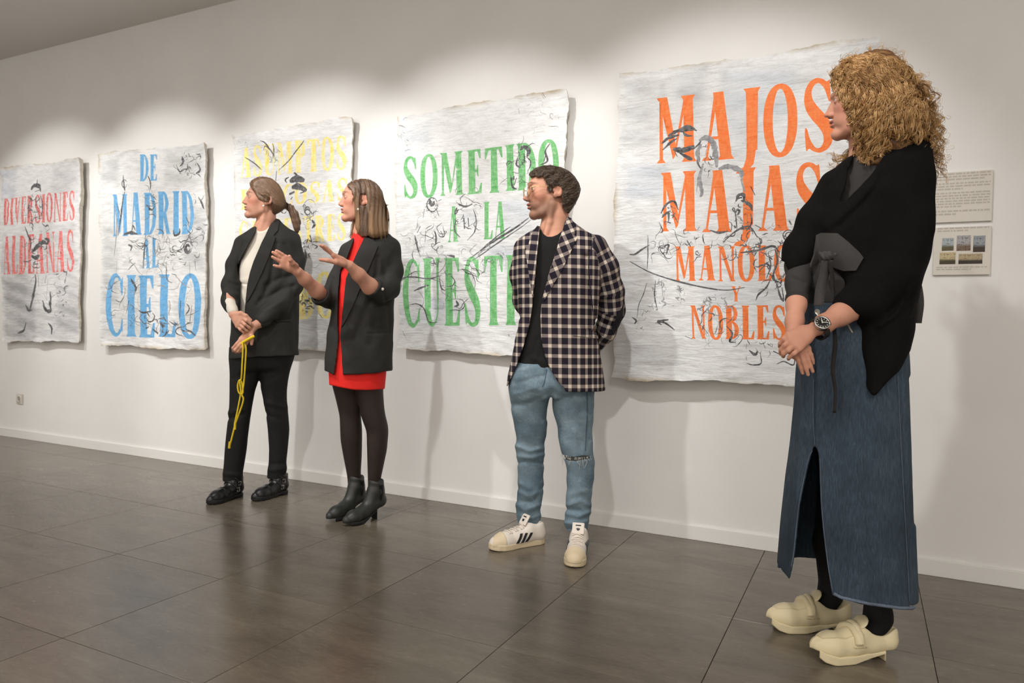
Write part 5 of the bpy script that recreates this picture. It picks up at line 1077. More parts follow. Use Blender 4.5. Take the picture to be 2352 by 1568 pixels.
# ---------------------------------------------------------------- woman in black trouser suit and cream top
def skirtless_rows(P, tab, y0, y1, asp=1.0):
    a, b = tab[0][0], tab[-1][0]; return P.rows([(py, xl, xr, y0+(y1-y0)*(py-a)/(b-a), (xr-xl)/2*P.s*asp) for py, xl, xr in tab])
def build_cream():
    P = Person((571, 1144), 'woman with brown ponytail, black trouser suit and cream top, hands crossed holding a yellow cord')
    q = P.q; s = P.s; skin = srgb(208, 156, 132)
    H = Head(P, (555.8, 464), 0.99, 6, 3.5, 0, y=-0.01, ear=-0.018, nz=1.0)
    hf = Field(); H.field(hf)
    hf.chain([(q(614, 472, 0.0), 0.046), (q(612, 500, 0.0), 0.046), (q(606, 528, 0.0), 0.052), (q(606, 550, 0.01), 0.08)], 0.012, 0.02)
    hf.chain([(q(612, 476, -0.045), 0.010), (q(604, 505, -0.042), 0.010), (q(597, 530, -0.045), 0.010)], 0.012)
    tint = H.tint(skin, srgb(176, 104, 96), srgb(104, 78, 60), blush=srgb(214, 132, 112)[:3])
    bf = Field(); bf.loft(P.rows([(535, 575, 650, 0, .06), (560, 556, 676, 0, .085), (650, 556, 674, 0, .09), (760, 545, 672, 0, .09), (840, 545, 668, 0, .09)]), 0)
    # crossed hands
    ha = Field(); w = q(536, 722, -0.178)
    ha.chain([(q(527, 680, -0.12), 0.030), (w, 0.023)], 0)
    hand(ha, w, [finger([q(556, 728, -.205), q(566, 736, -.222), q(575, 743, -.215), q(579, 748, -.200)], .0088, .0068), finger([q(553, 736, -.207), q(563, 745, -.224), q(572, 752, -.216), q(576, 756, -.200)], .0090, .0068), finger([q(549, 743, -.205), q(558, 752, -.221), q(566, 759, -.214), q(570, 762, -.200)], .0086, .0066), finger([q(545, 749, -.200), q(552, 757, -.214), q(559, 763, -.208), q(563, 766, -.198)], .0078, .0060)],
         [(q(541, 721, -.190), .013), (q(553, 719, -.205), .0115), (q(565, 725, -.212), .0098), (q(576, 735, -.212), .0078)], 0.022, 0.0112)
    hb = Field(); w2 = q(584, 748, -0.168); hb.chain([(q(610, 735, -0.14), 0.030), (w2, 0.023)], 0)
    hand(hb, w2, [finger([q(553, 778, -.195), q(543, 790, -.205), q(535, 799, -.198), q(536, 806, -.186)], .0088, .0068), finger([q(557, 783, -.198), q(548, 795, -.210), q(540, 804, -.204), q(542, 809, -.190)], .0090, .0070), finger([q(561, 787, -.196), q(553, 798, -.208), q(546, 807, -.202), q(549, 809, -.188)], .0086, .0066), finger([q(565, 788, -.190), q(558, 799, -.202), q(552, 806, -.198), q(554, 806, -.186)], .0078, .0060)],
         [(q(577, 757, -.185), .013), (q(577, 770, -.205), .0115), (q(578, 781, -.210), .0098), (q(577.5, 790, -.208), .0080)], 0.022, 0.0112)
    make_body(P, [(hf, H.O-np.array([0.15, 0.13, 0.26]), H.O+np.array([0.16, 0.13, 0.14]), 0.0021, tint), (bf, q(510, 860, -0.2), q(720, 520, 0.2), 0.009, skin), (ha, q(515, 790, -0.26), q(600, 660, -0.08), 0.0022, skin), (hb, q(518, 830, -0.26), q(625, 715, -0.08), 0.0022, skin)])
    H.eyes()
    MH = mat_hair('light_brown_hair', srgb(70, 51, 38), srgb(98, 73, 55), srgb(126, 97, 73), (1, 1, 1), 160, 0.5); MST = mat_strand('brown_hair_strands'); BR = [srgb(72, 52, 39), srgb(104, 78, 58), srgb(132, 101, 76), srgb(168, 134, 104)]
    outl = [(577, 428), (573, 421), (579, 413), (592, 407), (608, 406), (626, 410), (642, 423), (652, 442), (657, 462), (660, 474), (646, 486), (631, 494), (625, 488), (623, 470), (622, 452), (617, 442), (608, 442), (602, 448), (600, 462), (596, 458), (590, 450), (584, 440), (579, 432)]
    hr = Field(); hr.loft(P.rows([(405, 600, 616, .0, .03), (411, 580, 630, .0, .058), (420, 564, 641, 0, .072), (432, 558, 649, 0, .080), (447, 560, 655, 0, .0815), (462, 570, 659, 0, .080), (476, 596, 659, 0, .070), (486, 608, 648, 0, .055), (495, 620, 634, 0, .03)]), 0, 2.1)
    hr.glob(P.prism(outl), 0.004, 'i')
    hair = P.add('hair', hr, q(565, 500, -0.12), q(665, 402, 0.12), 0.0026, MH, label='brown hair tied back in a low ponytail')
    rr = np.random.RandomState(5); pl = []
    for k in range(2200):
        t = rr.rand(); edge = [(574, 424), (582, 412), (600, 407), (620, 409), (584, 440), (592, 452), (606, 441)]
        a = np.array([rr.uniform(573, 640), rr.uniform(407, 460)])
        if poly_sd(a[:1], a[1:], outl)[0] > -1: continue
        e = np.array([656+rr.randn()*1.5, 471+rr.randn()*3]); m = a+(e-a)*0.5+np.array([0, -0.10*(e[0]-a[0])*(1 if a[1] < 440 else -0.3)]); f = rr.uniform(0.45, 1.0); pts = [tuple(a), tuple(a+(m-a)*f), tuple(a+(e-a)*f)]
        if max(poly_sd(np.array([p[0] for p in pts]), np.array([p[1] for p in pts]), outl)) > 0: continue
        pl.append(pts)
    hl = spline([(596, 457), (590, 448), (584, 439), (579, 432), (576, 426), (575, 421), (580, 414), (592, 408), (606, 407), (620, 409)], 40)
    for k in range(620):
        a = hl[rr.randint(40)]+rr.randn(2)*.8; e = np.array([656+rr.randn()*1.5, 471+rr.randn()*3.5]); m_ = a+(e-a)*.5+np.array([0, -.16*(e[0]-a[0])*(1 if a[1] < 425 else (.3 if a[1] < 440 else -.12))]); pl.append([tuple(a), tuple(m_), tuple(e)])
    st = P.strands(hr, pl, 0.0012, 10); P.tube('hair_strands', st, [np.linspace(0.0009, 0.0005, 10)]*len(st), MST, hair, 4, kind='stuff', cols=strand_cols(len(st), BR, 1))
    pt = Field(); pc = [(659, 471, .012), (667, 478, .017), (675, 492, .021), (680, 508, .021), (682, 522, .016), (682, 534, .006)]
    pt.chain([(q(x, y, 0.0), r) for x, y, r in pc], 0, 0.02)
    pt.glob(lambda Q: 0.0022*np.sin(Q[:, 0]*420+Q[:, 2]*120), 0, 'd')
    tail = P.add('ponytail', pt, q(640, 545, -0.06), q(700, 460, 0.06), 0.0026, MH, hair)
    paths = []
    for k in range(520):
        o = rr.randn(3)*np.array([1, 1, 0.4]); o = o/max(1, np.linalg.norm(o)); sp = spline([q(x, y, 0.0)+o*r*1.03 for x, y, r in pc], 16); paths.append(sp+rr.randn(3)*0.001)
    for k in range(5): paths.append(spline([q(657, 473), q(645+rr.rand()*4, 482+rr.rand()*5, -.02), q(650+rr.rand()*4, 490, -.03), q(658, 483+rr.rand()*4, -.02)], 16))
    P.tube('ponytail_strands', paths, [np.linspace(0.0010, 0.0005, 16)]*len(paths), MST, hair, 4, kind='stuff', cols=strand_cols(len(paths), BR[:3], 2))
    P.tube('hair_tie', [spline([q(657, 466, -.012), q(661, 470, -.016), q(661, 477, -.012), q(657, 478, .01), q(656, 468, .012), q(657, 466, -.012)], 20)], [0.004], M_BLACKCLOTH, hair, 6)
    er = P.tube('earring', [spline([q(608, 461, -.083), q(605.5, 465, -.09), q(605, 469, -.09)], 8)], [.0012], M_GOLD, None, 6, 'small gold and pearl drop earring')
    ep = Field(); ep.ell(q(605, 472.5, -0.09), (0.0055, 0.0055, 0.007)); P.add('pearl', ep, q(600, 480, -0.11), q(611, 466, -0.07), 0.0014, M_PEARL, er)
    # cream top
    MC = mat_cloth('cream_knit', srgb(222, 214, 201), 0.85, 600, 0.04, 0.2)
    tp = Field(); tp.loft(P.rows([(521, 588, 626, .0, .055), (532, 578, 645, 0, .08), (560, 560, 650, 0, .092), (620, 548, 635, -.005, .105), (690, 546, 630, -.005, .105), (745, 546, 625, 0, .105)]), 0, 2.3)
    tp.glob(P.prism([(586, 495), (589, 524), (594, 531), (604, 531), (612, 527), (619, 519), (624, 495)], -1, 0.0), 0.003, 's')
    tp.glob(P.crease([([(545, 651), (572, 653)], -.005, 2.2), ([(548, 645), (572, 640)], .003, 5), ([(556, 660), (568, 680)], -.003, 4), ([(594, 536), (612, 531)], .002, 2)]), 0, 'd')
    top = P.add('knit_top', tp, q(535, 750, -0.2), q(675, 505, 0.2), 0.0042, MC, label='cream knit top')
    cu = Field(); cu.chain([(q(528, 695, -.14), 0.031), (q(535, 714, -.168), 0.028)], 0); P.add('cuff', cu, q(510, 735, -.24), q(560, 670, -.05), 0.0032, MC, top)
    # blazer
    jk = Field()
    jk.loft(P.rows([(503, 622, 640, .03, .03), (513, 600, 650, .022, .055), (523, 583, 665, .015, .08), (533, 568, 680, .01, .095), (548, 547, 688, 0, .108), (580, 543, 690, 0, .120), (620, 541, 689, 0, .124), (660, 540, 688, 0, .122), (720, 532, 687, 0, .125), (780, 528, 686.5, 0, .130), (824, 526, 686, 0, .134)]), 0, 2.35)
    jk.chain([(q(670, 549, 0), .048), (q(678, 600, -.02), .052), (q(674, 655, -.06), .050), (q(645, 700, -.115), .046), (q(604, 735, -.150), .040)], 0.02, 0.03)
    jk.chain([(q(556, 560, 0), .044), (q(541, 610, -.02), .046), (q(531, 655, -.055), .046), (q(529, 690, -.11), .042), (q(531, 705, -.14), .038)], 0.018, 0.03)
    jk.glob(P.prism([(500, 826), (528, 826), (560, 822), (600, 819.5), (640, 818), (686, 815.5), (700, 815), (700, 850), (500, 850)]), 0.003, 's')
    op = [(588, 492), (590, 522), (588, 531), (566, 571), (546, 609), (550, 640), (553, 651), (552, 690), (550, 716), (556, 730), (561, 722), (566, 680), (569, 653), (575, 625), (583, 600), (600, 560), (616, 525), (626, 506), (632, 492)]
    jk0 = jk.copy(); jk.glob(P.prism(op, -1, 0.01), 0.003, 's')
    jk.glob(P.crease([([(612, 655), (640, 640), (672, 632)], -.008, 6), ([(600, 690), (640, 668), (676, 655)], -.007, 6), ([(608, 712), (650, 690)], .006, 6), ([(634, 560), (628, 600), (622, 640), (612, 665)], -.010, 6), ([(650, 600), (648, 630)], -.005, 6), ([(590, 700), (610, 672)], -.006, 6), ([(525, 650), (545, 655)], -.006, 5), ([(518, 668), (545, 676)], .006, 5), ([(518, 680), (540, 690)], -.006, 5), ([(590, 745), (640, 736), (670, 735)], -.003, 2.2), ([(560, 560), (548, 600), (545, 640)], -.005, 5), ([(672, 660), (676, 720), (680, 800)], -.006, 6), ([(655, 560), (668, 590)], -.005, 6), ([(575, 790), (590, 740)], -.004, 6)]), 0, 'd')
    jk.glob(lambda Q: 0.0016*np.sin(Q[:, 2]*55+np.sin(Q[:, 0]*30)*2)*np.sin(Q[:, 0]*38), 0, 'd')
    jacket = P.add('blazer', jk, q(500, 835, -0.35), q(705, 495, 0.2), 0.0042, M_BLAZER, label='black single-breasted blazer')
    P.patch('lapel', [(634, 503), (641, 508), (638, 530), (628, 541), (633, 545), (617, 590), (600, 630), (584, 665), (568, 694), (565, 690), (569, 653), (575, 625), (583, 600), (600, 560), (617, 526)], jk0, M_BLAZER, 0.006, 0.005, 5, jacket)
    P.patch('lapel', [(589, 524), (583, 524), (572, 540), (566, 548), (562, 552), (556, 575), (547, 606), (566, 571), (587, 532)], jk0, M_BLAZER, 0.005, 0.006, 3, jacket)
    P.patch('pocket_welt', [(632, 734), (668, 733), (668, 738), (632, 739)], jk, M_BLAZER, 0.004, 0.004, 4, jacket)
    # trousers
    MT = mat_cloth('black_trouser', srgb(30, 31, 30), 0.85, 800, 0.14, 0.2); tr = Field()
    yl, yr = P.fl(518, 1148)[1]+0.06, P.fl(622, 1142)[1]+0.06
    tr.loft(P.rows([(790, 530, 682, 0, .11), (825, 528, 674, 0, .112), (850, 535, 664, 0, .09)]), 0, 2.3, cap=0.03)
    tr.loft(skirtless_rows(P, [(800, 529, 606), (830, 528, 602), (871, 527, 595), (897, 527, 586), (929, 526.5, 580), (961, 523.5, 575), (1000, 519, 570), (1031, 516, 567), (1063, 514, 562), (1085, 512, 558), (1103, 511, 556)], 0.0, yl), 0.03, 2.1)
    tr.loft(skirtless_rows(P, [(800, 598, 680), (830, 594, 671), (871, 595, 662), (897, 600, 659), (919, 605, 659), (961, 612, 663), (986, 615, 665), (1031, 618, 661), (1063, 617, 657.5), (1075, 615, 660), (1097, 613, 654)], 0.0, yr), 0.012, 2.1)
    tr.glob(P.crease([([(528, 962), (560, 950)], -.006, 5), ([(526, 948), (552, 940)], .005, 5), ([(608, 950), (640, 962)], -.005, 5), ([(612, 925), (655, 935)], .005, 6), ([(516, 1088), (552, 1092)], .006, 5), ([(620, 1080), (652, 1076)], .006, 5), ([(624, 1066), (652, 1064)], -.005, 4), ([(536, 870), (590, 850)], -.004, 6), ([(600, 880), (640, 860)], -.004, 6)]), 0, 'd')
    P.add('trousers', tr, q(500, 1110, -0.4), q(700, 790, 0.3), 0.0042, MT, label='slim black trousers')
    # buckled ankle shoes
    ML = mat_leather('black_polished_leather', srgb(24, 24, 25), 0.3, 0.1); MS = Mat('black_rubber', srgb(18, 18, 18), 0.6).m
    def shoe(heel, toe, L):
        S = Shoe(P, heel, toe, L); o = S.o; up = Field()
        up.chain([(o(.13, 0, .050), .034), (o(.32, 0, .048), .034), (o(.55, 0, .036), .036), (o(.76, 0, .028), .038), (o(.92, 0, .024), .024)], 0, .02)
        up.chain([(o(.14, 0, .06), .034), (o(.16, 0, .115), .036)], .015); up.chain([(o(.34, 0, .06), .034), (o(.24, 0, .112), .036)], .02)
        up.glob(lambda Q: np.maximum(.018-S.outline(Q)[2], S.outline(Q)[2]-.122), .004, 'i')
        up.glob(lambda Q: -.003*np.exp(-((S.outline(Q)[0]-.60)/.02)**2), 0, 'd')
        lo, hi = np.minimum(o(0, -.07, 0), o(1, .07, 0))-.02, np.maximum(o(0, -.07, 0), o(1, .07, 0))+.02; lo[2] = 0; hi[2] = .14
        b = P.add('ankle_boot', up, lo, hi, .0028, ML, label='black buckled ankle shoe')
        sf = Field(); f, l2, h2 = sole_field(S, .92, 0, .022, tip=.006, heel=(.30, .008, .12)); sf.add(f, l2, h2); P.add('sole', sf, lo, hi, .0028, MS, b)
        for x, z in ((.30, .098), (.36, .066)):
            pth = []
            for a in np.linspace(-1.9, 1.9, 25):
                d = S.l*math.sin(a)+S.u*math.cos(a)*0.6+S.f*math.cos(a)*.35; d /= np.linalg.norm(d); ts = np.linspace(.0, .09, 60); c = o(x-.06, 0, z-.02)+ts[:, None]*d; e = up(c); i = np.argmax(e > 0.001); pth.append(c[i])
            st = P.tube('strap', [np.array(pth)], [.005], ML, b, 5)
            for sd in (4, 20):
                c = pth[sd]; n = grad(up, c[None])[0]; t = np.cross(n, S.u); t /= np.linalg.norm(t); w_ = np.cross(n, t); c = c+n*.006
                P.tube('buckle', [np.array([c+t*.009+w_*.010, c-t*.009+w_*.010, c-t*.009-w_*.010, c+t*.009-w_*.010, c+t*.009+w_*.010])], [.0018], M_STEEL, st, 5)
        fr = [np.array([o(.56+.06*abs(y)/.02, y, .072-.002*abs(y)/.02), o(.63, y*1.2, .062-abs(y)*.3)]) for y in np.linspace(-.02, .02, 9)]
        P.tube('fringe', fr, [.0035]*9, ML, b, 5, kind='stuff')
    shoe((549, 1139), (484, 1158), .25); shoe((652, 1133), (587, 1150), .25)
    return P
CREAM = build_cream()
# the yellow cord she holds
def build_cord():
    P = CREAM; q = P.q; M = mat_cloth('yellow_cord_braid', srgb(226, 196, 44), 0.7, 500, 0.12, 0.3)
    root = empty('cord', P.l2w(q(555, 790, -0.21)[None])[0]); tag(root, 'thin yellow braided cord with a thick handle, hanging from the ponytailed woman\'s hand', 'cord')
    inv = np.array(root.location)
    def put(name, pts, r, n=40):
        V, F = tubes([P.l2w(spline(pts, n))-inv], [r], 8); link(name, mesh_np(name, V, F), M, root)
    put('cord_handle', [q(553.5, 789.5, -.205), q(568, 780, -.224), q(584, 771.5, -.222)], .0078, 12)
    put('cord_strand', [q(557, 787, -.215), q(558, 800, -.218), q(556, 840, -.205), q(554, 870, -.19), q(549, 874, -.185), q(546, 886, -.18), q(548, 900, -.18), q(554, 905, -.18), q(558, 900, -.182), q(556, 880, -.184), q(552, 872, -.186), q(551, 878, -.184), q(553, 900, -.18), q(549, 925, -.17), q(543, 955, -.16), q(539, 975, -.155), q(540, 986, -.155)], .0042, 90)
    put('cord_strand', [q(561, 788, -.21), q(565, 800, -.214), q(563, 840, -.202), q(560, 880, -.186), q(556, 905, -.18), q(559, 915, -.178), q(556, 930, -.17), q(547, 955, -.16), q(540, 975, -.155), q(535, 995, -.15), q(530, 1015, -.145), q(526.5, 1028, -.142)], .0042, 70)
    V, F = tubes([P.l2w(np.array([q(540, 970, -.156), q(539.5, 986, -.155)]))-inv, P.l2w(np.array([q(528, 1012, -.146), q(526.5, 1029, -.143)]))-inv], [.0062, .006], 8)
    for a, b in ((0, 1), (1, 2)):
        V, F = tubes([P.l2w(np.array([[q(540, 970, -.156), q(539.5, 986, -.155)], [q(528, 1014, -.146), q(526.5, 1029, -.143)]][a]))-inv], [.0062], 8); link('cord_end', mesh_np('cord_end', V, F), M, root)
build_cord()
# ---------------------------------------------------------------- woman in red dress and black blazer, both hands raised
def build_red():
    P = Person((820, 1190), 'woman in red dress, open black blazer and black tights, speaking with both hands raised')
    q = P.q; s = P.s; skin = srgb(206, 152, 128)
    H = Head(P, (776.5, 468.5), 1.02, 4, 1, 0, y=-0.01, ear=-0.016)
    hf = Field(); H.field(hf)
    hf.chain([(q(836, 478, 0.0), 0.044), (q(834, 505, 0.0), 0.044), (q(832, 530, 0.0), 0.046), (q(838, 552, 0.01), 0.055)], 0.012, 0.02)
    hf.chain([(q(832, 480, -0.042), 0.010), (q(826, 510, -0.042), 0.010), (q(820, 535, -0.04), 0.010)], 0.012)
    tint = H.tint(skin, srgb(180, 98, 92), srgb(92, 68, 54), blush=srgb(208, 128, 108)[:3])
    bf = Field(); bf.loft(P.rows([(552, 815, 880, 0, .055), (575, 800, 895, 0, .08), (650, 795, 885, 0, .08), (760, 785, 885, 0, .085), (850, 775, 878, 0, .085)]), 0)
    # raised hands
    ha = Field(); w = q(684, 624, -0.235)
    ha.chain([(q(750, 685, -0.055), 0.030), (q(727, 667, -0.135), 0.0345), (q(700, 641, -0.20), 0.028), (w, 0.0225)], 0, 0.02)
    def fg(a, b, c, d, r0, r1): return finger([a, b, c, d], r0, r1)
    hand(ha, w, [fg(q(656, 590, -.262), q(648, 584, -.272), q(641, 579.5, -.278), q(635, 576, -.282), .0088, .0070), fg(q(650, 596, -.266), q(641, 589, -.276), q(634, 584, -.282), q(627, 579.5, -.286), .0090, .0072), fg(q(647, 603, -.268), q(639, 598, -.278), q(632, 594, -.284), q(626, 590, -.288), .0086, .0068), fg(q(649, 612, -.264), q(642, 612.5, -.272), q(636, 611.5, -.277), q(629.5, 609.5, -.280), .0078, .0062)],
         [(q(679, 610, -.255), .0135), (q(672, 604, -.275), .0120), (q(667, 597, -.288), .0098), (q(664.5, 588.5, -.295), .0078)], 0.022, 0.0115)
    hb = Field(); w2 = q(803, 610, -0.275)
    hb.chain([(q(868, 674, -0.14), 0.032), (q(850, 658, -0.185), 0.038), (q(824, 631, -0.24), 0.030), (w2, 0.0235)], 0, 0.02)
    kn = [(766, 586, -.320), (768, 588, -.302), (770, 590, -.284), (772, 593, -.268)]
    tips = [(742, 564, -.345), (736, 562.5, -.325), (737, 564.5, -.300), (744, 571, -.276)]
    fs = []
    for (a, b, c), (d, e, f) in zip(kn, tips):
        A, B = q(a, b, c), q(d, e, f); fs.append(finger([A, A+(B-A)*.42+np.array([0, 0, .004]), A+(B-A)*.74+np.array([0, 0, .003]), B], .0088, .0066))
    hand(hb, w2, fs, [(q(789, 607, -.30), .0135), (q(772, 602, -.325), .0118), (q(753, 598, -.335), .0098), (q(736, 596, -.338), .0080)], 0.0225, 0.0112)
    make_body(P, [(hf, H.O-np.array([0.15, 0.13, 0.25]), H.O+np.array([0.16, 0.13, 0.14]), 0.0021, tint), (bf, q(730, 870, -0.2), q(930, 540, 0.2), 0.009, skin), (ha, q(612, 715, -0.34), q(770, 560, -0.02), 0.0022, skin), (hb, q(724, 705, -0.39), q(900, 548, -0.08), 0.0022, skin)])
    H.eyes()
    MH = mat_hair('long_brown_hair', srgb(62, 45, 34), srgb(88, 65, 49), srgb(112, 86, 64), (1, 1, 1), 160, 0.5); MST = mat_strand('long_hair_strands'); BR = [srgb(66, 48, 36), srgb(92, 69, 52), srgb(118, 91, 68), srgb(150, 119, 92)]
    hr = Field()
    hr.loft(P.rows([(412, 824, 846, .0, .03), (417, 806, 860, .0, .060), (425, 788, 872, 0, .076), (436, 782, 879, 0, .086), (452, 784, 883, 0, .091), (475, 800, 884, 0, .093), (500, 810, 887, 0, .095), (520, 813, 889, 0, .095), (538, 812, 894, .0, .095), (549, 822, 884, .0, .090)]), 0, 2.1)
    outl = [(799, 430), (798, 424), (806, 418), (818, 413), (834, 411), (852, 414), (868, 424), (877, 436), (881, 455), (883, 480), (886, 505), (891, 525), (896, 536), (884, 540), (872, 546), (860, 552), (845, 553), (834, 545), (826, 540), (818, 548), (808, 546), (804, 540), (810, 532), (816, 520), (816, 500), (814, 470), (812, 448), (808, 436)]
    hr.glob(P.prism(outl), 0.004, 'i')
    hr.glob(P.prism([(826, 452), (831, 447), (839, 448), (843, 455), (841, 466), (835, 475), (829, 470), (826, 460)], -1, -0.02), 0.004, 's')
    hr.glob(lambda Q: 0.0022*np.sin(Q[:, 0]*260+np.sin(Q[:, 2]*22)*1.5+Q[:, 1]*90), 0, 'd')
    hr.glob(P.crease([([(803, 428), (822, 440), (832, 449), (838, 446)], -.003, 3), ([(843, 462), (846, 500), (845, 545)], -.006, 4), ([(862, 460), (868, 500), (872, 540)], -.004, 5), ([(853, 450), (858, 500), (858, 545)], .004, 5)]), 0, 'd')
    hair = P.add('hair', hr, q(790, 560, -0.13), q(905, 405, 0.13), 0.0026, MH, label='straight shoulder-length brown hair tucked behind the ear')
    rr = np.random.RandomState(6); pl = []
    for k in range(2800):
        u = rr.rand(); x0 = 806+u*66; y0 = np.interp(x0, [804, 834, 875], [428, 414, 436])+rr.rand()*20
        x1 = 812+u*78+rr.randn()*2; y1 = rr.uniform(500, 556) if rr.rand() < .85 else 470
        if u < .45: m = (min(x0-2, 845), 445+rr.rand()*12); m = (x0+8, 446)
        else: m = ((x0+x1)/2+4, 470)
        pl.append([(x0, y0), m, (x1, (m[1]+y1)/2), (x1+rr.randn()*1.5, y1)])
    pl = [p for p in pl if all(not (824 < a < 844 and 446 < b < 474) for a, b in p)]
    pl += [[(814+rr.randn()*2, 500), (811+rr.randn()*2, 525), (806+rr.randn()*3, 543+rr.randn()*3)] for k in range(40)]
    hl = spline([(814, 458), (812, 447), (808, 437), (802, 430), (801, 424), (808, 417), (820, 413), (834, 412), (850, 414), (864, 422)], 40)
    for k in range(420):
        a = hl[rr.randint(40)]+rr.randn(2)*.8; u = np.clip((a[0]-800)/64, 0, 1); e = (818+u*66+rr.randn()*3, rr.uniform(470, 540)); pl.append([tuple(a), (a[0]+(14 if a[0] < 830 else 8), a[1]+16), (e[0]-2, (a[1]+e[1])/2+8), e])
    pl = [p for p in pl if all(not (824 < b < 844 and 446 < c < 474) for b, c in spline(p, 10))]
    st = P.strands(hr, pl, 0.0014, 14); P.tube('hair_strands', st, [np.linspace(0.0010, 0.0005, 14)]*len(st), MST, hair, 4, kind='stuff', cols=strand_cols(len(st), BR, 3), tip=(srgb(190, 152, 112)[:3], .55))
    ep = Field(); ep.ell(q(822.5, 480.5, -0.098), (0.005, 0.005, 0.006)); P.add('earring', ep, q(817, 488, -0.13), q(829, 474, -0.07), 0.0014, M_PEARL)
    # dress
    MR = mat_cloth('red_knit', srgb(232, 44, 38), 0.8, 700, 0.06, 0.25)
    dr = Field(); dr.loft(P.rows([(531, 814, 850, .0, .050), (545, 808, 856, 0, .058), (556, 803, 862, 0, .07), (580, 793, 884, 0, .092), (620, 782, 884, 0, .104), (680, 776, 882, 0, .105), (740, 772, 884, 0, .108), (800, 760, 888, 0, .114), (853, 754.5, 887.5, 0, .114), (900, 757, 883, 0, .106)]), 0, 2.35)
    dr.glob(P.prism([(730, 878), (757, 884), (785, 890), (812, 895), (850, 895.5), (884, 893), (900, 892), (900, 940), (730, 940)]), 0.003, 's')
    dr.glob(P.crease([([(822, 546), (817, 570)], -.004, 2.5), ([(832, 548), (826, 566)], -.004, 2.5), ([(780, 640), (792, 660)], -.003, 5)]), 0, 'd')
    P.add('dress', dr, q(735, 905, -0.2), q(905, 530, 0.2), 0.0042, MR, label='fitted scarlet knit dress')
    # blazer with pushed-up sleeves
    jk = Field()
    jk.loft(P.rows([(537, 846, 894, .03, .045), (545, 820, 903, .02, .072), (555, 800, 912, .01, .09), (566, 787, 915, .0, .102), (590, 781, 914, 0, .116), (640, 775, 908, 0, .122), (700, 765, 905, 0, .124), (760, 752, 904, 0, .126), (810, 747, 902, 0, .130), (861, 744, 901, 0, .134)]), 0, 2.35)
    jk.chain([(q(898, 567, 0), .048), (q(900, 620, -.03), .054), (q(891, 660, -.085), .056), (q(875, 672, -.125), .054), (q(862, 666, -.155), .050)], 0.018, 0.03)
    jk.chain([(q(800, 577, .03), .044), (q(778, 640, .02), .046), (q(757, 684, -.03), .046), (q(746, 684, -.075), .044)], 0.018, 0.03)
    # bring the cuffs to an end and leave room for the forearms
    c0, c1 = q(862, 666, -.155), q(824, 631, -.24); ax = (c1-c0)/np.linalg.norm(c1-c0)
    jk.glob(P.prism([(735, 848), (752, 854), (768, 862), (787, 861), (856, 857.5), (901, 850.5), (915, 849), (915, 880), (735, 880)]), 0.003, 's')
    op = [(816, 525), (817, 542), (798, 592), (782, 623), (778, 660), (775, 722), (777, 765), (777.5, 775), (775, 800), (772.7, 824), (767, 866), (787, 866), (786, 820), (785, 803), (781.5, 775), (782, 759), (785, 730), (790, 698), (795.7, 640), (800, 622), (809.5, 605), (822, 578), (835, 548), (840, 525)]
    jk0 = jk.copy(); jk.glob(P.prism(op, -1, 0.01), 0.003, 's')
    jk.glob(P.crease([([(868, 590), (864, 630), (856, 650)], -.008, 5), ([(846, 700), (830, 740), (812, 780)], -.004, 8), ([(862, 740), (850, 790)], -.004, 8), ([(890, 700), (896, 780)], -.005, 6), ([(880, 600), (886, 640)], -.005, 5), ([(852, 690), (880, 700), (896, 690)], -.007, 5), ([(868, 655), (884, 672), (886, 690)], -.006, 4), ([(765, 640), (760, 700)], -.005, 5), ([(796, 570), (788, 600)], -.004, 4), ([(845, 766), (895, 764)], -.003, 2), ([(785, 800), (800, 830)], .003, 8)]), 0, 'd')
    jk.glob(lambda Q: 0.0016*np.sin(Q[:, 2]*50+np.sin(Q[:, 0]*30)*2)*np.sin(Q[:, 0]*36+1), 0, 'd')
    jacket = P.add('blazer', jk, q(715, 868, -0.35), q(930, 530, 0.25), 0.0042, M_BLAZER, label='open black blazer with pushed-up sleeves')
    P.patch('lapel', [(838, 545), (858, 553), (868, 566), (858, 590), (848, 614), (832, 650), (812, 700), (795, 735), (785, 752), (790, 698), (796, 640), (810, 605), (822, 578)], jk0, M_BLAZER, 0.006, 0.006, 4, jacket)
    P.patch('lapel', [(816, 543), (810, 548), (796, 572), (790, 596), (782, 622), (798, 592)], jk0, M_BLAZER, 0.005, 0.006, 3, jacket)
    for (cx_, cy_, cd_), (wx, wy, wd_), rr_ in (((855, 660, -.172), (824, 631, -.24), .046), ((737, 678, -.10), (700, 641, -.20), .043)):
        c = q(cx_, cy_, cd_); a = q(wx, wy, wd_)-c; a /= np.linalg.norm(a); u = np.cross(a, [0, 0, 1.0]); u /= np.linalg.norm(u); v = np.cross(a, u)
        P.tube('sleeve_cuff', [np.array([c-a*.007*k+(u*math.cos(t)+v*math.sin(t))*(rr_+.002*math.sin(3*t)) for t in np.linspace(0, 2*math.pi, 33)]) for k in (0, 1, 2)], [.0075]*3, M_BLAZER, jacket, 8)
    hb_, _, _ = P.march(jk, np.array([878.0]), np.array([663.0])); gb = grad(jk, hb_)[0]; u_ = np.cross(gb, [0, 0, 1.0]); u_ /= np.linalg.norm(u_); bt = Field(); bt.ell(hb_[0]+gb*.008, (.0075, .0075, .0035), np.stack([u_, np.cross(gb, u_), gb]))
    P.add('button', bt, hb_[0]-.02, hb_[0]+.025, .0015, M_PEARL, jacket, 'pale sleeve button')
    # tights
    MTi = mat_cloth('sheer_black_tights', srgb(48, 38, 35), 0.6, 1200, 0.2, 0.1, 0.35)
    tg = Field(); yl, yr = P.fl(800, 1180)[1]+.02, P.fl(848, 1190)[1]+.03
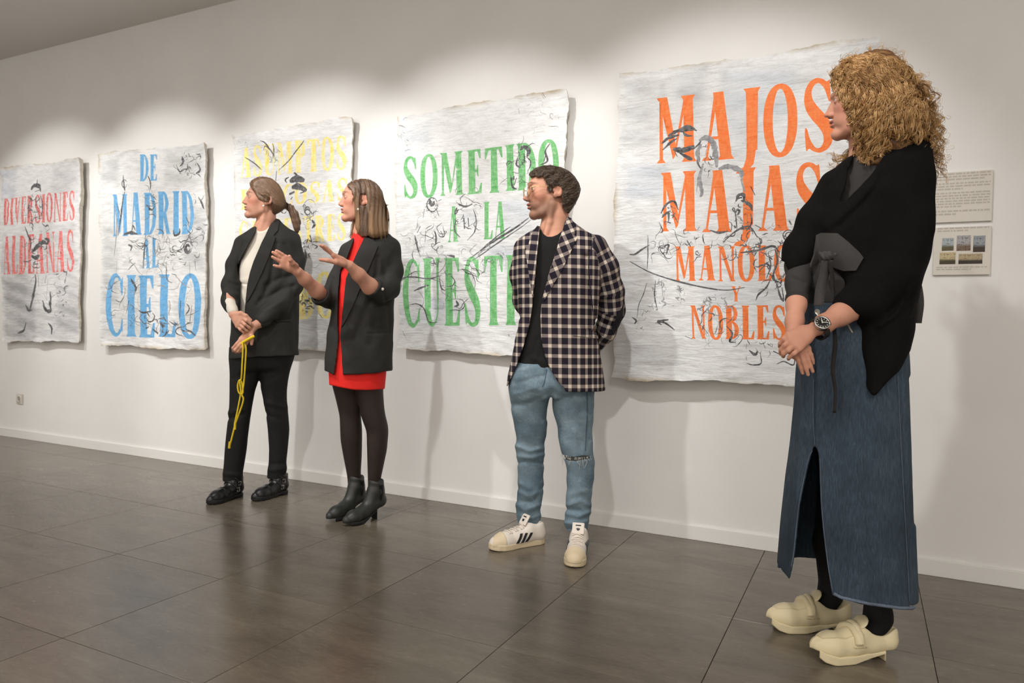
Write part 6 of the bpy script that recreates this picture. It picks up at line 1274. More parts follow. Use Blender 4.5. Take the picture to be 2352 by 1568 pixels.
    tg.loft(skirtless_rows(P, [(850, 757, 826), (886, 763, 828), (920, 772, 829), (955, 780, 829), (985, 781, 832), (1010, 782, 832), (1050, 789, 831), (1080, 795, 829), (1097, 798, 829), (1130, 800, 832)], .02, yl), 0, 2.1)
    tg.loft(skirtless_rows(P, [(850, 812, 884), (893, 817, 880), (930, 824, 882), (952, 828, 885), (975, 836, 891), (990, 842, 892.5), (1032, 843, 889), (1070, 844, 881), (1108, 845, 873), (1140, 845, 872)], -.02, yr), 0.008, 2.1)
    P.add('tights', tg, q(745, 1150, -.35), q(905, 850, .25), .0042, MTi, label='sheer black tights')
    # heeled ankle boots
    ML = mat_leather('black_matte_leather', srgb(40, 42, 40), .42, .15); ME = mat_cloth('elastic_gusset', srgb(22, 22, 22), .9, 500); MS = Mat('boot_sole', srgb(20, 20, 20), .6).m
    def boot(heel, toe, L):
        S = Shoe(P, heel, toe, L); o = S.o; up = Field()
        up.chain([(o(.10, 0, .092), .032), (o(.30, 0, .078), .032), (o(.55, 0, .048), .033), (o(.78, 0, .034), .034), (o(.94, 0, .028), .022)], 0, .02)
        up.chain([(o(.17, 0, .09), .036), (o(.20, 0, .14), .037), (o(.22, 0, .185), .040)], .02, .02)
        up.chain([(o(.42, 0, .07), .030), (o(.30, 0, .14), .030)], .02)
        up.glob(lambda Q: np.maximum(S.outline(Q)[2]-.186-.012*np.abs(S.outline(Q)[0]-.22)/.1, (np.interp(S.outline(Q)[0], [0, .2, .45, .65, 1], [.062, .060, .030, .014, .016])-S.outline(Q)[2])), .004, 'i')
        lo, hi = np.minimum(o(0, -.08, 0), o(1, .08, 0))-.02, np.maximum(o(0, -.08, 0), o(1, .08, 0))+.02; lo[2] = 0; hi[2] = .23
        b = P.add('ankle_boot', up, lo, hi, .0028, ML, label='black heeled ankle boot')
        sf = Field()
        def sol(Q):
            x, y, z = S.outline(Q); hw = np.interp(x, [0, .04, .15, .4, .66, .8, .92, 1], [.014, .026, .031, .028, .040, .041, .030, .010])
            zt = np.interp(x, [0, .2, .45, .65, 1], [.064, .062, .032, .018, .021]); zb = np.interp(x, [0, .22, .45, .62, 1], [.052, .050, .020, .0, .006])
            return smax(np.maximum(np.abs(y)-hw, np.maximum(-x, x-1)*S.L)*.9, np.maximum(zb-z, z-zt), .003)
        sf.add(sol, lo, hi, 0, 'u', 0)
        P.add('sole', sf, lo, hi, .0028, MS, b)
        hl = Field()
        def heelf(Q):
            x, y, z = S.outline(Q); f = z/.06; return smax(np.maximum(np.abs(y)-(.024+.006*f), np.maximum((.012-.012*f)-x, x-(.25+.03*f))*S.L)*.9, np.maximum(-z, z-.056), .003)
        hl.add(heelf, lo, hi, 0, 'u', 0); P.add('heel', hl, lo, hi, .0028, ML, b)
        for sd in (-1, 1):
            pts = np.array([(.17, .178), (.27, .178), (.255, .14), (.235, .10), (.205, .10), (.185, .14)]); P3 = []
            for x, z in pts:
                c = np.array([o(x, sd*t, z) for t in np.linspace(.01, .06, 60)]); e = up(c); P3.append(c[np.argmax(e > .0012)])
            P3 = np.array(P3); n = 6; link('elastic_gusset', mesh_np('elastic_gusset', np.vstack([P3, P3-S.l*sd*.004]), [tuple(range(n)), tuple(range(2*n-1, n-1, -1))]+[(i, (i+1) % n, (i+1) % n+n, i+n) for i in range(n)]), ME, b, smooth=False)
    boot((877, 1187), (795, 1208), .255); boot((834, 1175), (753, 1199), .255)
    return P
RED = build_red()
# ---------------------------------------------------------------- curly-haired woman in black shawl and long denim skirt
def build_curly():
    P = Person((1912, 1470), 'tall woman with curly blonde hair, black shawl cardigan, long denim skirt and cream loafers')
    q = P.q; s = P.s; skin = srgb(204, 150, 126)
    H = Head(P, (1892.5, 265.5), 1.00, 4, -3, 0, y=-0.03, ear=-0.012, nz=1.05)
    hf = Field(); H.field(hf)
    hf.chain([(q(1988, 290, 0.0), 0.046), (q(1990, 330, 0.0), 0.046), (q(1992, 365, 0.0), 0.050), (q(1994, 400, 0.01), 0.072)], 0.014, 0.02)
    tint = H.tint(skin, srgb(170, 96, 92), srgb(120, 92, 64), blush=srgb(200, 122, 106)[:3])
    bf = Field(); bf.loft(P.rows([(400, 1950, 2060, 0, .055), (440, 1930, 2100, 0, .075), (560, 1915, 2085, 0, .08), (700, 1880, 2060, 0, .085), (820, 1870, 2060, 0, .09)]), 0)
    # her left hand (watch) laid over her right
    ha = Field(); w = q(1878, 752, -0.235)
    ha.chain([(q(1970, 708, -0.14), 0.033), (q(1930, 722, -0.185), 0.0315), (q(1892, 744, -0.225), 0.0255), (w, 0.0232)], 0, 0.02)
    hand(ha, w, [finger([q(1812, 768, -.258), q(1801, 778, -.262), q(1793, 788, -.255), q(1791, 795, -.242)], .0082, .0062), finger([q(1816, 780, -.266), q(1803, 792, -.272), q(1794, 803, -.264), q(1793, 812, -.250)], .0084, .0063), finger([q(1824, 792, -.270), q(1811, 804, -.276), q(1800, 812, -.268), q(1799, 818, -.252)], .0083, .0062), finger([q(1836, 801, -.268), q(1824, 812, -.274), q(1813, 820, -.266), q(1811, 824, -.252)], .0075, .0056)],
         [(q(1864, 753, -.222), .0130), (q(1842, 756, -.222), .0115), (q(1822, 762, -.222), .0098), (q(1808, 770, -.222), .0082)], 0.0225, 0.0102, pk=0.009)
    hb = Field(); w2 = q(1822, 765, -0.205)
    hb.chain([(q(1832, 670, -0.11), 0.029), (q(1829, 700, -0.14), 0.0275), (q(1825, 738, -0.18), 0.0245), (w2, 0.0215)], 0, 0.02)
    hand(hb, w2, [finger([q(1826, 808, -.225), q(1834, 828, -.228), q(1840, 844, -.224), q(1844, 857, -.218)], .0082, .0054), finger([q(1838, 810, -.228), q(1846, 830, -.232), q(1852, 847, -.228), q(1856, 860, -.222)], .0082, .0054), finger([q(1848, 806, -.224), q(1856, 826, -.228), q(1862, 841, -.224), q(1867, 853, -.218)], .0078, .0052), finger([q(1856, 800, -.216), q(1863, 815, -.220), q(1866, 826, -.216), q(1868, 834, -.212)], .0070, .0048)],
         [(q(1816, 776, -.205), .012), (q(1812, 790, -.215), .011), (q(1816, 806, -.222), .0095), (q(1822, 818, -.226), .0078)], 0.0205, 0.0098, pk=0.008)
    make_body(P, [(hf, H.O-np.array([0.15, 0.13, 0.26]), H.O+np.array([0.16, 0.13, 0.14]), 0.0019, tint), (bf, q(1820, 840, -0.2), q(2120, 380, 0.2), 0.009, skin), (ha, q(1775, 850, -0.33), q(2010, 670, -0.08), 0.0021, skin), (hb, q(1785, 875, -0.30), q(1885, 640, -0.05), 0.0021, skin)])
    H.eyes()
    # hair: inner mass and ringlets
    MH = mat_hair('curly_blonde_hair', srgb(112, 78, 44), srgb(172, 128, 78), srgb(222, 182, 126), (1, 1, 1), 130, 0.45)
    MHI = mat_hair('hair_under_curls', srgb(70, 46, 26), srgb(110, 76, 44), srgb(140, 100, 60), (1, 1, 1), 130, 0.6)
    hr = Field()
    hr.loft(P.rows([(128, 1985, 2040, 0, .05), (140, 1955, 2062, 0, .08), (165, 1930, 2082, 0, .100), (200, 1920, 2100, 0, .110), (240, 1928, 2122, 0, .116), (280, 1945, 2128, 0, .118), (320, 1960, 2128, .01, .112), (360, 1968, 2110, .02, .10), (390, 1975, 2030, .0, .08)]), 0, 2.2)
    face = [(1880, 200), (1912, 182), (1924, 198), (1931, 222), (1942, 246), (1956, 268), (1970, 302), (1974, 345), (1966, 400), (1880, 420)]
    hr.glob(P.prism(face), 0.01, 's')
    hr.glob(lambda Q: 0.006*np.sin(Q[:, 0]*90+np.sin(Q[:, 2]*60)*2)*np.sin(Q[:, 2]*110+Q[:, 1]*80), 0, 'd')
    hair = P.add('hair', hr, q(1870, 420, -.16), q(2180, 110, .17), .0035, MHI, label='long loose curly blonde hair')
    rr = np.random.RandomState(11); paths, rad, cid = [], [], []
    C = H.out((-0.005, 0, 0.03))
    def lock(root, end, amp, turns, n=44, strands=5, r=0.0010, sag=0.0):
        root, end = np.asarray(root), np.asarray(end); d = (root-C); d /= np.linalg.norm(d)+1e-9
        n = int(min(64, max(n, turns*9))); mid = root*.55+end*.45+d*(0.03+0.25*sag); c = spline([root, mid, end], n); t = np.linspace(0, 1, n); tg = np.gradient(c, axis=0); tg /= np.linalg.norm(tg, axis=1)[:, None]
        u = np.cross(tg, [0.3, .9, .1]); u /= np.linalg.norm(u, axis=1)[:, None]; v = np.cross(tg, u); ph0 = rr.rand()*6.28; col = rr.rand()
        for k in range(strands):
            ph = turns*2*math.pi*t+ph0+rr.randn()*.28; a = amp*(0.25+0.75*np.clip(t*3, 0, 1))*(1+rr.randn()*.16); o = rr.randn(3)*.0022
            paths.append(c+o*np.clip(t*4, 0.2, 1)[:, None]+u*(a*np.cos(ph))[:, None]+v*(a*np.sin(ph))[:, None]); rad.append(np.linspace(r*1.1, r*.5, n)*(0.7+.5*rr.rand())); cid.append(col)
    lock.ph = 0.0
    out_px = [(1912, 172), (1940, 145), (1975, 127), (2005, 122), (2040, 128), (2066, 142), (2086, 168), (2110, 192), (2136, 216), (2152, 255), (2150, 296), (2166, 326), (2170, 360), (2154, 405), (2120, 330), (2080, 345), (2040, 370), (2010, 400), (1985, 410), (1962, 398), (1972, 340), (1966, 290), (1950, 250), (1932, 215), (1918, 190)]
    n_l = 0
    for k in range(900):
        x1, y1 = rr.uniform(1905, 2176), rr.uniform(122, 412)
        if poly_sd(np.array([x1]), np.array([y1]), out_px)[0] > 0: continue
        dep = rr.uniform(-1, 1); 
        fx = np.clip((x1-1995)/140, -1, 1); zz = (y1-230)/180
        ye = dep*(.135 if y1 < 330 else .11)*math.sqrt(max(.08, 1-fx*fx*.8)); e = q(x1, y1, ye)
        # root on the scalp above
        rx = 1990+(x1-1990)*rr.uniform(.45, .8); ry = min(y1-rr.uniform(30, 110), 235); ry = max(ry, 140+abs(rx-1995)*.45); rt = q(rx, ry, ye*.72)
        dd = rt-C; L = np.linalg.norm(dd*np.array([1, 1.15, 1])); rt = C+dd*max(1, .088/max(L, 1e-3)) if L < .088 else rt
        lock(rt, e, rr.uniform(.006, .011), np.linalg.norm(e-rt)/rr.uniform(.034, .052), 34, 6, .0009); n_l += 1
        if n_l > 270: break
    # curls on the visible side, following down from the parting
    def ringlets(plist, off, n, amp, pit, m, grow=2.5):
        for p in P.strands(hr, plist, off, n):
            t = np.linspace(0, 1, n); tg = np.gradient(p, axis=0); tg /= np.linalg.norm(tg, axis=1)[:, None]; u = np.cross(tg, [0, 1.0, .1]); u /= np.linalg.norm(u, axis=1)[:, None]; v = np.cross(tg, u)
            L = np.linalg.norm(np.diff(p, axis=0), axis=1).sum(); tn = min(n/8.0, L/rr.uniform(*pit)); ph0 = rr.rand()*6.28; col = rr.rand(); a0 = rr.uniform(*amp)
            for j in range(m):
                ph = tn*6.283*t+ph0+rr.randn()*.30; am = a0*(1+rr.randn()*.18)*(.3+.7*np.clip(t*grow, 0, 1)); o = rr.randn(3)*.0024; paths.append(p+o+u*(am*np.cos(ph))[:, None]+v*(am*np.sin(ph))[:, None]*.8); rad.append(np.linspace(.0011, .0006, n)*(.7+.5*rr.rand())); cid.append(col)
    pl = []
    for k in range(170):                                              # ringlets hanging from the half-up section
        a = rr.rand(); x0, y0 = 1928+a*150+rr.randn()*5, 196+22*math.sin(a*3.1)+rr.randn()*8; x1 = np.interp(a, [0, .25, .5, .75, 1], [1962, 1985, 2040, 2095, 2140])+rr.randn()*12; y1 = np.interp(x1, [1955, 1985, 2030, 2080, 2150], [395, 405, 362, 328, 330])*rr.uniform(.75, 1.0)
        pl.append([(x0, y0), ((x0*.5+x1*.5)+rr.randn()*7, (y0+y1)/2), (x1, y1)])
    for k in range(26):                                               # curls framing the face
        x0 = rr.uniform(1914, 1945); y0 = rr.uniform(165, 200); x1 = np.interp(x0, [1914, 1945], [1936, 1966])+rr.randn()*7; y1 = rr.uniform(232, 330) if x1 > 1950 else rr.uniform(225, 258); pl.append([(x0, y0), (x0+(x1-x0)*.4, (y0+y1)/2), (x1, y1)])
    ringlets(pl, .011, 52, (.006, .0110), (.036, .055), 8)
    pl = []
    for k in range(150):                                              # hair swept back over the crown
        a = rr.rand(); b = rr.rand(); x0 = 1916+a*60; y0 = np.interp(x0, [1914, 1925, 1945, 1976], [188, 160, 144, 130])+rr.rand()*26; x1, y1 = 2074+rr.randn()*9, 178+rr.randn()*24; f = rr.uniform(.55, 1)
        xm, ym = x0*.5+x1*.5, min(y0, y1)-8+22*b*(1 if y0 > 160 else .4); pl.append([(x0, y0), (x0+(xm-x0)*f, max(126, y0+(ym-y0)*f)), (x0+(x1-x0)*f, y0+(y1-y0)*f)])
    for k in range(60):
        x0 = rr.uniform(1960, 2075); y0 = np.interp(x0, [1960, 2000, 2040, 2080], [137, 127, 131, 158])+rr.rand()*14; pl.append([(x0-30, y0+8), (x0, y0+2), (x0+28, y0+14+rr.rand()*20)])
    ringlets(pl, .006, 44, (.002, .0045), (.045, .075), 6, 6)
    # fly-away ends round the outline and the lock behind the far shoulder
    for k in range(110):
        i = rr.randint(0, 14); a = np.array(out_px[i])+(np.array(out_px[i+1])-np.array(out_px[i]))*rr.rand(); ctr = np.array([2000.0, 260.0]); o = (a-ctr)/np.linalg.norm(a-ctr); ye = rr.uniform(-.08, .08)
        lock(q(*(a-o*26), ye*.7), q(*(a+o*rr.uniform(4, 16)+rr.randn(2)*6), ye), rr.uniform(.006, .012), rr.uniform(.8, 1.6), 26, 1, .0007)
    for k in range(34): lock(q(1968+rr.randn()*4, 330+rr.randn()*10, .05), q(rr.uniform(1898, 1950), rr.uniform(345, 402), .04+rr.randn()*.02), rr.uniform(.005, .009), rr.uniform(1.5, 2.6), 34, 4, .0009)
    for k in range(14): lock(q(2110+rr.randn()*6, 300, .02), q(rr.uniform(2140, 2172), rr.uniform(340, 425), .05), rr.uniform(.005, .009), rr.uniform(2, 3.2), 40, 4, .0009)
    fpoly = [(1870, 205), (1906, 198), (1916, 212), (1926, 238), (1942, 260), (1953, 288), (1958, 330), (1950, 345), (1870, 350)]
    ok = []
    for p in paths:
        x, y, z = P.px(p); ok.append((poly_sd(x, y, fpoly) < -2).mean() < .06)
    cid = [c_ for c_, o_ in zip(cid, ok) if o_]; rad = [r for r, o_ in zip(rad, ok) if o_]; paths = [p for p, o_ in zip(paths, ok) if o_]
    P.tube('curls', paths, rad, mat_strand('curl_strands', .45), hair, 3, kind='stuff', cols=strand_mix(cid, [srgb(132, 94, 54), srgb(180, 136, 84), srgb(212, 170, 114), srgb(234, 198, 146)], 7))
    # dark shirt under the shawl
    MSH = mat_cloth('charcoal_shirt', srgb(52, 50, 49), .85, 700, .12, .2)
    sh = Field(); sh.loft(P.rows([(355, 1958, 2030, .0, .055), (372, 1948, 2045, 0, .062), (410, 1925, 2080, 0, .08), (470, 1905, 2090, 0, .095), (560, 1880, 2075, 0, .10), (640, 1855, 2060, 0, .10), (702, 1846, 2055, 0, .105)]), 0, 2.3)
    sh.chain([(q(1862, 500, .01), .042), (q(1836, 610, -.04), .042), (q(1833, 650, -.085), .036), (q(1831, 681, -.12), .0320)], .015, .02)
    sh.glob(P.crease([([(1850, 680), (1872, 690)], -.004, 5), ([(1955, 380), (1950, 430)], -.003, 5), ([(1822, 640), (1846, 650)], -.005, 5)]), 0, 'd')
    cc = q(1830, 690, -.128); ca = q(1829, 700, -.14)-q(1832, 670, -.11); ca /= np.linalg.norm(ca); cu_ = np.cross(ca, [0, 1.0, 0]); cu_ /= np.linalg.norm(cu_); cv_ = np.cross(ca, cu_)
    shirt = P.add('shirt', sh, q(1800, 710, -.3), q(2110, 345, .2), .0038, MSH, label='charcoal long-sleeved shirt')
    P.tube('sleeve_cuff', [np.array([cc-ca*.006*k+(cu_*math.cos(t)+cv_*math.sin(t))*.0305 for t in np.linspace(0, 2*math.pi, 29)]) for k in (0, 1, 2)], [.0045]*3, MSH, shirt, 6)
    # shawl cardigan
    MK = mat_cloth('black_wool_knit', srgb(19, 18, 18), .95, 420, .2, .35, .1)
    sw = Field()
    sw.loft(P.rows([(318, 2095, 2140, .03, .03), (335, 2010, 2143, .03, .075), (350, 1958, 2145, .02, .095), (370, 1925, 2147, .015, .105), (400, 1902, 2148, .01, .115), (450, 1880, 2148, 0, .125), (505, 1868, 2148, 0, .13), (560, 1868, 2144, 0, .132), (610, 1880, 2132, 0, .132), (660, 1920, 2116, 0, .13), (705, 1940, 2107, 0, .140), (755, 1950, 2102, 0, .152), (805, 1952, 2096, 0, .163), (850, 1968, 2080, -.01, .165), (912, 1980, 2040, -.04, .145)]), 0, 2.3)
    sw.chain([(q(1915, 420, .0), .040), (q(1874, 510, -.01), .055), (q(1842, 575, -.03), .055), (q(1828, 604, -.05), .048)], .02, .03)              # far sleeve
    sw.chain([(q(2110, 380, -.02), .055), (q(2095, 520, -.05), .07), (q(2050, 640, -.09), .07), (q(1985, 690, -.13), .062), (q(1950, 704, -.155), .045)], .03, .03)   # near sleeve
    sw0 = sw.copy()
    vneck = [(1960, 300), (1960, 358), (1948, 400), (1932, 462), (1945, 458), (1976, 431), (2000, 402), (2026, 366), (2046, 330), (2060, 300)]
    sw.glob(P.prism(vneck, -1, .02), .004, 's')
    sw.glob(P.prism([(1790, 600), (1801, 602), (1816, 632), (1846, 640), (1870, 700), (1928, 702), (1974, 723), (1962, 745), (1958, 775), (1970, 838), (1989, 884), (2008, 912), (1780, 920)]), .004, 's')
    sw.glob(P.prism([(2009, 908), (2066, 852), (2093, 804), (2103, 753), (2108, 705), (2117, 660), (2133, 618), (2149, 530), (2151, 400), (2140, 318), (2250, 300), (2250, 930), (2010, 930)]), .004, 's')
    sw.glob(P.prism([(1900, 906), (2100, 906), (2100, 990), (1900, 990)]), .004, 's')
    sw.glob(P.crease([([(1885, 470), (1900, 430), (1940, 390)], -.006, 8), ([(2010, 420), (1960, 470), (1900, 520)], .006, 10), ([(2030, 400), (1990, 460), (1930, 520)], -.005, 8), ([(1880, 560), (1868, 600)], -.006, 8), ([(2090, 660), (2060, 720), (2020, 750)], .007, 6), ([(2100, 640), (2070, 690), (2040, 720)], -.007, 7), ([(2100, 700), (2085, 730)], .005, 5), ([(2060, 400), (2080, 480), (2080, 560)], -.004, 14)]), 0, 'd')
    sw.glob(lambda Q: .0025*np.sin(Q[:, 0]*34+Q[:, 2]*22)*np.sin(Q[:, 2]*30-Q[:, 0]*12), 0, 'd')
    shawl = P.add('shawl', sw, q(1780, 915, -.32), q(2170, 305, .25), .0038, MK, label='black knitted shawl cardigan')
    # waist tie: crossed sheer grey band with knot and hanging tails
    MTI = mat_cloth('grey_sheer_tie', srgb(66, 64, 63), .85, 800, .16, .3)
    P.patch('waist_tie', [(1874, 541), (1890, 535), (1925, 536), (1950, 556), (1975, 580), (1984, 592), (1976, 606), (1968, 622), (1940, 621), (1915, 612), (1885, 612), (1860, 619), (1858, 612), (1868, 585)], sw0, MTI, .007, .007, 6, shawl, 'grey sheer waist tie')
    kn = Field(); kn.ell(q(1899, 589, -.150), (.020, .014, .017), None, .01); kn.chain([(q(1884, 584, -.143), .008), (q(1899, 590, -.162), .011), (q(1915, 586, -.150), .008)], .008); kn.glob(lambda Q: .002*np.sin(Q[:, 0]*420+Q[:, 2]*200), 0, 'd')
    P.add('tie_knot', kn, q(1872, 612, -.20), q(1926, 568, -.10), .0028, MTI, shawl)
    MTD = mat_cloth('dark_tie_tail', srgb(40, 39, 39), .85, 800, .12, .2)
    def ribbon(name, pts, wd, mat, tw=.35):
        p = spline(pts, 40); n = 40; t = np.linspace(0, 1, n); dx = np.stack([np.cos(tw*np.sin(5*t)), np.sin(tw*np.sin(5*t)), np.zeros(n)], 1)*wd/2; th = np.array([0, .0015, 0])
        V = np.vstack([p-dx-th, p+dx-th, p+dx+th, p-dx+th]); F = []
        for i in range(n-1):
            for a in range(4): b = (a+1) % 4; F.append((a*n+i, b*n+i, b*n+i+1, a*n+i+1))
        F += [(0, 3*n, 2*n, n), (n-1, 2*n-1, 3*n-1, 4*n-1)]; link(name, mesh_np(name, V, F), mat, shawl)
    ribbon('tie_tail', [q(1900, 598, -.165), q(1893, 630, -.155), q(1884, 670, -.148), q(1880, 702, -.15)], .030, MTI)
    ribbon('tie_tail', [q(1906, 600, -.165), q(1912, 640, -.155), q(1915, 690, -.15), q(1916, 745, -.17), q(1918, 790, -.172), q(1913, 850, -.175), q(1919, 900, -.178), q(1917, 948, -.182)], .013, MTD, .8)
    ribbon('tie_tail', [q(2104, 640, .03), q(2111, 665, .03), q(2113, 700, .03), q(2108, 742, .03)], .022, MTI)
    # denim skirt
    m = Mat('indigo_denim', srgb(58, 76, 98), .85, .2); n = m.noise(m.coord('Object', (1, 1, .10)), 260, 4, .65); n2 = m.noise(m.coord('Object'), 3.5, 3); n3 = m.noise(m.coord('Object'), 900, 2)
    c = m.ramp(m.math('ADD', m.math('MULTIPLY', n, .5), m.math('MULTIPLY', n2, .5)), [(.34, srgb(46, 56, 66)), (.5, srgb(60, 73, 86)), (.68, srgb(86, 100, 112))]); m.base(m.mix(.4, c, m.ramp(n3, [(.3, (.4, .4, .4, 1)), (.7, (1, 1, 1, 1))]), 'MULTIPLY')); m.bump(m.math('ADD', n, n3), .3, .002); MD = m.m
    sk = Field(); hemz = .205
    rows = [(698, 1846, 2052, 0, .105), (740, 1842, 2072, 0, .118), (800, 1834, 2088, 0, .135), (852, 1829, 2091, 0, .145), (919, 1826, 2094, 0, .155), (1015, 1817, 2097, 0, .168), (1100, 1806, 2098.5, 0, .180), (1215, 1796, 2100, 0, .195), (1300, 1791, 2103, 0, .205), (1390, 1788, 2106, 0, .215)]
    R = P.rows(rows); sk.loft(R, 0, 2.5)
    sk.glob(lambda Q: np.clip(1-(Q[:, 2]-hemz)/.9, 0, 1)*(.006*np.sin(np.arctan2(Q[:, 1], Q[:, 0])*7+1.0)+.003*np.sin(np.arctan2(Q[:, 1], Q[:, 0])*13+Q[:, 2]*6)), 0, 'd')
    sk.glob(P.crease([([(1885, 770), (1872, 830), (1866, 900), (1870, 1000)], -.005, 5), ([(1872, 800), (1880, 880), (1872, 1010)], .004, 4), ([(2070, 860), (2075, 1000), (2085, 1200), (2092, 1390)], -.004, 3.5), ([(2090, 870), (2096, 1000), (2098, 1200)], -.006, 6), ([(2020, 1250), (2040, 1330), (2075, 1390)], .006, 10), ([(1850, 720), (1872, 725)], .005, 5), ([(1850, 735), (1870, 742)], -.004, 4), ([(1990, 1100), (2000, 1250)], -.004, 14)]), 0, 'd')
    outer = sk.copy()
    sk.glob(lambda Q: np.where(Q[:, 2] < R[2][0], outer(Q)+.009, .05), .0, 's')
    slit = [(1871, 1022), (1865, 1040), (1858, 1065), (1848, 1110), (1838, 1160), (1832, 1220), (1827, 1266), (1821, 1301), (1814, 1330), (1812, 1420), (1925, 1420), (1914, 1375), (1909, 1355), (1898, 1281), (1890, 1220), (1885, 1166), (1882, 1100), (1880.5, 1050), (1878, 1035)]
    sk.glob(P.prism(slit, -1, -.02), .003, 's')
    def hem(Q): return (hemz+.02*np.clip((.05-Q[:, 0])/.2, -1, 1)*(Q[:, 1] < 0))-Q[:, 2]
    sk.glob(hem, .002, 'i')
    skirt = P.add('skirt', sk, q(1770, 1440, -.35), q(2130, 690, .3), .0040, MD, label='long dark blue denim skirt with a front slit')
    MSEAM = mat_cloth('denim_seam', srgb(84, 94, 108), .9, 600, .35); MHEM = mat_cloth('washed_denim_hem', srgb(98, 108, 124), .9, 300, .45, .5)
    sk1 = outer
    P.tube('side_seam', [P.strand(sk1, [(2061, 862), (2066, 960), (2074, 1120), (2082, 1260), (2088, 1380)], .001, 40)], [.0014], MSEAM, skirt, 5)
    P.tube('slit_edge', [P.strand(sk1, [(1884, 1052), (1888, 1166), (1900, 1281), (1912, 1356)], .001, 40)], [.0020], MSEAM, skirt, 5)
    P.tube('slit_edge', [P.strand(sk1, [(1866, 1034), (1855, 1062), (1835, 1162), (1824, 1266), (1818, 1300)], .001, 40)], [.0020], MSEAM, skirt, 5)
    P.tube('fly_seam', [P.strand(sk1, [(1869, 870), (1868, 950), (1872, 1022)], .001, 24)], [.0014], MSEAM, skirt, 5)
    hp = [P.px(np.array([[0, 0, 0]]))]
    hx = np.linspace(1915, 2098, 50); hy = np.interp(hx, [1910, 1931, 1997, 2063, 2096, 2104], [1362, 1374, 1389, 1398, 1399, 1388])-3
    P.tube('hem_roll', [P.strand(sk1, list(zip(hx, hy)), .0015, 60)], [.0050], MHEM, skirt, 6)
    P.tube('pocket_edge', [P.strand(sk1, [(1948, 746), (1953, 756), (1958, 764)], .002, 8)], [.0025], mat_cloth('pocket_lining', srgb(168, 160, 148)), skirt, 5)
    P.patch('waist_button', [(1879+6*math.cos(a), 718+8*math.sin(a)) for a in np.linspace(0, 6.283, 12, endpoint=False)], outer, Mat('jeans_button', srgb(190, 182, 168), .35, .5, .6).m, .006, .006, 3, skirt)
    # tights
    MTi = mat_cloth('opaque_black_tights', srgb(24, 24, 25), .8, 900, .1, .1)
    tg = Field(); f1, f2 = P.fl(1905, 1440), P.fl(2015, 1500)
    tg.chain([(q(1930, 760, 0), .085), (q(1925, 1060, .02), .058), (np.array([f1[0]-.01, f1[1]+.02, .28]), .046), (np.array([f1[0], f1[1]+.01, .11]), .034), (np.array([f1[0]-.02, f1[1]-.01, .06]), .034)], 0, .03)
    tg.chain([(q(2010, 760, 0), .085), (q(2005, 1060, -.02), .060), (np.array([f2[0]-.01, f2[1]+.03, .28]), .048), (np.array([f2[0], f2[1]+.01, .11]), .036), (np.array([f2[0]-.02, f2[1]-.01, .06]), .034)], .01, .03)
    tg.glob(lambda Q: .03-Q[:, 2], .002, 'i')
    P.add('tights', tg, q(1840, 1540, -.3), q(2100, 760, .2), .005, MTi, label='opaque black tights')
    # cream loafers with twisted strap
    ML = mat_leather('cream_leather', srgb(222, 208, 170), .5, .1)
    def loafer(heel, toe, L):
        S = Shoe(P, heel, toe, L); o = S.o; up = Field()
        up.chain([(o(.11, 0, .050), .033), (o(.32, 0, .050), .034), (o(.55, 0, .046), .038), (o(.76, 0, .042), .040), (o(.90, 0, .044), .028)], 0, .02)
        up.chain([(o(.08, 0, .06), .028), (o(.07, 0, .078), .026)], .015)
        up.chain([(o(.52, 0, .060), .036), (o(.43, 0, .078), .034)], .02)
        up.glob(lambda Q: (np.interp(S.outline(Q)[0], [0, .25, .5, .75, 1], [.034, .030, .024, .024, .040])-S.outline(Q)[2]), .004, 'i')
        up.ell(o(.23, 0, .105), (.066, .026, .040), S.M, .008, 's')
        up.glob(lambda Q: .0035*np.exp(-((np.abs(S.outline(Q)[1])-np.interp(S.outline(Q)[0], [.5, .62, .8, .9, .93], [.036, .034, .030, .018, 0]))/.0035)**2)*(S.outline(Q)[0] > .5)*(S.outline(Q)[2] > .04)*-1, 0, 'd')
        lo, hi = np.minimum(o(0, -.08, 0), o(1, .08, 0))-.02, np.maximum(o(0, -.08, 0), o(1, .08, 0))+.02; lo[2] = 0; hi[2] = .14
        b = P.add('loafer', up, lo, hi, .0026, ML, label='chunky cream leather loafer')
        sf = Field()
        def sol(Q):
            x, y, z = S.outline(Q); hw = np.interp(x, [0, .04, .14, .36, .6, .76, .88, .96, 1], [.016, .029, .035, .033, .044, .046, .040, .030, .012])
            zt = np.interp(x, [0, .25, .5, .75, .9, 1], [.036, .032, .026, .026, .036, .052]); zb = np.interp(x, [0, .18, .19, .40, .56, .80, .9, 1], [.0, .0, .024, .009, .0, .0, .008, .030])
            return smax(np.maximum(np.abs(y)-hw, np.maximum(-x, x-1)*S.L)*.9, np.maximum(zb-z, z-zt), .003)
        sf.add(sol, lo, hi, 0, 'u', 0); P.add('sole', sf, lo, hi, .0026, ML, b)
        # saddle strap: two twisted folds across the instep, and the tongue
        for k, (x0, r) in enumerate(((.545, .0125), (.50, .0125))):
            pth = []
            for a in np.linspace(-1.15, 1.15, 21):
                d = S.l*math.sin(a)+S.u*math.cos(a); c = o(x0+.03*a*(1 if k else -1)*.5, 0, .045)+np.linspace(0, .09, 90)[:, None]*d; e = up(c); pth.append(c[np.argmax(e > .001)])
            P.tube('strap', [np.array(pth)], [np.interp(np.linspace(-1, 1, 21), [-1, 0, 1], [r*1.1, r*.8, r*1.1])], ML, b, 8)
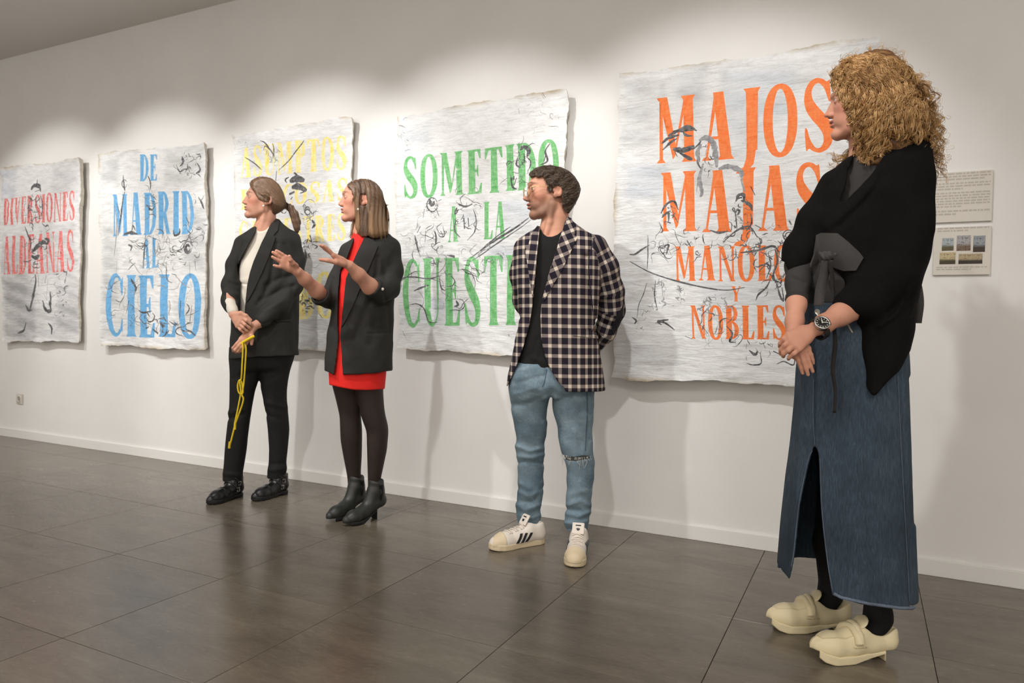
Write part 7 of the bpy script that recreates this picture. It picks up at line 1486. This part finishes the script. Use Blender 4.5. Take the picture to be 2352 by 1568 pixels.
        tn = Field(); A = np.stack([S.f*math.cos(.75)+S.u*math.sin(.75), S.l, S.u*math.cos(.75)-S.f*math.sin(.75)]); tn.ell(o(.42, 0, .112), (.007, .030, .026), A); P.add('tongue', tn, o(.42, 0, .11)-.05, o(.42, 0, .11)+.05, .0026, ML, b)
        for sd in (-1, 1):
            st = []
            for x in np.linspace(.44, .58, 7):
                c = np.array([o(x, sd*t, .052) for t in np.linspace(.01, .06, 60)]); e = up(c); c = c[np.argmax(e > .001)]; st.append(np.array([c-S.f*.004, c+S.f*.004+S.u*.003]))
            P.tube('stitching', st, [.0014]*len(st), ML, b, 4, kind='stuff')
    loafer((2046, 1508), (1868, 1516), .275); loafer((1945, 1446), (1764, 1443), .275)
    return P
CURLY = build_curly()
def build_watch():
    P = CURLY; q = P.q; c = q(1887, 744, -.2585); ar = q(1930, 722, -.185)-q(1878, 752, -.235); ar /= np.linalg.norm(ar)
    n = np.array([-.22, -.93, .12]); n -= ar*(n@ar); n /= np.linalg.norm(n); t = np.cross(n, ar); wc = P.l2w(c[None])[0]
    root = empty('wristwatch', wc); tag(root, 'steel wristwatch with black dial and black strap on curly-haired woman\'s wrist', 'watch')
    MB = Mat('watch_dial', srgb(30, 32, 32), .35).m; MSt = mat_leather('watch_strap', srgb(24, 24, 24), .6); MI = Mat('watch_index', srgb(226, 222, 212), .5).m
    W = lambda L: P.l2w(L)-wc
    def disc(name, r0, r1, h0, h1, mat, seg=36):
        a = np.linspace(0, 2*math.pi, seg, endpoint=False); ring = lambda r, h: c+n*h+np.outer(np.cos(a)*r, ar)+np.outer(np.sin(a)*r, t)
        V = np.vstack([ring(r0, h0), ring(r0, h1), ring(r1, h1), ring(r1, h0)]); F = []
        for i in range(seg):
            j = (i+1) % seg
            for k in range(4): F.append((k*seg+i, k*seg+j, ((k+1) % 4)*seg+j, ((k+1) % 4)*seg+i))
        link(name, mesh_np(name, W(V), F), mat, root)
    disc('watch_case', .0215, .0005, -.004, .006, M_STEEL); disc('bezel', .0225, .0180, .005, .010, M_STEEL); disc('dial', .0181, .0002, .006, .0068, MB)
    def hnd(name, ang, r0, r1, w, h=.0075, mat=MI):
        d = ar*math.cos(ang)+t*math.sin(ang); e = np.cross(n, d); V = [c+n*(h+k)+d*r+e*x for k in (0, .0006) for r, x in ((r0, -w), (r0, w), (r1, w), (r1, -w))]
        link(name, mesh_np(name, W(np.array(V)), [(4, 5, 6, 7), (3, 2, 1, 0), (0, 1, 5, 4), (1, 2, 6, 5), (2, 3, 7, 6), (3, 0, 4, 7)]), mat, root, smooth=False)
    up = np.arctan2((np.array([0, 0, 1.0])@t), (np.array([0, 0, 1.0])@ar))
    hnd('watch_hand', up+.05, -.002, .011, .0011); hnd('watch_hand', up-1.5, -.002, .014, .0009, .0084)
    for k in range(12): hnd('hour_mark', up+k*math.pi/6, .0135, .0165, .0010, .0069)
    V, F = tubes([W(np.array([c+ar*.0235*math.cos(a)+t*.0235*math.sin(a)+n*.003 for a in (up-1.75, up-1.45)]))], [.003], 6); link('crown', mesh_np('crown', V, F), M_STEEL, root)
    pth = np.array([c-n*.026+n*.028*math.cos(a)+t*.031*math.sin(a) for a in np.linspace(.75, 2*math.pi-.75, 30)]); nn = 30
    V = np.vstack([pth-ar*.010, pth+ar*.010]); cen = c-n*.026; off = (pth-cen)/np.linalg.norm(pth-cen, axis=1)[:, None]*.003; V = np.vstack([V, pth-ar*.010+off, pth+ar*.010+off]); F = []
    for i in range(nn-1): F += [(i, i+1, nn+i+1, nn+i), (2*nn+i, 3*nn+i, 3*nn+i+1, 2*nn+i+1), (i, 2*nn+i, 2*nn+i+1, i+1), (nn+i, nn+i+1, 3*nn+i+1, 3*nn+i)]
    link('watch_strap', mesh_np('watch_strap', W(V), F), MSt, root)
build_watch()
# ---------------------------------------------------------------- things on the wall
def build_panel(name, label, tl, tr, bl, br, lines, pics):
    W = lambda x, y: on_plane_y(np.array(x, float), np.array(y, float), -0.012)
    a, b, c, d = W(*tl), W(*tr), W(*bl), W(*br); x0, x1, z0, z1 = (a[0]+c[0])/2, (b[0]+d[0])/2, (c[2]+d[2])/2, (a[2]+b[2])/2
    cx, cz = (x0+x1)/2, (z0+z1)/2; root = empty(name, (cx, 0, cz)); tag(root, label, 'wall panel', 'text panels beside the orange poster')
    box('board', (x0-cx, -0.012, z0-cz), (x1-cx, -0.0005, z1-cz), M_PANEL, root, 0.001, 1)
    r = np.random.RandomState(len(label)); V, F = [], []
    for (ya, yb, n, last) in lines:
        za, zb = (W(2200, ya)[2]-cz), (W(2200, yb)[2]-cz)
        for i in range(n):
            zt = za+(zb-za)*(i+.15)/n; zl = za+(zb-za)*(i+.72)/n; x = x0-cx+.012; end = x1-cx-.008
            if i == n-1: end = x+(end-x)*last
            while x < end:
                w = r.uniform(.006, .026); e = min(x+w, end); k = len(V); V += [(x, -.0124, zl), (e, -.0124, zl), (e, -.0124, zt), (x, -.0124, zt)]; F.append((k, k+1, k+2, k+3)); x = e+.0035
    o = link('printed_text', mesh_np('printed_text', V, F), M_PRINT, root, smooth=False); o['kind'] = 'stuff'
    for i, (pa, pb, pc, pd) in enumerate(pics):
        p, q_ = W(pa, pb), W(pc, pd); box('printed_picture', (p[0]-cx, -.0135, q_[2]-cz), (q_[0]-cx, -.0121, p[2]-cz), M_PICS[i], root)
M_PANEL = Mat('panel_board', srgb(216, 210, 200), .6, .3).m
M_PRINT = Mat('grey_print', srgb(190, 183, 172), .8, .2).m
def mat_pic(i):
    m = Mat('printed_landscape', (.3, .3, .3, 1), .5, .3); v = m.coord('Generated'); sp = m.n('ShaderNodeSeparateXYZ'); m.l(v, sp.inputs[0]); n = m.noise(m.coord('Generated', (5+i, 1, 3)), 2.2, 5, .7)
    sky, gnd, fig = ((srgb(166, 178, 180), srgb(96, 90, 62), srgb(74, 54, 44)), (srgb(168, 166, 168), srgb(120, 100, 84), srgb(44, 34, 30)), (srgb(150, 156, 162), srgb(70, 58, 46), srgb(40, 34, 30)), (srgb(196, 180, 140), srgb(74, 66, 46), srgb(52, 46, 40)), (srgb(176, 160, 128), srgb(52, 50, 42), srgb(90, 52, 40)))[i]
    c = m.ramp(m.math('ADD', sp.outputs[2], m.math('MULTIPLY', m.math('SUBTRACT', n, .5), .5)), [(.28, gnd), (.48, sky)]); m.base(m.mix(m.ramp(n, [(.52, (0, 0, 0, 1)), (.62, (1, 1, 1, 1))]), c, fig)); return m.m
M_PICS = [mat_pic(i) for i in range(5)]
build_panel('text_panel', 'pale text panel with grey paragraphs, upper of the two right of the orange poster', (2130, 398), (2281, 390), (2126, 512), (2278.5, 507), [(396, 415, 3, .9), (418, 437, 3, .55), (440, 477, 6, .55), (481, 495, 2, .45)], [])
build_panel('picture_panel', 'pale panel with five small printed pictures, lower of the two right of the orange poster', (2146, 524), (2278.5, 517), (2142, 632), (2273, 630), [(521, 533, 2, .6), (611, 621, 2, .7)], [(2164, 547, 2190, 575), (2198, 541, 2229, 575), (2236, 541.5, 2262, 578), (2158.5, 580, 2194, 606), (2202, 583, 2256, 605)])
def build_socket():
    c = on_plane_y(np.array(44.0), np.array(916.0), -0.01); root = empty('wall_socket', (c[0], 0, c[2])); tag(root, 'small white square electrical socket low on the wall under the red poster', 'socket')
    M = Mat('socket_plastic', srgb(214, 208, 198), .4, .5).m; MD = Mat('socket_dark', srgb(66, 60, 54), .6).m
    box('plate', (-.042, -.011, -.042), (.042, 0, .042), M, root, .004, 2)
    a = np.linspace(0, 2*math.pi, 25)[:-1]; V, F = [], []
    for r, y in ((.030, -.0112), (.030, -.0145), (.0205, -.0145), (.0195, -.0116)): V += [(r*math.cos(t), y, r*math.sin(t)) for t in a]
    for k in range(3):
        for i in range(24): F.append((k*24+i, k*24+(i+1) % 24, (k+1)*24+(i+1) % 24, (k+1)*24+i))
    link('socket_rim', mesh_np('socket_rim', V, F), M, root)
    V = [(.0196*math.cos(t), -.0116, .0196*math.sin(t)) for t in a]; link('socket_well', mesh_np('socket_well', V, [tuple(range(24))]), Mat('socket_well', srgb(168, 160, 150), .5).m, root, smooth=False)
    for sx in (-1, 1):
        V = [(sx*.0095+.0028*math.cos(t), -.0122, .0028*math.sin(t)) for t in a[::3]]; link('contact_hole', mesh_np('contact_hole', V, [tuple(range(8))]), MD, root, smooth=False)
build_socket()
